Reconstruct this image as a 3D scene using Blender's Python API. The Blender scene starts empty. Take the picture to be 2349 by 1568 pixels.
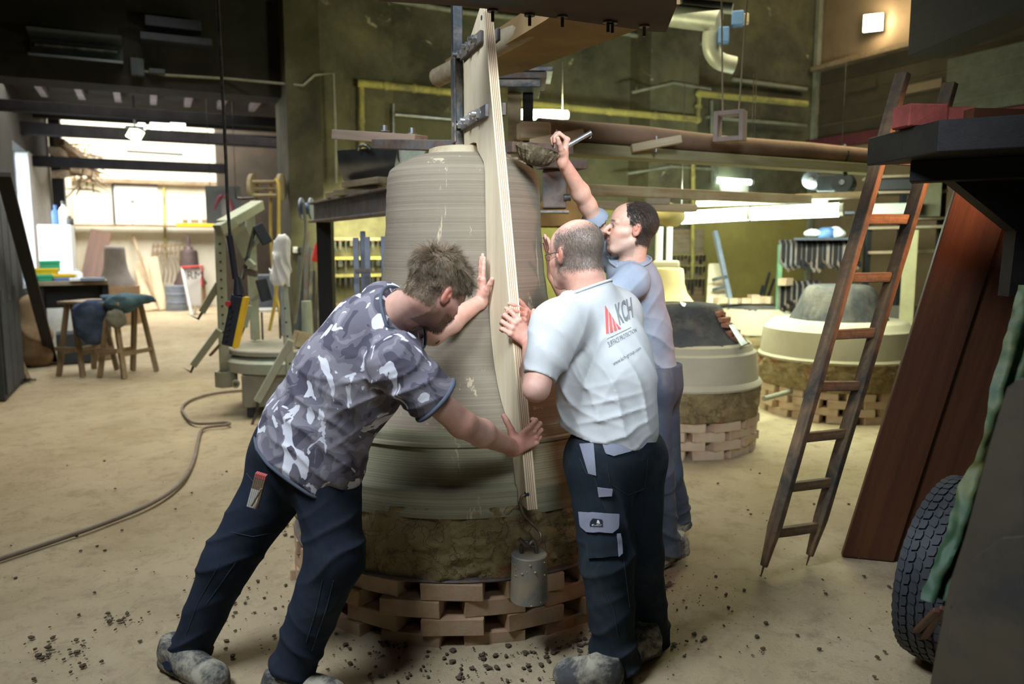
import bpy, bmesh, math, random
import numpy as np
from mathutils import Vector, Matrix, noise as mnoise
from mathutils.bvhtree import BVHTree
random.seed(7); np.random.seed(7)
SC = bpy.context.scene
C = SC.collection
V = Vector
# ------------------------------------------------------------------ camera (room axes: +Y runs along the left wall)
YAW = math.radians(25.1); PITCH = math.radians(6.96); FPX = 1770.0; CAMH = 1.52
cam_d = bpy.data.cameras.new('camera'); cam = bpy.data.objects.new('camera', cam_d); C.objects.link(cam)
cam_d.sensor_width = 36.0; cam_d.lens = FPX/2349*36.0
cam.location = (0, 0, CAMH); cam.rotation_euler = (math.radians(90)-PITCH, 0, -YAW)
cam_d.clip_start = 0.05; cam_d.clip_end = 200
cam_d.dof.use_dof = True; cam_d.dof.focus_distance = 3.05; cam_d.dof.aperture_fstop = 1.9
SC.camera = cam
FW = V((math.sin(YAW), math.cos(YAW), 0)); RT = V((math.cos(YAW), -math.sin(YAW), 0)); UP = V((0, 0, 1))
cP, sP = math.cos(PITCH), math.sin(PITCH)
def ray(x, y):
    a = (x-1174.5)/FPX; b = (784-y)/FPX
    return FW*(cP+b*sP) + RT*a + UP*(b*cP-sP)
CAMV = V((0, 0, CAMH))
def px(x, y, D):
    d = ray(x, y); return CAMV + d*(D/d.dot(FW))
def gz(x, y, z=0.0):
    d = ray(x, y); return CAMV + d*((z-CAMH)/d.z)
def on_v(x, y, v):
    d = ray(x, y); return CAMV + d*(v/d.y)
def on_u(x, y, u):
    d = ray(x, y); return CAMV + d*(u/d.x)
def rf(r, f, z):            # right / forward / height of the camera's ground point
    return RT*r + FW*f + UP*z
# ------------------------------------------------------------------ world, exposure
W_ = bpy.data.worlds.new('world'); SC.world = W_; W_.use_nodes = True
bg = W_.node_tree.nodes['Background']; bg.inputs[0].default_value = (0.50, 0.58, 0.62, 1); bg.inputs[1].default_value = 0.018
SC.view_settings.view_transform = 'Standard'; SC.view_settings.look = 'None'
SC.view_settings.exposure = 0.22; SC.view_settings.gamma = 1.0; SC.view_settings.use_curve_mapping = False
SC.cycles.use_denoising = True
SC.cycles.max_bounces = 6; SC.cycles.sample_clamp_indirect = 6.0
def area(name, loc, target, sx, sy, power, col, spread=None):
    l = bpy.data.lights.new(name, 'AREA'); l.shape = 'RECTANGLE'; l.size = sx; l.size_y = sy
    l.energy = power; l.color = col
    if spread: l.spread = spread
    o = bpy.data.objects.new(name, l); C.objects.link(o); o.location = loc
    o.rotation_euler = (V(target)-V(loc)).to_track_quat('-Z', 'Y').to_euler()
    return o
# roof light above the moulding pit, daylight from the hall on the left, green tubes further back
area('roof_light', rf(-2.1, 1.3, 4.3), rf(-0.15, 3.1, 0.8), 1.8, 1.0, 64, (0.84, 0.92, 1.0), math.radians(85))
area('front_fill_light', rf(0.55, 0.3, 3.05), rf(0.35, 3.3, 1.75), 0.9, 0.7, 17, (0.84, 0.92, 1.0), math.radians(48))  # added cool fill by the camera, brightens the raised arm under the timbers
area('hall_daylight', (0.1, 18.6, 5.4), (0.1, 21.0, 1.6), 2.8, 3.0, 680, (1.0, 0.98, 0.92))
area('hall_roof_light', (0.3, 12.5, 3.5), (0.1, 12.2, 0.0), 3.0, 4.5, 170, (1.0, 0.98, 0.90))
area('window_light', (-1.55, 11.2, 2.2), (1.5, 12.5, 0.9), 1.2, 0.6, 40, (0.8, 0.92, 1.0))
area('front_hall_light', (0.4, 7.6, 4.6), (0.2, 7.2, 0.0), 2.0, 2.0, 80, (1.0, 0.97, 0.86), math.radians(120))
area('rear_roof_light', rf(1.9, 6.4, 3.6), rf(1.7, 6.0, 0), 2.6, 1.6, 52, (1.0, 0.95, 0.62), math.radians(140))
area('long_tube_light', rf(2.45, 7.15, 1.85), rf(2.35, 7.1, 0), 1.9, 0.12, 60, (0.88, 1.0, 0.74))
area('long_tube_uplight', rf(2.45, 7.3, 2.05), rf(2.9, 9.6, 1.35), 1.9, 0.12, 95, (0.85, 1.0, 0.85))
area('bay_tube_light', rf(-1.62, 8.9, 1.93), rf(-1.70, 9.8, 0.9), 0.9, 0.1, 30, (1.0, 1.0, 0.6))
area('upper_tube_light', rf(0.25, 6.3, 2.62), rf(0.5, 8.5, 2.4), 0.6, 0.1, 50, (0.95, 1.0, 0.6))
area('warm_lamp', rf(2.45, 3.18, 2.0), rf(1.72, 3.44, 1.72), 0.2, 0.2, 5.0, (1.0, 0.42, 0.2), math.radians(70))
# ------------------------------------------------------------------ scene-graph helpers
WM = {}
def tag(o, label=None, cat=None, group=None, kind=None):
    if label: o['label'] = label
    if cat: o['category'] = cat
    if group: o['group'] = group
    if kind: o['kind'] = kind
    return o
def E(name, loc, label=None, cat=None, group=None):
    o = bpy.data.objects.new(name, None); C.objects.link(o); o.location = loc; o.empty_display_size = 0.1
    WM[o] = Matrix.Translation(V(loc)); return tag(o, label, cat, group)
def O(name, me, mat, parent=None, M=None, label=None, cat=None, group=None, kind=None):
    o = bpy.data.objects.new(name, me); C.objects.link(o)
    M = M or Matrix.Identity(4)
    if mat is not None and len(me.materials) == 0: me.materials.append(mat)
    if parent is not None:
        o.parent = parent; o.matrix_parent_inverse = WM[parent].inverted()
    o.matrix_basis = M; WM[o] = M
    return tag(o, label, cat, group, kind)
def bev(o, w=0.004, s=2):
    m = o.modifiers.new('bevel', 'BEVEL'); m.width = w; m.segments = s; m.limit_method = 'ANGLE'; return o
def frame(z, x=None):       # rotation matrix whose local Z is z and local X close to x
    z = V(z).normalized(); x = V(x) if x is not None else (V((1, 0, 0)) if abs(z.x) < 0.9 else V((0, 1, 0)))
    y = z.cross(x).normalized(); x = y.cross(z)
    return Matrix((x, y, z)).transposed()
class MB:
    def __init__(s): s.v = []; s.f = []
    def add(s, vs, fs):
        n = len(s.v); s.v += [tuple(v) for v in vs]; s.f += [tuple(i+n for i in f) for f in fs]; return s
    def box(s, c, size, R=None):
        c = V(c); h = V(size)/2; vs = []
        for dx in (-1, 1):
            for dy in (-1, 1):
                for dz in (-1, 1):
                    p = V((dx*h.x, dy*h.y, dz*h.z)); vs.append(c + (R @ p if R else p))
        return s.add(vs, [(0,1,3,2),(4,6,7,5),(0,4,5,1),(2,3,7,6),(0,2,6,4),(1,5,7,3)])
    def cyl(s, a, b, r1, r2=None, n=16, caps=True):
        a = V(a); b = V(b); r2 = r1 if r2 is None else r2; R = frame(b-a); vs = []
        for i in range(n):
            t = 2*math.pi*i/n; d = R @ V((math.cos(t), math.sin(t), 0)); vs += [a+d*r1, b+d*r2]
        fs = [(2*i, 2*((i+1) % n), 2*((i+1) % n)+1, 2*i+1) for i in range(n)]
        if caps: fs += [tuple(2*i for i in range(n))[::-1], tuple(2*i+1 for i in range(n))]
        return s.add(vs, fs)
    def tube(s, pts, r, n=8, smooth=0):
        pts = [V(p) for p in pts]
        if smooth:
            for _ in range(smooth):
                q = [pts[0]]
                for i in range(len(pts)-1): q += [pts[i]*0.75+pts[i+1]*0.25, pts[i]*0.25+pts[i+1]*0.75]
                pts = q + [pts[-1]]
        m = len(pts); rr = r if callable(r) else (lambda t: r); vs = []; prev = None
        for k, p in enumerate(pts):
            d = (pts[min(k+1, m-1)]-pts[max(k-1, 0)]).normalized()
            if prev is None: R = frame(d)
            else: R = frame(d, prev)
            prev = R.col[0]; q = rr(k/(m-1))
            for i in range(n):
                t = 2*math.pi*i/n; vs.append(p + R @ V((math.cos(t)*q, math.sin(t)*q, 0)))
        fs = [(k*n+i, k*n+(i+1) % n, (k+1)*n+(i+1) % n, (k+1)*n+i) for k in range(m-1) for i in range(n)]
        fs += [tuple(range(n))[::-1], tuple(range((m-1)*n, m*n))]
        return s.add(vs, fs)
    def lathe(s, prof, c, n=64, fn=None, axis=None):
        c = V(c); vs = []; m = len(prof); R = axis
        for i in range(n):
            t = 2*math.pi*i/n
            for (r, z) in prof:
                q = r + (fn(t, z, r) if fn else 0); p = V((math.cos(t)*q, math.sin(t)*q, z)); vs.append(c + (R @ p if R else p))
        fs = [(i*m+j, ((i+1) % n)*m+j, ((i+1) % n)*m+j+1, i*m+j+1) for i in range(n) for j in range(m-1)]
        return s.add(vs, fs)
    def prism(s, pts, d):
        n = len(pts); d = V(d); vs = [V(p) for p in pts] + [V(p)+d for p in pts]
        fs = [tuple(range(n))[::-1], tuple(range(n, 2*n))] + [(i, (i+1) % n, (i+1) % n+n, i+n) for i in range(n)]
        return s.add(vs, fs)
    def ball(s, c, r, n=10, sc=(1, 1, 1), R=None):
        c = V(c); vs = []; m = n
        for j in range(m+1):
            ph = math.pi*j/m
            for i in range(2*n):
                t = math.pi*i/n; p = V((math.sin(ph)*math.cos(t)*r*sc[0], math.sin(ph)*math.sin(t)*r*sc[1], math.cos(ph)*r*sc[2]))
                vs.append(c + (R @ p if R else p))
        fs = [(j*2*n+i, (j+1)*2*n+i, (j+1)*2*n+(i+1) % (2*n), j*2*n+(i+1) % (2*n)) for j in range(m) for i in range(2*n)]
        return s.add(vs, fs)
    def sheet(s, grid, th=0.0):     # grid of points; optional thickness
        h = len(grid); w = len(grid[0]); P = [V(p) for row in grid for p in row]
        fs = [(j*w+i, j*w+i+1, (j+1)*w+i+1, (j+1)*w+i) for j in range(h-1) for i in range(w-1)]
        if not th: return s.add(P, fs)
        n = len(P); N = [V((0, 0, 0)) for _ in P]
        for f in fs:
            nn = (P[f[1]]-P[f[0]]).cross(P[f[2]]-P[f[0]])
            for i in f: N[i] += nn
        Q = [p - nn.normalized()*th for p, nn in zip(P, N)]
        f2 = [tuple(i+n for i in f[::-1]) for f in fs]; e = []
        b = [i for i in range(w)] + [j*w+w-1 for j in range(1, h)] + [(h-1)*w+i for i in range(w-2, -1, -1)] + [j*w for j in range(h-2, 0, -1)]
        for k in range(len(b)): i, j = b[k], b[(k+1) % len(b)]; e.append((j, i, i+n, j+n))
        return s.add(P+Q, fs+f2+e)
    def mesh(s, name='m', smooth=None):
        me = bpy.data.meshes.new(name); me.from_pydata([tuple(v) for v in s.v], [], s.f)
        bm = bmesh.new(); bm.from_mesh(me); bmesh.ops.remove_doubles(bm, verts=bm.verts, dist=1e-6)
        bmesh.ops.recalc_face_normals(bm, faces=bm.faces); bm.to_mesh(me); bm.free()
        if smooth is not None:
            me.polygons.foreach_set('use_smooth', [True]*len(me.polygons)); me.set_sharp_from_angle(angle=math.radians(smooth))
        me.update(); return me
    def build(s, name, mat, parent=None, smooth=None, bevel=0, **kw):
        o = O(name, s.mesh(name, smooth), mat, parent, **kw)
        if bevel: bev(o, bevel)
        return o
def beam_me(a, b, w, h, up=UP, jit=0.0, n=1):
    """mesh with its length along local X, plus its matrix"""
    a = V(a); b = V(b); L = (b-a).length; x = (b-a).normalized(); u = V(up)
    y = u.cross(x); y = y.normalized() if y.length > 1e-4 else V((0, 1, 0)); z = x.cross(y)
    M = Matrix((x, y, z)).transposed().to_4x4(); M.translation = (a+b)/2
    m = MB(); k = n+1; vs = []
    for i in range(k):
        xx = -L/2+L*i/n
        for (sy, sz) in ((-1, -1), (1, -1), (1, 1), (-1, 1)):
            vs.append((xx, sy*w/2+random.uniform(-jit, jit), sz*h/2+random.uniform(-jit, jit)))
    fs = [(i*4+j, i*4+(j+1) % 4, (i+1)*4+(j+1) % 4, (i+1)*4+j) for i in range(n) for j in range(4)]
    fs += [(3, 2, 1, 0), (n*4, n*4+1, n*4+2, n*4+3)]
    m.add(vs, fs); return m.mesh('beam'), M
def beam(name, a, b, w, h, mat, parent=None, up=UP, bevel=0.004, jit=0.0, n=1, **kw):
    me, M = beam_me(a, b, w, h, up, jit, n); o = O(name, me, mat, parent, M, **kw)
    if bevel: bev(o, bevel)
    return o
# ------------------------------------------------------------------ materials
def ncoord(nt, stretch=(1, 1, 1), src='Object'):
    tc = nt.nodes.new('ShaderNodeTexCoord'); mp = nt.nodes.new('ShaderNodeMapping'); mp.inputs['Scale'].default_value = stretch
    nt.links.new(tc.outputs[src], mp.inputs['Vector']); return mp.outputs['Vector']
def nnoise(nt, vec, scale, detail=5, rough=0.6, dist=0.0):
    n = nt.nodes.new('ShaderNodeTexNoise'); n.inputs['Scale'].default_value = scale; n.inputs['Detail'].default_value = detail
    n.inputs['Roughness'].default_value = rough; n.inputs['Distortion'].default_value = dist
    nt.links.new(vec, n.inputs['Vector']); return n.outputs['Fac']
def nramp(nt, fac, stops, interp='LINEAR'):
    r = nt.nodes.new('ShaderNodeValToRGB'); r.color_ramp.interpolation = interp; e = r.color_ramp.elements
    while len(e) < len(stops): e.new(0.5)
    for i, (p, c) in enumerate(stops): e[i].position = p; e[i].color = (c[0], c[1], c[2], 1)
    nt.links.new(fac, r.inputs['Fac']); return r.outputs['Color']
def nmix(nt, fac, a, b, mode='MIX'):
    m = nt.nodes.new('ShaderNodeMix'); m.data_type = 'RGBA'; m.blend_type = mode
    for v, i in ((fac, 0), (a, 6), (b, 7)):
        if isinstance(v, (int, float)): m.inputs[i].default_value = v
        elif isinstance(v, tuple): m.inputs[i].default_value = (v[0], v[1], v[2], 1)
        else: nt.links.new(v, m.inputs[i])
    return m.outputs[2]
def nbump(nt, h, strength, dist=0.01):
    b = nt.nodes.new('ShaderNodeBump'); b.inputs['Strength'].default_value = strength; b.inputs['Distance'].default_value = dist
    nt.links.new(h, b.inputs['Height']); return b.outputs['Normal']
def newmat(name):
    m = bpy.data.materials.new(name); m.use_nodes = True; nt = m.node_tree; return m, nt, nt.nodes['Principled BSDF']
def mat(name, c1, c2=None, scale=4, rough=0.8, metal=0.0, bump=0.3, bscale=40, stretch=(1, 1, 1), dirt=None, dscale=1.3, dpos=(0.45, 0.65), bdist=0.004, detail=6, spec=0.3):
    m, nt, P = newmat(name); vec = ncoord(nt, stretch); c2 = c2 or tuple(x*0.6 for x in c1)
    col = nramp(nt, nnoise(nt, vec, scale, detail, 0.65), [(0.3, c2), (0.7, c1)])
    if dirt:
        v2 = ncoord(nt); f = nramp(nt, nnoise(nt, v2, dscale, 8, 0.7, 0.4), [(dpos[0], (0, 0, 0)), (dpos[1], (1, 1, 1))])
        col = nmix(nt, f, col, dirt)
    nt.links.new(col, P.inputs['Base Color']); P.inputs['Roughness'].default_value = rough; P.inputs['Metallic'].default_value = metal
    P.inputs['Specular IOR Level'].default_value = spec
    if bump: nt.links.new(nbump(nt, nnoise(nt, vec, bscale, 8, 0.7), bump, bdist), P.inputs['Normal'])
    return m
def emis(name, col, s):
    m, nt, P = newmat(name); P.inputs['Base Color'].default_value = (0.8, 0.8, 0.8, 1)
    P.inputs['Emission Color'].default_value = (*col, 1); P.inputs['Emission Strength'].default_value = s; return m
M_ = {}
M_['iron'] = mat('dark_iron', (0.10, 0.11, 0.12), (0.03, 0.035, 0.04), 6, 0.45, 0.7, 0.3, 30, dirt=(0.22, 0.18, 0.13), dscale=5)
M_['steel'] = mat('zinc_steel', (0.50, 0.52, 0.53), (0.30, 0.31, 0.32), 12, 0.35, 0.85, 0.15, 60)
M_['ruststeel'] = mat('rusty_steel', (0.20, 0.14, 0.10), (0.09, 0.07, 0.06), 10, 0.7, 0.3, 0.4, 50, dirt=(0.16, 0.16, 0.17), dscale=8)
M_['oldwood'] = mat('old_wood', (0.36, 0.25, 0.15), (0.13, 0.085, 0.05), 3, 0.85, 0, 0.6, 12, (0.6, 9, 9), dirt=(0.33, 0.28, 0.19), dscale=2)
M_['dustywood'] = mat('dusty_wood', (0.46, 0.38, 0.25), (0.27, 0.20, 0.12), 3, 0.9, 0, 0.5, 12, (0.6, 9, 9), dirt=(0.42, 0.37, 0.26), dscale=2)
M_['palewood'] = mat('pale_wood', (0.60, 0.50, 0.33), (0.42, 0.33, 0.2), 3, 0.85, 0, 0.3, 12, (0.6, 9, 9))
M_['ladder'] = mat('ladder_wood', (0.27, 0.17, 0.09), (0.10, 0.065, 0.038), 3, 0.7, 0, 0.5, 14, (0.7, 14, 14), dirt=(0.045, 0.042, 0.036), dscale=3.2, dpos=(0.42, 0.62))
M_['darkwood'] = mat('dark_stained_wood', (0.017, 0.016, 0.016), (0.008, 0.008, 0.009), 3, 0.6, 0, 0.4, 14, (0.7, 10, 10))
M_['redplank'] = mat('red_brown_plank', (0.11, 0.042, 0.018), (0.05, 0.019, 0.010), 2.5, 0.55, 0, 0.25, 10, (0.35, 6, 6), spec=0.35)
M_['brick'] = mat('dusty_brick', (0.50, 0.33, 0.20), (0.34, 0.21, 0.125), 7, 0.95, 0, 0.6, 60, dirt=(0.44, 0.34, 0.22), dscale=6, bdist=0.006)
M_['palebrick'] = mat('pale_brick', (0.60, 0.44, 0.30), (0.44, 0.30, 0.19), 7, 0.95, 0, 0.5, 60, dirt=(0.5, 0.42, 0.3), dscale=6)
M_['redbrick'] = mat('red_brick', (0.30, 0.07, 0.055), (0.16, 0.04, 0.035), 9, 0.95, 0, 0.7, 50)
M_['sootsteel'] = mat('sooty_steel', (0.022, 0.020, 0.021), (0.012, 0.011, 0.012), 4, 0.95, 0, 0.2, 20, spec=0.1)
M_['greenpaint'] = mat('grey_green_paint', (0.44, 0.48, 0.38), (0.32, 0.36, 0.28), 5, 0.6, 0.1, 0.2, 30, dirt=(0.38, 0.35, 0.26), dscale=4)
M_['dust'] = mat('dusty_top', (0.40, 0.38, 0.31), (0.31, 0.29, 0.23), 5, 0.95, 0, 0.3, 60)
M_['black'] = mat('black_plastic', (0.03, 0.035, 0.045), (0.02, 0.022, 0.03), 8, 0.5, 0, 0.1, 40)
M_['rubber'] = mat('tyre_rubber', (0.050, 0.056, 0.066), (0.028, 0.032, 0.038), 9, 0.6, 0, 0.2, 70, dirt=(0.12, 0.11, 0.10), dscale=5, dpos=(0.55, 0.8))
M_['yellow'] = mat('yellow_paint', (0.85, 0.55, 0.03), (0.75, 0.45, 0.02), 8, 0.5, 0, 0.05, 40)
M_['red'] = mat('red_paint', (0.6, 0.05, 0.04), (0.45, 0.03, 0.03), 8, 0.5, 0, 0.05, 40)
M_['white'] = mat('white_cloth', (0.9, 0.9, 0.88), (0.78, 0.79, 0.78), 14, 0.9, 0, 0.3, 90)
M_['whitewall'] = mat('white_wash', (0.75, 0.72, 0.60), (0.62, 0.57, 0.44), 1.2, 0.9, 0, 0.1, 12, dirt=(0.5, 0.42, 0.28), dscale=0.8, dpos=(0.55, 0.85))
M_['blue'] = mat('blue_plastic', (0.12, 0.22, 0.45), (0.08, 0.16, 0.35), 8, 0.6, 0, 0.1, 40)
M_['bluegrey'] = mat('blue_grey_metal', (0.25, 0.29, 0.36), (0.18, 0.2, 0.26), 8, 0.6, 0.2, 0.1, 40)
M_['pipeyellow'] = mat('old_yellow_pipe', (0.55, 0.47, 0.12), (0.36, 0.31, 0.1), 6, 0.7, 0, 0.2, 30, dirt=(0.2, 0.17, 0.09), dscale=3)
M_['pipegrey'] = mat('grey_pipe', (0.34, 0.34, 0.26), (0.2, 0.2, 0.15), 6, 0.7, 0.1, 0.2, 30)
M_['sootwall'] = mat('sooty_plaster', (0.12, 0.11, 0.06), (0.06, 0.055, 0.032), 1.6, 0.95, 0, 0.4, 8, dirt=(0.035, 0.033, 0.022), dscale=0.7, bdist=0.01)
def wall_mat(name, a, b, dark, chip):
    m, nt, P = newmat(name); v = ncoord(nt)
    col = nramp(nt, nnoise(nt, v, 1.1, 8, 0.65, 0.5), [(0.3, b), (0.65, a)])
    col = nmix(nt, nramp(nt, nnoise(nt, v, 0.55, 6, 0.7), [(0.42, (0, 0, 0)), (0.62, (1, 1, 1))]), col, dark)
    f2 = nramp(nt, nnoise(nt, v, 2.3, 8, 0.75, 0.8), [(0.635, (0, 0, 0)), (0.67, (1, 1, 1))])
    col = nmix(nt, f2, col, chip); nt.links.new(col, P.inputs['Base Color']); P.inputs['Roughness'].default_value = 0.93
    nt.links.new(nbump(nt, nnoise(nt, v, 7, 8, 0.7), 0.4, 0.02), P.inputs['Normal']); return m
M_['backwall'] = wall_mat('stained_plaster', (0.19, 0.17, 0.09), (0.10, 0.092, 0.05), (0.05, 0.046, 0.03), (0.42, 0.38, 0.24))
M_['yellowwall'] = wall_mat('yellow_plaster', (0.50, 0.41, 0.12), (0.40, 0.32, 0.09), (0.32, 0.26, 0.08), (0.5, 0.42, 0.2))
M_['brightyellow'] = wall_mat('lit_yellow_plaster', (0.55, 0.52, 0.16), (0.42, 0.38, 0.1), (0.25, 0.22, 0.06), (0.65, 0.62, 0.35))  # yellow lamplight on the plaster is put into this colour
def floor_mat():
    m, nt, P = newmat('earth_floor'); v = ncoord(nt)
    col = nramp(nt, nnoise(nt, v, 1.2, 10, 0.65, 0.3), [(0.32, (0.41, 0.325, 0.205)), (0.68, (0.56, 0.46, 0.31))])
    col = nmix(nt, nramp(nt, nnoise(nt, v, 7, 10, 0.75, 0.5), [(0.5, (0, 0, 0)), (0.75, (1, 1, 1))]), col, (0.32, 0.25, 0.16))
    col = nmix(nt, nramp(nt, nnoise(nt, v, 42, 8, 0.8, 0.2), [(0.60, (0, 0, 0)), (0.66, (1, 1, 1))]), col, (0.15, 0.11, 0.07))
    col = nmix(nt, nramp(nt, nnoise(nt, v, 3.1, 8, 0.7, 0.2), [(0.6, (0, 0, 0)), (0.72, (0.6, 0.6, 0.6))]), col, (0.28, 0.17, 0.13))
    nt.links.new(col, P.inputs['Base Color']); P.inputs['Roughness'].default_value = 0.95; P.inputs['Specular IOR Level'].default_value = 0.15
    h = nmix(nt, 0.5, nnoise(nt, v, 9, 10, 0.75), nnoise(nt, v, 60, 6, 0.8)); nt.links.new(nbump(nt, h, 0.9, 0.018), P.inputs['Normal']); return m
M_['floor'] = floor_mat()
# ------------------------------------------------------------------ signed-distance modelling for bodies and cloth
def A3(v): return np.array(tuple(v), dtype=np.float32)
class SDF:
    def __init__(s): s.p = []; s.disp = None; s.dmax = 0.0
    def cone(s, a, b, ra, rb=None, k=0.02, flat=None, fd=None, op=1):
        rb = ra if rb is None else rb; a = A3(a); b = A3(b); f = None
        if flat is not None: f = (A3(V(fd).normalized()), float(flat))
        R = max(ra, rb)*max(1.0, flat or 1.0)
        s.p.append(('c', (a, b, ra, rb, f), (a+b)/2, float(np.linalg.norm(b-a))/2+R, k, op)); return s
    def ell(s, c, r, Rm=None, k=0.02, op=1):
        c = A3(c); Rm = np.array(Rm, dtype=np.float32) if Rm is not None else np.eye(3, dtype=np.float32)
        s.p.append(('e', (c, np.array(r, dtype=np.float32), Rm), c, float(max(r)), k, op)); return s
    def cut(s, c, n, rad):          # removes what lies beyond the plane, inside a ball
        c = A3(c); n = A3(V(n).normalized()); s.p.append(('p', (c, n, rad), c, rad, 0, 0)); return s
    @staticmethod
    def one(kind, a, P):
        if kind == 'c':
            p0, p1, r0, r1, f = a; ba = p1-p0; L = max(float(ba @ ba), 1e-9); pa = P-p0
            h = np.clip((pa @ ba)/L, 0, 1); q = pa - h[:, None]*ba
            if f is not None: q = q + (q @ f[0])[:, None]*f[0]*(1/f[1]-1)
            d = np.sqrt((q*q).sum(1)) - (r0+(r1-r0)*h)
            if f is not None and f[1] < 1: d = d*(0.5+0.5*f[1])
            return d
        if kind == 'e':
            c, r, Rm = a; q = (P-c) @ Rm; k0 = np.sqrt(((q/r)**2).sum(1)); k1 = np.sqrt(((q/(r*r))**2).sum(1))
            return k0*(k0-1)/np.maximum(k1, 1e-6)
    def ev(s, P, cen, brad, blk, nb, disp=True):
        d = np.full(len(P), 1.0, dtype=np.float32); S = len(P)//nb; D2 = d.reshape(nb, S); P2 = P.reshape(nb, S, 3)
        cuts = [q for q in s.p if q[0] == 'p']
        for kind, a, c, r, k, op in s.p:
            if kind == 'p': continue
            m = ((cen-c)**2).sum(1) < (r+brad+k+0.03)**2
            if not m.any(): continue
            x = s.one(kind, a, P2[m].reshape(-1, 3)); o = D2[m].reshape(-1)
            if op < 0:
                x = -x
                if k > 0:
                    h = np.clip(0.5+0.5*(x-o)/k, 0, 1); n = o*(1-h)+x*h + k*h*(1-h)
                else: n = np.maximum(o, x)
            else:
                if k > 0:
                    h = np.clip(0.5+0.5*(x-o)/k, 0, 1); n = x*(1-h)+o*h - k*h*(1-h)
                else: n = np.minimum(o, x)
            D2[m] = n.reshape(-1, S)
        if disp and s.disp is not None: D2 -= s.disp(P).reshape(nb, S)
        for kind, a, c, r, k, op in cuts:
            m = ((cen-c)**2).sum(1) < (r+brad)**2
            if not m.any(): continue
            q = P2[m].reshape(-1, 3)-a[0]; x = q @ a[1]; w = np.sqrt((q*q).sum(1)) < a[2]; o = D2[m].reshape(-1)
            D2[m] = np.where(w, np.maximum(o, x), o).reshape(-1, S)
        return D2
    def mesh(s, name, vox, col=None, B=8):
        lo = np.min([q[2]-q[3] for q in s.p if q[0] != 'p'], axis=0)-0.06; hi = np.max([q[2]+q[3] for q in s.p if q[0] != 'p'], axis=0)+0.06
        bs = B*vox; n = np.ceil((hi-lo)/bs).astype(int)
        g = np.stack(np.meshgrid(*[np.arange(k) for k in n], indexing='ij'), -1).reshape(-1, 3); cen = (lo+(g+0.5)*bs).astype(np.float32)
        # keep blocks near any primitive, then near the surface
        keep = np.zeros(len(g), bool); br = bs*0.87
        for q in s.p:
            if q[0] != 'p': keep |= ((cen-q[2])**2).sum(1) < (q[3]+br+0.02)**2
        g = g[keep]; cen = cen[keep]
        d = s.ev(cen, cen, br, None, len(cen), False)[:, 0]; kk = np.abs(d) < br*1.5+s.dmax+0.004
        g = g[kk]; cen = cen[kk]; S = B+1; loc = np.stack(np.meshgrid(*[np.arange(S)]*3, indexing='ij'), -1).reshape(-1, 3)
        verts = []; keys = []; quads = []
        CH = 600
        for st in range(0, len(g), CH):
            gg = g[st:st+CH]; cc = cen[st:st+CH]; nb = len(gg)
            gi = (gg[:, None, :]*B+loc[None]).reshape(-1, 3); P = (lo+gi*vox).astype(np.float32)
            F = s.ev(P, cc, br, None, nb).reshape(nb, S, S, S); sg = F < 0
            corners = [(i, j, k) for i in (0, 1) for j in (0, 1) for k in (0, 1)]
            cs = np.stack([sg[:, i:i+B, j:j+B, k:k+B] for i, j, k in corners], -1); act = cs.any(-1) & ~cs.all(-1)
            idx = np.argwhere(act)
            if len(idx) == 0: continue
            fv = np.stack([F[:, i:i+B, j:j+B, k:k+B][act] for i, j, k in corners], -1)
            ca = np.array(corners, dtype=np.float32); acc = np.zeros((len(idx), 3), np.float32); cnt = np.zeros(len(idx), np.float32)
            for a in range(8):
                for b in range(a+1, 8):
                    if abs(ca[a]-ca[b]).sum() == 1:
                        x = (fv[:, a] < 0) != (fv[:, b] < 0); t = np.where(x, fv[:, a]/np.where(x, fv[:, a]-fv[:, b], 1), 0)
                        acc += np.where(x[:, None], ca[a]+(ca[b]-ca[a])*t[:, None], 0); cnt += x
            base = gg[idx[:, 0]]*B + idx[:, 1:]; verts.append(lo + (base+acc/cnt[:, None])*vox)
            K = lambda q: ((q[:, 0].astype(np.int64)+4)*8192+(q[:, 1]+4))*8192+(q[:, 2]+4)
            keys.append(K(base))
            for ax in range(3):
                sl0 = [slice(None)]+[slice(0, B)]*3; sl1 = list(sl0); sl1[ax+1] = slice(1, B+1)
                s0 = sg[tuple(sl0)]; s1 = sg[tuple(sl1)]; x = np.argwhere(s0 != s1)
                if len(x) == 0: continue
                inside = s0[tuple(x.T)]; b0 = gg[x[:, 0]]*B+x[:, 1:]; u = (ax+1) % 3; w = (ax+2) % 3
                du = np.zeros(3, int); du[u] = 1; dw = np.zeros(3, int); dw[w] = 1
                q = np.stack([K(b0-du-dw), K(b0-dw), K(b0), K(b0-du)], 1); q[~inside] = q[~inside][:, ::-1]; quads.append(q)
        vv = np.concatenate(verts); kk = np.concatenate(keys); qq = np.concatenate(quads)
        o = np.argsort(kk); kk = kk[o]; vv = vv[o]; pos = np.clip(np.searchsorted(kk, qq), 0, len(kk)-1); ok = (kk[pos] == qq).all(1); F = pos[ok]
        me = bpy.data.meshes.new(name); me.vertices.add(len(vv)); me.vertices.foreach_set('co', vv.astype(np.float32).ravel())
        me.loops.add(len(F)*4); me.loops.foreach_set('vertex_index', F.astype(np.int32).ravel())
        me.polygons.add(len(F)); me.polygons.foreach_set('loop_start', np.arange(0, len(F)*4, 4, dtype=np.int32))
        me.polygons.foreach_set('use_smooth', np.ones(len(F), bool)); me.update(calc_edges=True); me.validate()
        if col is not None:
            at = me.color_attributes.new('Col', 'FLOAT_COLOR', 'POINT'); c = np.ones((len(vv), 4), np.float32); c[:, :3] = col(vv.astype(np.float32)); at.data.foreach_set('color', c.ravel())
        return me, vv, F
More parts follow.
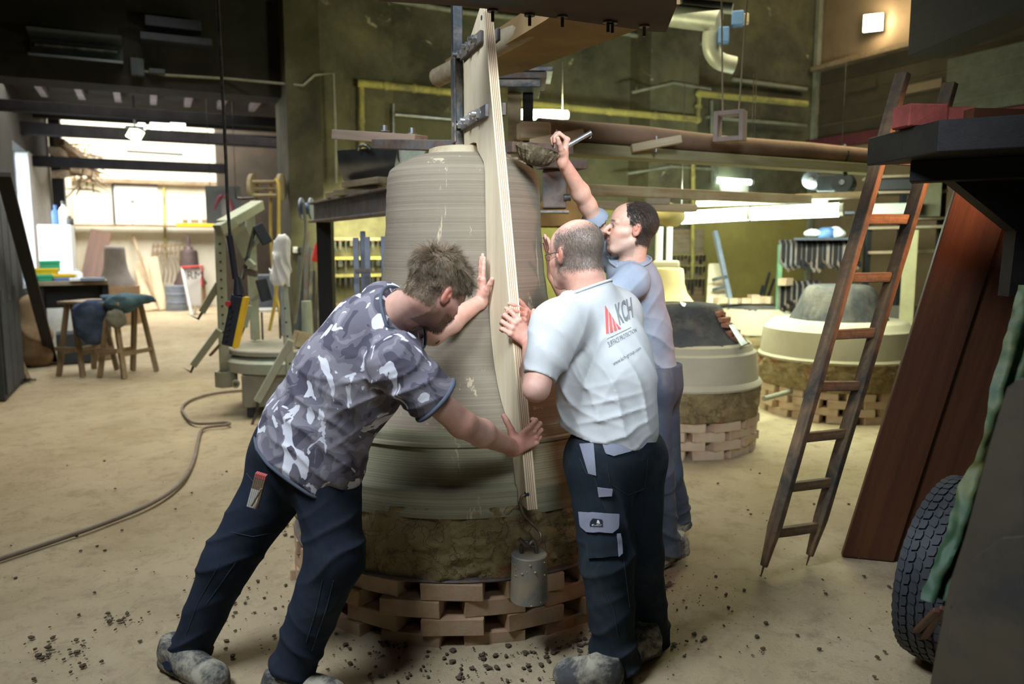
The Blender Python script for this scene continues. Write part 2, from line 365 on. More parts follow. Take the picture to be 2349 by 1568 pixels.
_rw = np.random.RandomState(3); _WD = _rw.normal(size=(24, 3)); _WD /= np.linalg.norm(_WD, axis=1)[:, None]; _WP = _rw.uniform(0, 6.28, 24)
def wn(P, f, s=0, n=5):          # cheap smooth noise in -1..1
    r = 0
    for i in range(n):
        j = (i+s*5) % 24; r = r + np.sin(P @ (_WD[j]*f*(1+0.23*i)).astype(np.float32)+_WP[j])
    return r/n*1.4
def folds(P, c, rad, axis, f, amp, s=0):   # creases across 'axis' around centre c
    q = P-A3(c); w = np.exp(-(q*q).sum(1)/(rad*rad)); a = A3(V(axis).normalized())
    ph = (q @ a)*f*0.85 + 2.6*wn(P, f*0.16, s); r = 1-np.abs(np.sin(ph*0.5+_WP[s])); return amp*w*(r*r*1.6-0.5)
# ================================================================== STRUCTURE
def struct(name, mb, m, **kw): return mb.build(name, m, None, kind='structure', **kw)
UL, VB, UR, ZC = -1.6, 9.5, 9.85, 6.2       # left wall, back wall, right wall, ceiling
# floor: gently uneven
def build_floor():
    m = MB(); nx, ny = 120, 200; x0, x1, y0, y1 = -3.0, UR+0.3, -1.5, 22.3; vs = []
    for j in range(ny+1):
        for i in range(nx+1):
            x = x0+(x1-x0)*i/nx; y = y0+(y1-y0)*(j/ny)**1.3; vs.append((x, y, 0.012*mnoise.noise(V((x*0.9, y*0.9, 0)))+0.005*mnoise.noise(V((x*4, y*4, 3)))-0.006))
    m.add(vs, [(j*(nx+1)+i, j*(nx+1)+i+1, (j+1)*(nx+1)+i+1, (j+1)*(nx+1)+i) for j in range(ny) for i in range(nx)])
    struct('floor', m, M_['floor'], smooth=60)
build_floor()
DW = on_v(645, 225, VB).x                   # right jamb of the wide opening
ZL = on_v(400, 205, VB).z                   # underside of the lintel
def wallbox(name, x0, x1, y0, y1, z0, z1, m, **kw):
    return struct(name, MB().box(((x0+x1)/2, (y0+y1)/2, (z0+z1)/2), (x1-x0, y1-y0, z1-z0)), m, **kw)
M_['blackwall'] = mat('soot_black_wall', (0.036, 0.033, 0.025), (0.018, 0.016, 0.013), 2, 0.95, 0, 0.4, 8, bdist=0.01)
M_['whitebrick'] = mat('white_painted_brick', (0.62, 0.60, 0.58), (0.42, 0.40, 0.40), 5, 0.9, 0, 0.3, 20)
# left wall in pieces around its tall window
w0, w1 = on_u(37, 450, UL).y, on_u(66, 450, UL).y+0.25; wz1 = on_u(45, 335, UL).z; wz0 = 0.95
wallbox('wall_left', UL-0.3, UL, -1.5, w0, 0, ZC, M_['blackwall'])
wallbox('wall_left_below_window', UL-0.3, UL, w0, w1, 0, wz0, M_['blackwall'])
wallbox('wall_left_above_window', UL-0.3, UL, w0, w1, wz1, ZC, M_['blackwall'])
YP = on_u(112, 400, UL).y
wallbox('wall_left_brickwork', UL-0.3, UL, w1, YP, 0, 3.0, M_['whitebrick'])
wallbox('wall_left_upper', UL-0.3, UL, w1, YP, 3.0, ZC, M_['blackwall'])
wallbox('wall_left_far', UL-0.3, UL, YP, 22.3, 0, ZC, M_['whitewall'])
wallbox('wall_far', UL-0.3, 7, 22.0, 22.3, 0, ZC, M_['whitewall'])
wallbox('wall_hall_right', 5.2, 5.5, VB+0.5, 22.0, 0, ZC, M_['blackwall'])
# tall window of the left wall
wn_ = E('window_1', (UL-0.15, (w0+w1)/2, wz0)); wn_['kind'] = 'structure'
M_['sky_glass'] = emis('daylight_glass', (0.75, 0.9, 1.0), 7.0)
nrow = 7
for i in range(nrow):
    za = wz0+(wz1-wz0)*i/nrow; zb = wz0+(wz1-wz0)*(i+1)/nrow
    for j in range(2):
        ya = w0+(w1-w0)*j/2; yb = w0+(w1-w0)*(j+1)/2
        MB().box((UL-0.2, (ya+yb)/2, (za+zb)/2), (0.01, yb-ya-0.03, zb-za-0.03)).build('pane', M_['sky_glass'], wn_)
fr = MB()
for i in range(nrow+1): fr.box((UL-0.2, (w0+w1)/2, wz0+(wz1-wz0)*i/nrow), (0.04, w1-w0, 0.03))
for j in range(3): fr.box((UL-0.2, w0+(w1-w0)*j/2, (wz0+wz1)/2), (0.04, 0.03, wz1-wz0))
fr.build('window_frame', M_['black'], wn_)
# back wall: lintel over the opening, piers, plaster
wallbox('wall_back_lintel', UL, DW, VB, VB+0.45, ZL, ZC, M_['blackwall'])
LP = on_v(0, 55, VB-0.06).z
struct('trim_1', MB().box(((UL+DW)/2, VB-0.03, 4.35), (DW-UL, 0.06, 0.10)), M_['blackwall'])
PX1 = on_v(738, 300, VB-0.35).x; PX2 = on_v(900, 150, VB-0.12).x
wallbox('wall_back_pier', DW, PX1, VB-0.35, VB+0.45, 0, ZC, M_['sootwall'])
wallbox('wall_back_pilaster', PX1, PX2, VB-0.12, VB+0.45, 0, ZC, M_['backwall'])
ZS = 2.05                                    # soot above, yellow low down; left stretch has lamplight painted in
wallbox('wall_back', PX2, UR, VB, VB+0.45, ZS, ZC, M_['backwall'])
XK = on_v(1560, 600, VB).x
wallbox('wall_back_lit_yellow', PX2, XK, VB-0.004, VB+0.45, 0, ZS, M_['brightyellow'])
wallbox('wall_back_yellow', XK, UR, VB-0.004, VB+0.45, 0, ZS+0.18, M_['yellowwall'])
# second pier behind the bell on the back wall
PA, PB = on_v(1490, 300, VB-0.5).x, on_v(1600, 300, VB-0.5).x
wallbox('wall_back_column', PA, PB, VB-0.5, VB, 0, ZC, M_['backwall'])
PA2, PB2 = on_v(1060, 300, VB-0.2).x, on_v(1090, 300, VB-0.2).x
# right wall
M_['tanwall'] = mat('brown_painted_wall', (0.28, 0.20, 0.12), (0.20, 0.14, 0.085), 2, 0.9, 0, 0.1, 12)
wallbox('wall_right', UR, UR+0.3, -1.5, VB+0.45, 0, ZC+1.5, M_['tanwall'])
wallbox('ceiling', UL-0.3, UR+0.3, -1.5, 22.3, ZC+1.5, ZC+1.7, M_['blackwall'])
wallbox('wall_back_gable', UL-0.3, UR, VB, VB+0.45, ZC, ZC+1.5, M_['blackwall'])
wallbox('wall_left_gable', UL-0.3, UL, -1.5, 22.3, ZC, ZC+1.5, M_['blackwall'])

# ================================================================== BIG BELL MOULD
BC = rf((1065-1174.5)/1770*3.6, 3.6, 0)      # axis of the mould on the ground
TH = math.radians(18.2)
RAD = (-FW*math.cos(TH) + RT*math.sin(TH)).normalized()     # radial direction of the strickle board (towards the camera)
TAN = UP.cross(RAD).normalized()
if TAN.dot(RT) < 0: TAN = -TAN                               # points to the picture's right
def clay_mat(name, a, b, line, streak, fz=420.0):
    m, nt, P = newmat(name); v = ncoord(nt, (1.2, 1.2, 1)); vz = ncoord(nt, (0.30, 0.30, 130))
    l1 = nnoise(nt, vz, 1.6, 6, 0.75); l2 = nnoise(nt, ncoord(nt, (0.5, 0.5, 40)), 1.4, 5, 0.7)
    col = nramp(nt, nnoise(nt, v, 2.0, 6, 0.6), [(0.3, b), (0.7, a)])
    col = nmix(nt, nramp(nt, l1, [(0.44, (0.7, 0.7, 0.7)), (0.62, (0, 0, 0))]), col, line, 'MIX') if line else col
    st = nramp(nt, nnoise(nt, ncoord(nt, (6, 6, 0.9)), 1.25, 9, 0.8, 0.3), [(0.595, (0, 0, 0)), (0.615, (1, 1, 1))])
    col = nmix(nt, st, col, streak)
    nt.links.new(col, P.inputs['Base Color']); P.inputs['Roughness'].default_value = 0.78; P.inputs['Specular IOR Level'].default_value = 0.35
    h = nmix(nt, 0.35, l1, l2); nt.links.new(nbump(nt, h, 0.55, 0.006), P.inputs['Normal']); return m
M_['bellclay'] = clay_mat('turned_grey_clay', (0.25, 0.212, 0.155), (0.20, 0.168, 0.122), (0.145, 0.12, 0.09), (0.42, 0.35, 0.24))
M_['baseclay'] = clay_mat('turned_base_clay', (0.34, 0.32, 0.21), (0.26, 0.245, 0.155), (0.17, 0.16, 0.10), (0.44, 0.38, 0.24))
def rough_clay_mat():
    m, nt, P = newmat('rough_straw_clay'); v = ncoord(nt)
    col = nramp(nt, nnoise(nt, v, 7, 10, 0.75, 0.4), [(0.3, (0.20, 0.14, 0.065)), (0.55, (0.37, 0.28, 0.13)), (0.75, (0.50, 0.41, 0.22))])
    col = nmix(nt, nramp(nt, nnoise(nt, v, 4.2, 8, 0.7, 0.6), [(0.585, (0, 0, 0)), (0.62, (1, 1, 1))]), col, (0.36, 0.14, 0.07))
    w = nt.nodes.new('ShaderNodeTexVoronoi'); w.feature = 'DISTANCE_TO_EDGE'; w.inputs['Scale'].default_value = 5
    vd = nt.nodes.new('ShaderNodeVectorMath'); vd.operation = 'ADD'; n2 = nt.nodes.new('ShaderNodeTexNoise'); n2.inputs['Scale'].default_value = 5; n2.inputs['Detail'].default_value = 8
    nt.links.new(v, n2.inputs['Vector']); nt.links.new(v, vd.inputs[0]); nt.links.new(n2.outputs['Color'], vd.inputs[1]); nt.links.new(vd.outputs[0], w.inputs['Vector'])
    cr = nramp(nt, w.outputs['Distance'], [(0.0, (0.55, 0.55, 0.55)), (0.03, (1, 1, 1))])
    col = nmix(nt, cr, (0.12, 0.085, 0.04), col); nt.links.new(col, P.inputs['Base Color']); P.inputs['Roughness'].default_value = 0.95
    h = nmix(nt, 0.5, nnoise(nt, v, 30, 10, 0.8), cr); nt.links.new(nbump(nt, h, 1.0, 0.035), P.inputs['Normal']); return m
M_['roughclay'] = rough_clay_mat()
mould = E('bell_mould', BC, 'large turned grey clay bell core at the centre, between the three workers', 'bell mould')
prof = [(0, 1.932), (0.205, 1.932), (0.225, 1.925), (0.30, 1.888), (0.330, 1.868), (0.344, 1.838), (0.349, 1.79), (0.353, 1.70), (0.357, 1.6), (0.364, 1.5), (0.374, 1.4), (0.389, 1.3), (0.41, 1.2), (0.44, 1.1), (0.485, 1.0), (0.54, 0.92), (0.60, 0.865), (0.655, 0.83), (0.68, 0.82)]
def smooth_prof(p, k=2):
    for _ in range(k):
        q = [p[0]]
        for a, b in zip(p[:-1], p[1:]): q += [(a[0]*.75+b[0]*.25, a[1]*.75+b[1]*.25), (a[0]*.25+b[0]*.75, a[1]*.25+b[1]*.75)]
        p = q+[p[-1]]
    return p
bell = MB().lathe(smooth_prof(prof, 2), BC, 160, lambda t, z, r: 0.0012*math.sin(z*190)).build('bell_core', M_['bellclay'], mould, smooth=50)
base_prof = [(0.672, 0.822), (0.690, 0.818), (0.700, 0.805), (0.702, 0.775), (0.712, 0.77), (0.714, 0.76), (0.705, 0.752), (0.715, 0.70), (0.738, 0.625), (0.744, 0.612), (0.768, 0.608), (0.775, 0.60), (0.774, 0.56), (0.780, 0.525), (0.78, 0.50)]
MB().lathe(base_prof, BC, 160, lambda t, z, r: 0.0025*math.sin(z*260+3*math.sin(t))).build('turned_base', M_['baseclay'], mould, smooth=40)
def rock(t, z, r, amp=0.030, s=0.0, f=4.5, R0=0.79):
    p = V((math.cos(t)*R0, math.sin(t)*R0, z)); w = mnoise.noise(p*3+V((s, 1, 2)))*0.5
    a = mnoise.noise(V((p.x, p.y, p.z*1.6+w))*f+V((s, s, s))); b = mnoise.noise(V((p.x, p.y, p.z*1.5))*f*3+V((s, 9, s))); d = mnoise.noise(p*f*8)
    c = abs(mnoise.noise(V((p.x*2.2, p.y*2.2, p.z*7+w*3))+V((5, s, 2)))); e = abs(mnoise.noise(p*7+V((s, 3, 8))))
    return amp*(a + 0.6*b + 0.3*d - 3.2*max(0, 0.11-c) - 2.2*max(0, 0.07-e))
N = 640; zs = [0.252+0.285*i/56 for i in range(57)]
rp = [(0.70, 0.25), (0.75, 0.25)]+[(0.785+0.010*math.sin((z-0.25)/0.29*3.1), z) for z in zs]+[(0.76, 0.545), (0.74, 0.55)]
MB().lathe(rp, BC, N, lambda t, z, r: rock(t, z, r) if r > 0.76 else 0).build('rough_clay_skirt', M_['roughclay'], mould, smooth=80)
MB().lathe([(0.0, 0.262), (0.74, 0.262), (0.795, 0.262), (0.80, 0.256), (0.795, 0.25), (0.0, 0.25)], BC, 96).build('iron_base_plate', M_['ruststeel'], mould, smooth=30)
st = MB()                                      # straw in the clay
for i in range(900):
    t = random.uniform(0, 2*math.pi); z = random.uniform(0.27, 0.54); p = BC+V((math.cos(t), math.sin(t), 0))*(0.79+random.uniform(0.0, 0.012))+UP*z
    d = V((-math.sin(t), math.cos(t), 0))*random.uniform(-1, 1)+UP*random.uniform(-.7, .7)+V((math.cos(t), math.sin(t), 0))*random.uniform(-.2, .3)
    L = random.uniform(0.012, 0.035); st.cyl(p, p+d.normalized()*L, 0.0008, 0.0005, 3, False)
st.build('straw_fibres', mat('straw', (0.5, 0.4, 0.18), (0.3, 0.22, 0.09), 30, 0.9, 0, 0), mould, kind='stuff')
# timber cap under the pivot bar and the dried lump at the crown
MB().lathe([(0, 1.972), (0.13, 1.970), (0.150, 1.962), (0.155, 1.93), (0.0, 1.93)], BC, 40, lambda t, z, r: 0.006*math.sin(3*t)).build('crown_block', M_['dustywood'], mould, smooth=40)
lump = MB()
for i in range(70):
    a = -0.15+random.gauss(0, 0.09); rr = random.uniform(0.17, 0.3); p = BC+(-FW*math.sin(a*2-0.2)+RT).normalized()*rr; z = 1.96-(rr-0.17)*0.55
    lump.ball(p+UP*(z+0.004), random.uniform(0.006, 0.016), 4, (1, 1, 0.7))
lump.build('wet_clay_lumps', mat('wet_clay', (0.24, 0.20, 0.14), (0.12, 0.095, 0.06), 60, 0.5, 0, 0.5, 90), mould, smooth=60, kind='stuff')

# ------------------------------------------------------------------ brick rings
def brick_me(L=0.24, W=0.115, H=0.068, seed=0):
    rnd = random.Random(seed); m = MB(); m.box((0, 0, 0), (L, W, H)); me = m.mesh('brick')
    bm = bmesh.new(); bm.from_mesh(me)
    bmesh.ops.bevel(bm, geom=list(bm.edges), offset=0.004, segments=1, affect='EDGES')
    for v in bm.verts: v.co += V((rnd.uniform(-1, 1), rnd.uniform(-1, 1), rnd.uniform(-.4, .4)))*0.0028
    bm.to_mesh(me); bm.free(); me.polygons.foreach_set('use_smooth', [False]*len(me.polygons)); return me
BR = [brick_me(seed=i) for i in range(5)]; PBR = [brick_me(seed=i+9) for i in range(5)]
for b in BR: b.materials.append(M_['brick'])
for b in PBR: b.materials.append(M_['palebrick'])
def brick_ring(c, R, rows, nper, label, meshes, z0=0.0, ph0=0.0, group=None, H=0.068, s=1.0):
    root = E('brick_ring', c, label, 'brick stack', group)
    for r in range(rows):
        for i in range(nper):
            t = 2*math.pi*(i+0.5*(r % 2))/nper + ph0; rad = V((math.cos(t), math.sin(t), 0))
            Rj = R-0.0575*s+random.uniform(-0.012, 0.012)
            M = Matrix.Rotation(t+math.pi/2+random.uniform(-0.05, 0.05), 4, 'Z'); M = Matrix.Translation(V(c)+rad*Rj+UP*(z0+H*(r+0.5))) @ M @ Matrix.Scale(s, 4)
            O('brick', meshes[(i*3+r) % 5], None, root, M)
    return root
aF = math.atan2(-FW.y, -FW.x)                # angle facing the camera
brick_ring(BC, 0.80, 4, 15, 'ring of four open courses of brown bricks under the large bell mould', BR, -0.022, aF+math.radians(11.6))

# ------------------------------------------------------------------ spindle and strickle board
AX = lambda r, z, t=0.0: BC + RAD*r + TAN*t + UP*z
spd = E('spindle', BC+UP*1.97, 'dark square iron spindle rising from the crown of the large bell mould', 'iron spindle')
beam('spindle_bar', AX(-0.02, 1.94, -0.02), AX(-0.02, 2.95, -0.02), 0.045, 0.045, M_['iron'], spd, up=RAD)
beam('clamp_flange', AX(0.01, 1.99, -0.045), AX(0.01, 2.36, -0.045), 0.012, 0.06, M_['iron'], spd, up=RAD)
def ply_mat():
    m, nt, P = newmat('birch_plywood'); v = ncoord(nt, (3, 3, 0.35))
    col = nramp(nt, nnoise(nt, v, 3, 8, 0.7, 0.6), [(0.3, (0.50, 0.40, 0.26)), (0.7, (0.70, 0.61, 0.44))])
    col = nmix(nt, nramp(nt, nnoise(nt, ncoord(nt, (2, 2, 0.7)), 2.6, 8, 0.7), [(0.55, (0, 0, 0)), (0.8, (1, 1, 1))]), col, (0.42, 0.33, 0.2))
    nt.links.new(col, P.inputs['Base Color']); P.inputs['Roughness'].default_value = 0.6
    nt.links.new(nbump(nt, nnoise(nt, v, 20, 6, 0.7), 0.1, 0.003), P.inputs['Normal']); return m
M_['ply'] = ply_mat()
M_['plylight'] = mat('plywood_light_ply', (0.78, 0.64, 0.44), (0.66, 0.52, 0.34), 9, 0.7, 0, 0.1, 60, (1, 1, 0.3))
M_['plydark'] = mat('plywood_dark_ply', (0.40, 0.27, 0.17), (0.30, 0.2, 0.12), 9, 0.8, 0, 0.1, 60, (1, 1, 0.3))
BRD = E('strickle_board', AX(0.4, 0.56), 'tall plywood strickle board held upright against the large bell mould', 'template board')
def outer(z): return 0.335+(2.5-z)*(0.895-0.335)/1.94
inner = [(0.79, 0.56), (0.786, 0.60), (0.756, 0.62), (0.728, 0.70), (0.716, 0.76), (0.704, 0.805), (0.66, 0.84), (0.585, 0.90), (0.53, 0.96), (0.485, 1.03), (0.435, 1.15), (0.405, 1.26), (0.385, 1.36), (0.372, 1.48), (0.362, 1.62), (0.358, 1.75), (0.352, 1.83), (0.335, 1.875), (0.24, 1.935), (0.225, 1.965), (0.18, 1.975), (0.02, 1.975)]
TT = 0.040                                    # thickness
outline = inner+[(0.02, 2.36), (0.285, 2.50), (outer(2.5), 2.5)]+[(outer(z), z) for z in (1.8, 1.2, 0.56)]
def strip_outline(o, t0, t1, m, nm):
    mb = MB(); pts = [AX(r, z, t0) for r, z in o]; mb.prism(pts, TAN*(t1-t0))
    me = mb.mesh(nm); bm = bmesh.new(); bm.from_mesh(me); bmesh.ops.triangulate(bm, faces=[f for f in bm.faces if len(f.verts) > 4]); bm.to_mesh(me); bm.free()
    return O(nm, me, m, BRD)
nl = 9
strip_outline(outline, 0.0, 0.003, M_['ply'], 'board_face')
for i in range(nl):
    a = 0.003+(TT-0.006)*i/nl; b = 0.003+(TT-0.006)*(i+1)/nl
    strip_outline(outline, a, b, M_['plylight'] if i % 2 == 0 else M_['plydark'], 'ply_layer')
strip_outline(outline, TT-0.003, TT, M_['ply'], 'board_back')
for (r, z) in ((0.315, 2.455), (0.872, 0.612)):
    MB().cyl(AX(r, z, -0.0015), AX(r, z, 0.012), 0.010, n=16).build('peg_hole', M_['black'], BRD)
for z, r1 in ((2.375, 0.345), (2.07, 0.42)):
    bar = beam('clamp_bar', AX(-0.03, z, -0.009), AX(r1, z, -0.009), 0.016, 0.05, M_['ruststeel'], BRD, up=UP)
    beam('clamp_bar', AX(0.0, z, TT+0.008), AX(r1+0.05, z, TT+0.008), 0.016, 0.05, M_['ruststeel'], BRD, up=UP)
    rs = (0.02, 0.17, 0.285) if z > 2.2 else (0.02, 0.15, 0.29, 0.33)
    for r in rs:
        bt = MB().cyl(AX(r, z, -0.017), AX(r, z, -0.034), 0.019, n=6); bt.cyl(AX(r, z, -0.034), AX(r, z, -0.052), 0.010, n=12)
        bo = bt.build('bolt', M_['steel'], BRD, smooth=30)
        MB().cyl(AX(r, z, -0.0165), AX(r, z, -0.0185), 0.023, n=18).build('washer', M_['steel'], BRD, smooth=30)
# ------------------------------------------------------------------ weight on a wire hook
wp = px(1214, 1320, 2.72)
wz = px(1214, 1372, 2.72).z; wt = px(1214, 1268, 2.72).z; rw = 43/1770*2.70
wl = E('hanging_weight', V((wp.x, wp.y, wz)), 'grey cylindrical iron weight hanging from the foot of the plywood board', 'weight')
M_['weight'] = mat('scuffed_grey_iron', (0.30, 0.30, 0.28), (0.17, 0.18, 0.19), 7, 0.6, 0.25, 0.25, 60, dirt=(0.36, 0.30, 0.2), dscale=9, dpos=(0.4, 0.62))
MB().lathe([(0, wt), (rw-0.004, wt), (rw, wt-0.004), (rw*1.02, (wz+wt)/2), (rw*1.07, wz+0.004), (rw*1.06, wz), (0, wz)], (wp.x, wp.y, 0), 48).build('weight_body', M_['weight'], wl, smooth=40)
cl = MB()
for i in range(16):
    t = aF+random.uniform(-1.2, 1.2); z = random.choice([wz+0.01, wt-0.02, wt-0.04, wt-0.06])+random.uniform(-0.01, 0.01); cl.ball(V((wp.x, wp.y, z))+V((math.cos(t), math.sin(t), 0))*rw*1.02, random.uniform(0.002, 0.006), 4, (1, 1, 0.8))
cl.build('clay_specks', M_['dustywood'], wl, kind='stuff')
wq = V((wp.x, wp.y, wt))
MB().tube([wq-RT*0.026+UP*-0.01, wq-RT*0.03+UP*0.03, wq-RT*0.012+UP*0.046, wq+RT*0.004+UP*0.03], 0.0075, 10, 2).build('lifting_eye', M_['iron'], wl, smooth=60)
MB().tube([wq+RT*0.026+UP*-0.01, wq+RT*0.026+UP*0.03, wq+RT*0.014+UP*0.05, wq-RT*0.006+UP*0.028-FW*0.012, wq-RT*0.036+UP*0.062-FW*0.02], 0.0085, 10, 2).build('lifting_eye', M_['iron'], wl, smooth=60)
hk = AX(0.872, 0.612)
MB().tube([hk+TAN*0.03, hk-TAN*0.012, hk-TAN*0.022-UP*0.02, hk-TAN*0.012-UP*0.07, hk+TAN*0.03-UP*0.12, wq+RT*0.045+UP*0.075, wq+RT*0.04+UP*0.035, wq+RT*0.012+UP*0.022, wq-RT*0.012+UP*0.04], lambda t: 0.0055, 8, 2).build('wire_hook', M_['iron'], wl, smooth=60)

# ------------------------------------------------------------------ ladder
Ltop, Rtop = px(2072, 168, 3.55), px(2181, 190, 3.62); Lb, Rb = gz(1745, 1322), gz(1850, 1296)
lad = E('ladder', (Lb+Rb)/2, 'worn wooden ladder leaning against the dark bracket shelf on the right', 'ladder')
across = (Rb-Lb).normalized()
# tapered rails with iron spikes
def rail(b, t, nm):
    d = (t-b).normalized(); me, M = beam_me(b+d*0.05, t, 0.062, 0.036, across, 0.0012, 24)
    L = (t-b).length
    for v in me.vertices:
        k = v.co.x+L/2
        if k < 0.22: s = 0.55+0.45*max(0, (k-0.02))/0.2; v.co.y *= s; v.co.z *= s
    o = O(nm, me, M_['ladder'], lad, M); bev(o, 0.006); MB().cyl(b+d*0.07, b-d*0.0, 0.006, 0.003, 8).build('iron_spike', M_['iron'], o)
    return d
dl = rail(Lb, Ltop, 'side_rail'); dr = rail(Rb, Rtop, 'side_rail')
def on_rail(b, d, y):          # point of the rail seen at picture height y
    lo, hi = 0.0, 3.2
    for _ in range(40):
        m = (lo+hi)/2; p = b+d*m; q = p-CAMV; b_ = (q.z*cP+q.dot(FW)*sP)/(q.dot(FW)*cP-q.z*sP); yy = 784-b_*FPX
        if yy > y: lo = m
        else: hi = m
    return b+d*lo
for yl, yr in ((1222, 1208), (1118, 1105), (1004, 993), (886, 884), (768, 762), (637, 635), (502, 503), (362, 372)):
    a = on_rail(Lb, dl, yl); b = on_rail(Rb, dr, yr); e = (b-a).normalized()
    beam('rung', a-e*0.004, b+e*0.004, 0.028, 0.045, M_['ladder'], lad, up=dl, bevel=0.004, jit=0.001, n=4)

# ------------------------------------------------------------------ dark bracket shelf on the right
sh = E('bracket_shelf', gz(2340, 1560), 'black timber shelf on a diagonal bracket at the right edge', 'shelf')
zs_ = px(2050, 310, 3.1).z
p1 = V((*px(2000, 322, 3.05).xy, 0)); p2 = V((*px(2200, 285, 2.75).xy, 0)); p3 = V((*px(2480, 310, 2.5).xy, 0))
def slab(nm, pts, z, th, m, par): return MB().prism([V((p[0], p[1], z-th)) for p in pts], UP*th).build(nm, m, par, bevel=0.005)
pA, pB, pC, pD = px(1990, 330, 3.2), px(2150, 330, 2.75), px(2560, 330, 2.5), px(2200, 330, 3.75)
pD = pA+(pC-pB)*1.4
zt = px(2150, 275, 2.75).z
slab('shelf_board', [pA.xy, pB.xy, pC.xy, pD.xy], zt, 0.11, M_['darkwood'], sh)
d1 = (pC-pB).normalized(); d1.z = 0; d1.normalize()
pE = V((*px(2090, 380, 3.05).xy, 0))
beam('bearer', V((pE.x, pE.y, zt-0.15)), V((pE.x, pE.y, zt-0.15))+d1*1.6, 0.10, 0.08, M_['darkwood'], sh)
ap = px(2140, 372, 3.0); bp = px(2330, 525, 2.95)
nb = d1.cross(UP).normalized()
post0 = px(2345, 500, 2.95)
tri = [px(2110, 345, 3.0), px(2139, 375, 3.0), px(2331, 530, 3.0), px(2314, 680, 3.0), px(2480, 690, 3.0), px(2480, 300, 3.0)]
MB().prism(tri, FW*0.07).build('bracket_panel', M_['darkwood'], sh)
beam('shelf_post', V((*px(2430, 700, 2.98).xy, 0)), V((*px(2430, 700, 2.98).xy, zt-0.11)), 0.10, 0.10, M_['darkwood'], sh)
def loose_brick(nm, c, size, yaw, m, label, seed, group=None):
    me = brick_me(*size, seed=seed); o = O(nm, me, m, None, Matrix.Translation(c) @ Matrix.Rotation(yaw, 4, 'Z'), label, 'brick', group); return o
def shelfpt(x, y, h):
    return gz(x, y, h)
yawd = math.atan2(d1.y, d1.x)
b1 = px(2110, 252, 2.95); b1.z = zt+0.042
loose_brick('brick', b1, (0.15, 0.11, 0.08), math.atan2(RT.y, RT.x)+0.1, M_['redbrick'], 'dark red brick on the black shelf, nearer the ladder', 31)
b2 = px(2185, 252, 2.98); b2.z = zt+0.036
loose_brick('brick', b2, (0.10, 0.16, 0.07), math.atan2(RT.y, RT.x)-0.1, M_['redbrick'], 'dark red brick on the black shelf, right of the other brick', 32)
blk = px(2290, 292, 2.9); blk.z = zt+0.03
O('timber_block', MB().box((0, 0, 0), (0.26, 0.08, 0.055)).mesh(), M_['redplank'], None, Matrix.Translation(blk) @ Matrix.Rotation(math.atan2(RT.y, RT.x)+0.12, 4, 'Z'), 'red brown timber block lying at the right end of the black shelf', 'timber block')
# ------------------------------------------------------------------ leaning planks
def plank(bl, br, tl, tr, th, label, group='red brown planks leaning at the right'):
    n = (br-bl).cross(tl-bl).normalized()
    if n.dot(FW) < 0: n = -n
    c = (bl+br)/2; x = (br-bl).normalized(); z = ((tl+tr)/2-c).normalized(); y = z.cross(x).normalized(); x = y.cross(z)
    R = Matrix((z, x, y)).transposed().to_4x4(); R.translation = c; Ri = R.inverted()
    m = MB().prism([Ri @ p for p in (bl, br, tr, tl)], (Ri.to_3x3() @ n)*th).mesh('plank')
    o = O('plank', m, M_['redplank'], None, R, label, 'plank', group); bev(o, 0.004); return o
A0 = gz(1931, 1276); dpl = (px(2195, 425, 3.52)-A0)*1.16; wdir = (RT*0.96-FW*0.28).normalized(); zup = V((0, 0, 0.0))
for i_, (off, w_, dz_, th_, lb_) in enumerate(((0.0, 0.235, 0.0, 0.04, 'dark red brown plank leaning nearest the ladder'), (0.242, 0.225, 0.02, 0.03, 'brighter red brown plank leaning behind the tyre'), (0.475, 0.23, 0.03, 0.03, 'third red brown plank from the ladder, partly behind the tyre'), (0.712, 0.25, 0.02, 0.03, 'red brown plank furthest right, behind the green tarpaulin'))):
    a_ = A0+wdir*off+FW*dz_; b_ = a_+wdir*w_; plank(a_, b_, a_+dpl, b_+dpl, th_, lb_)
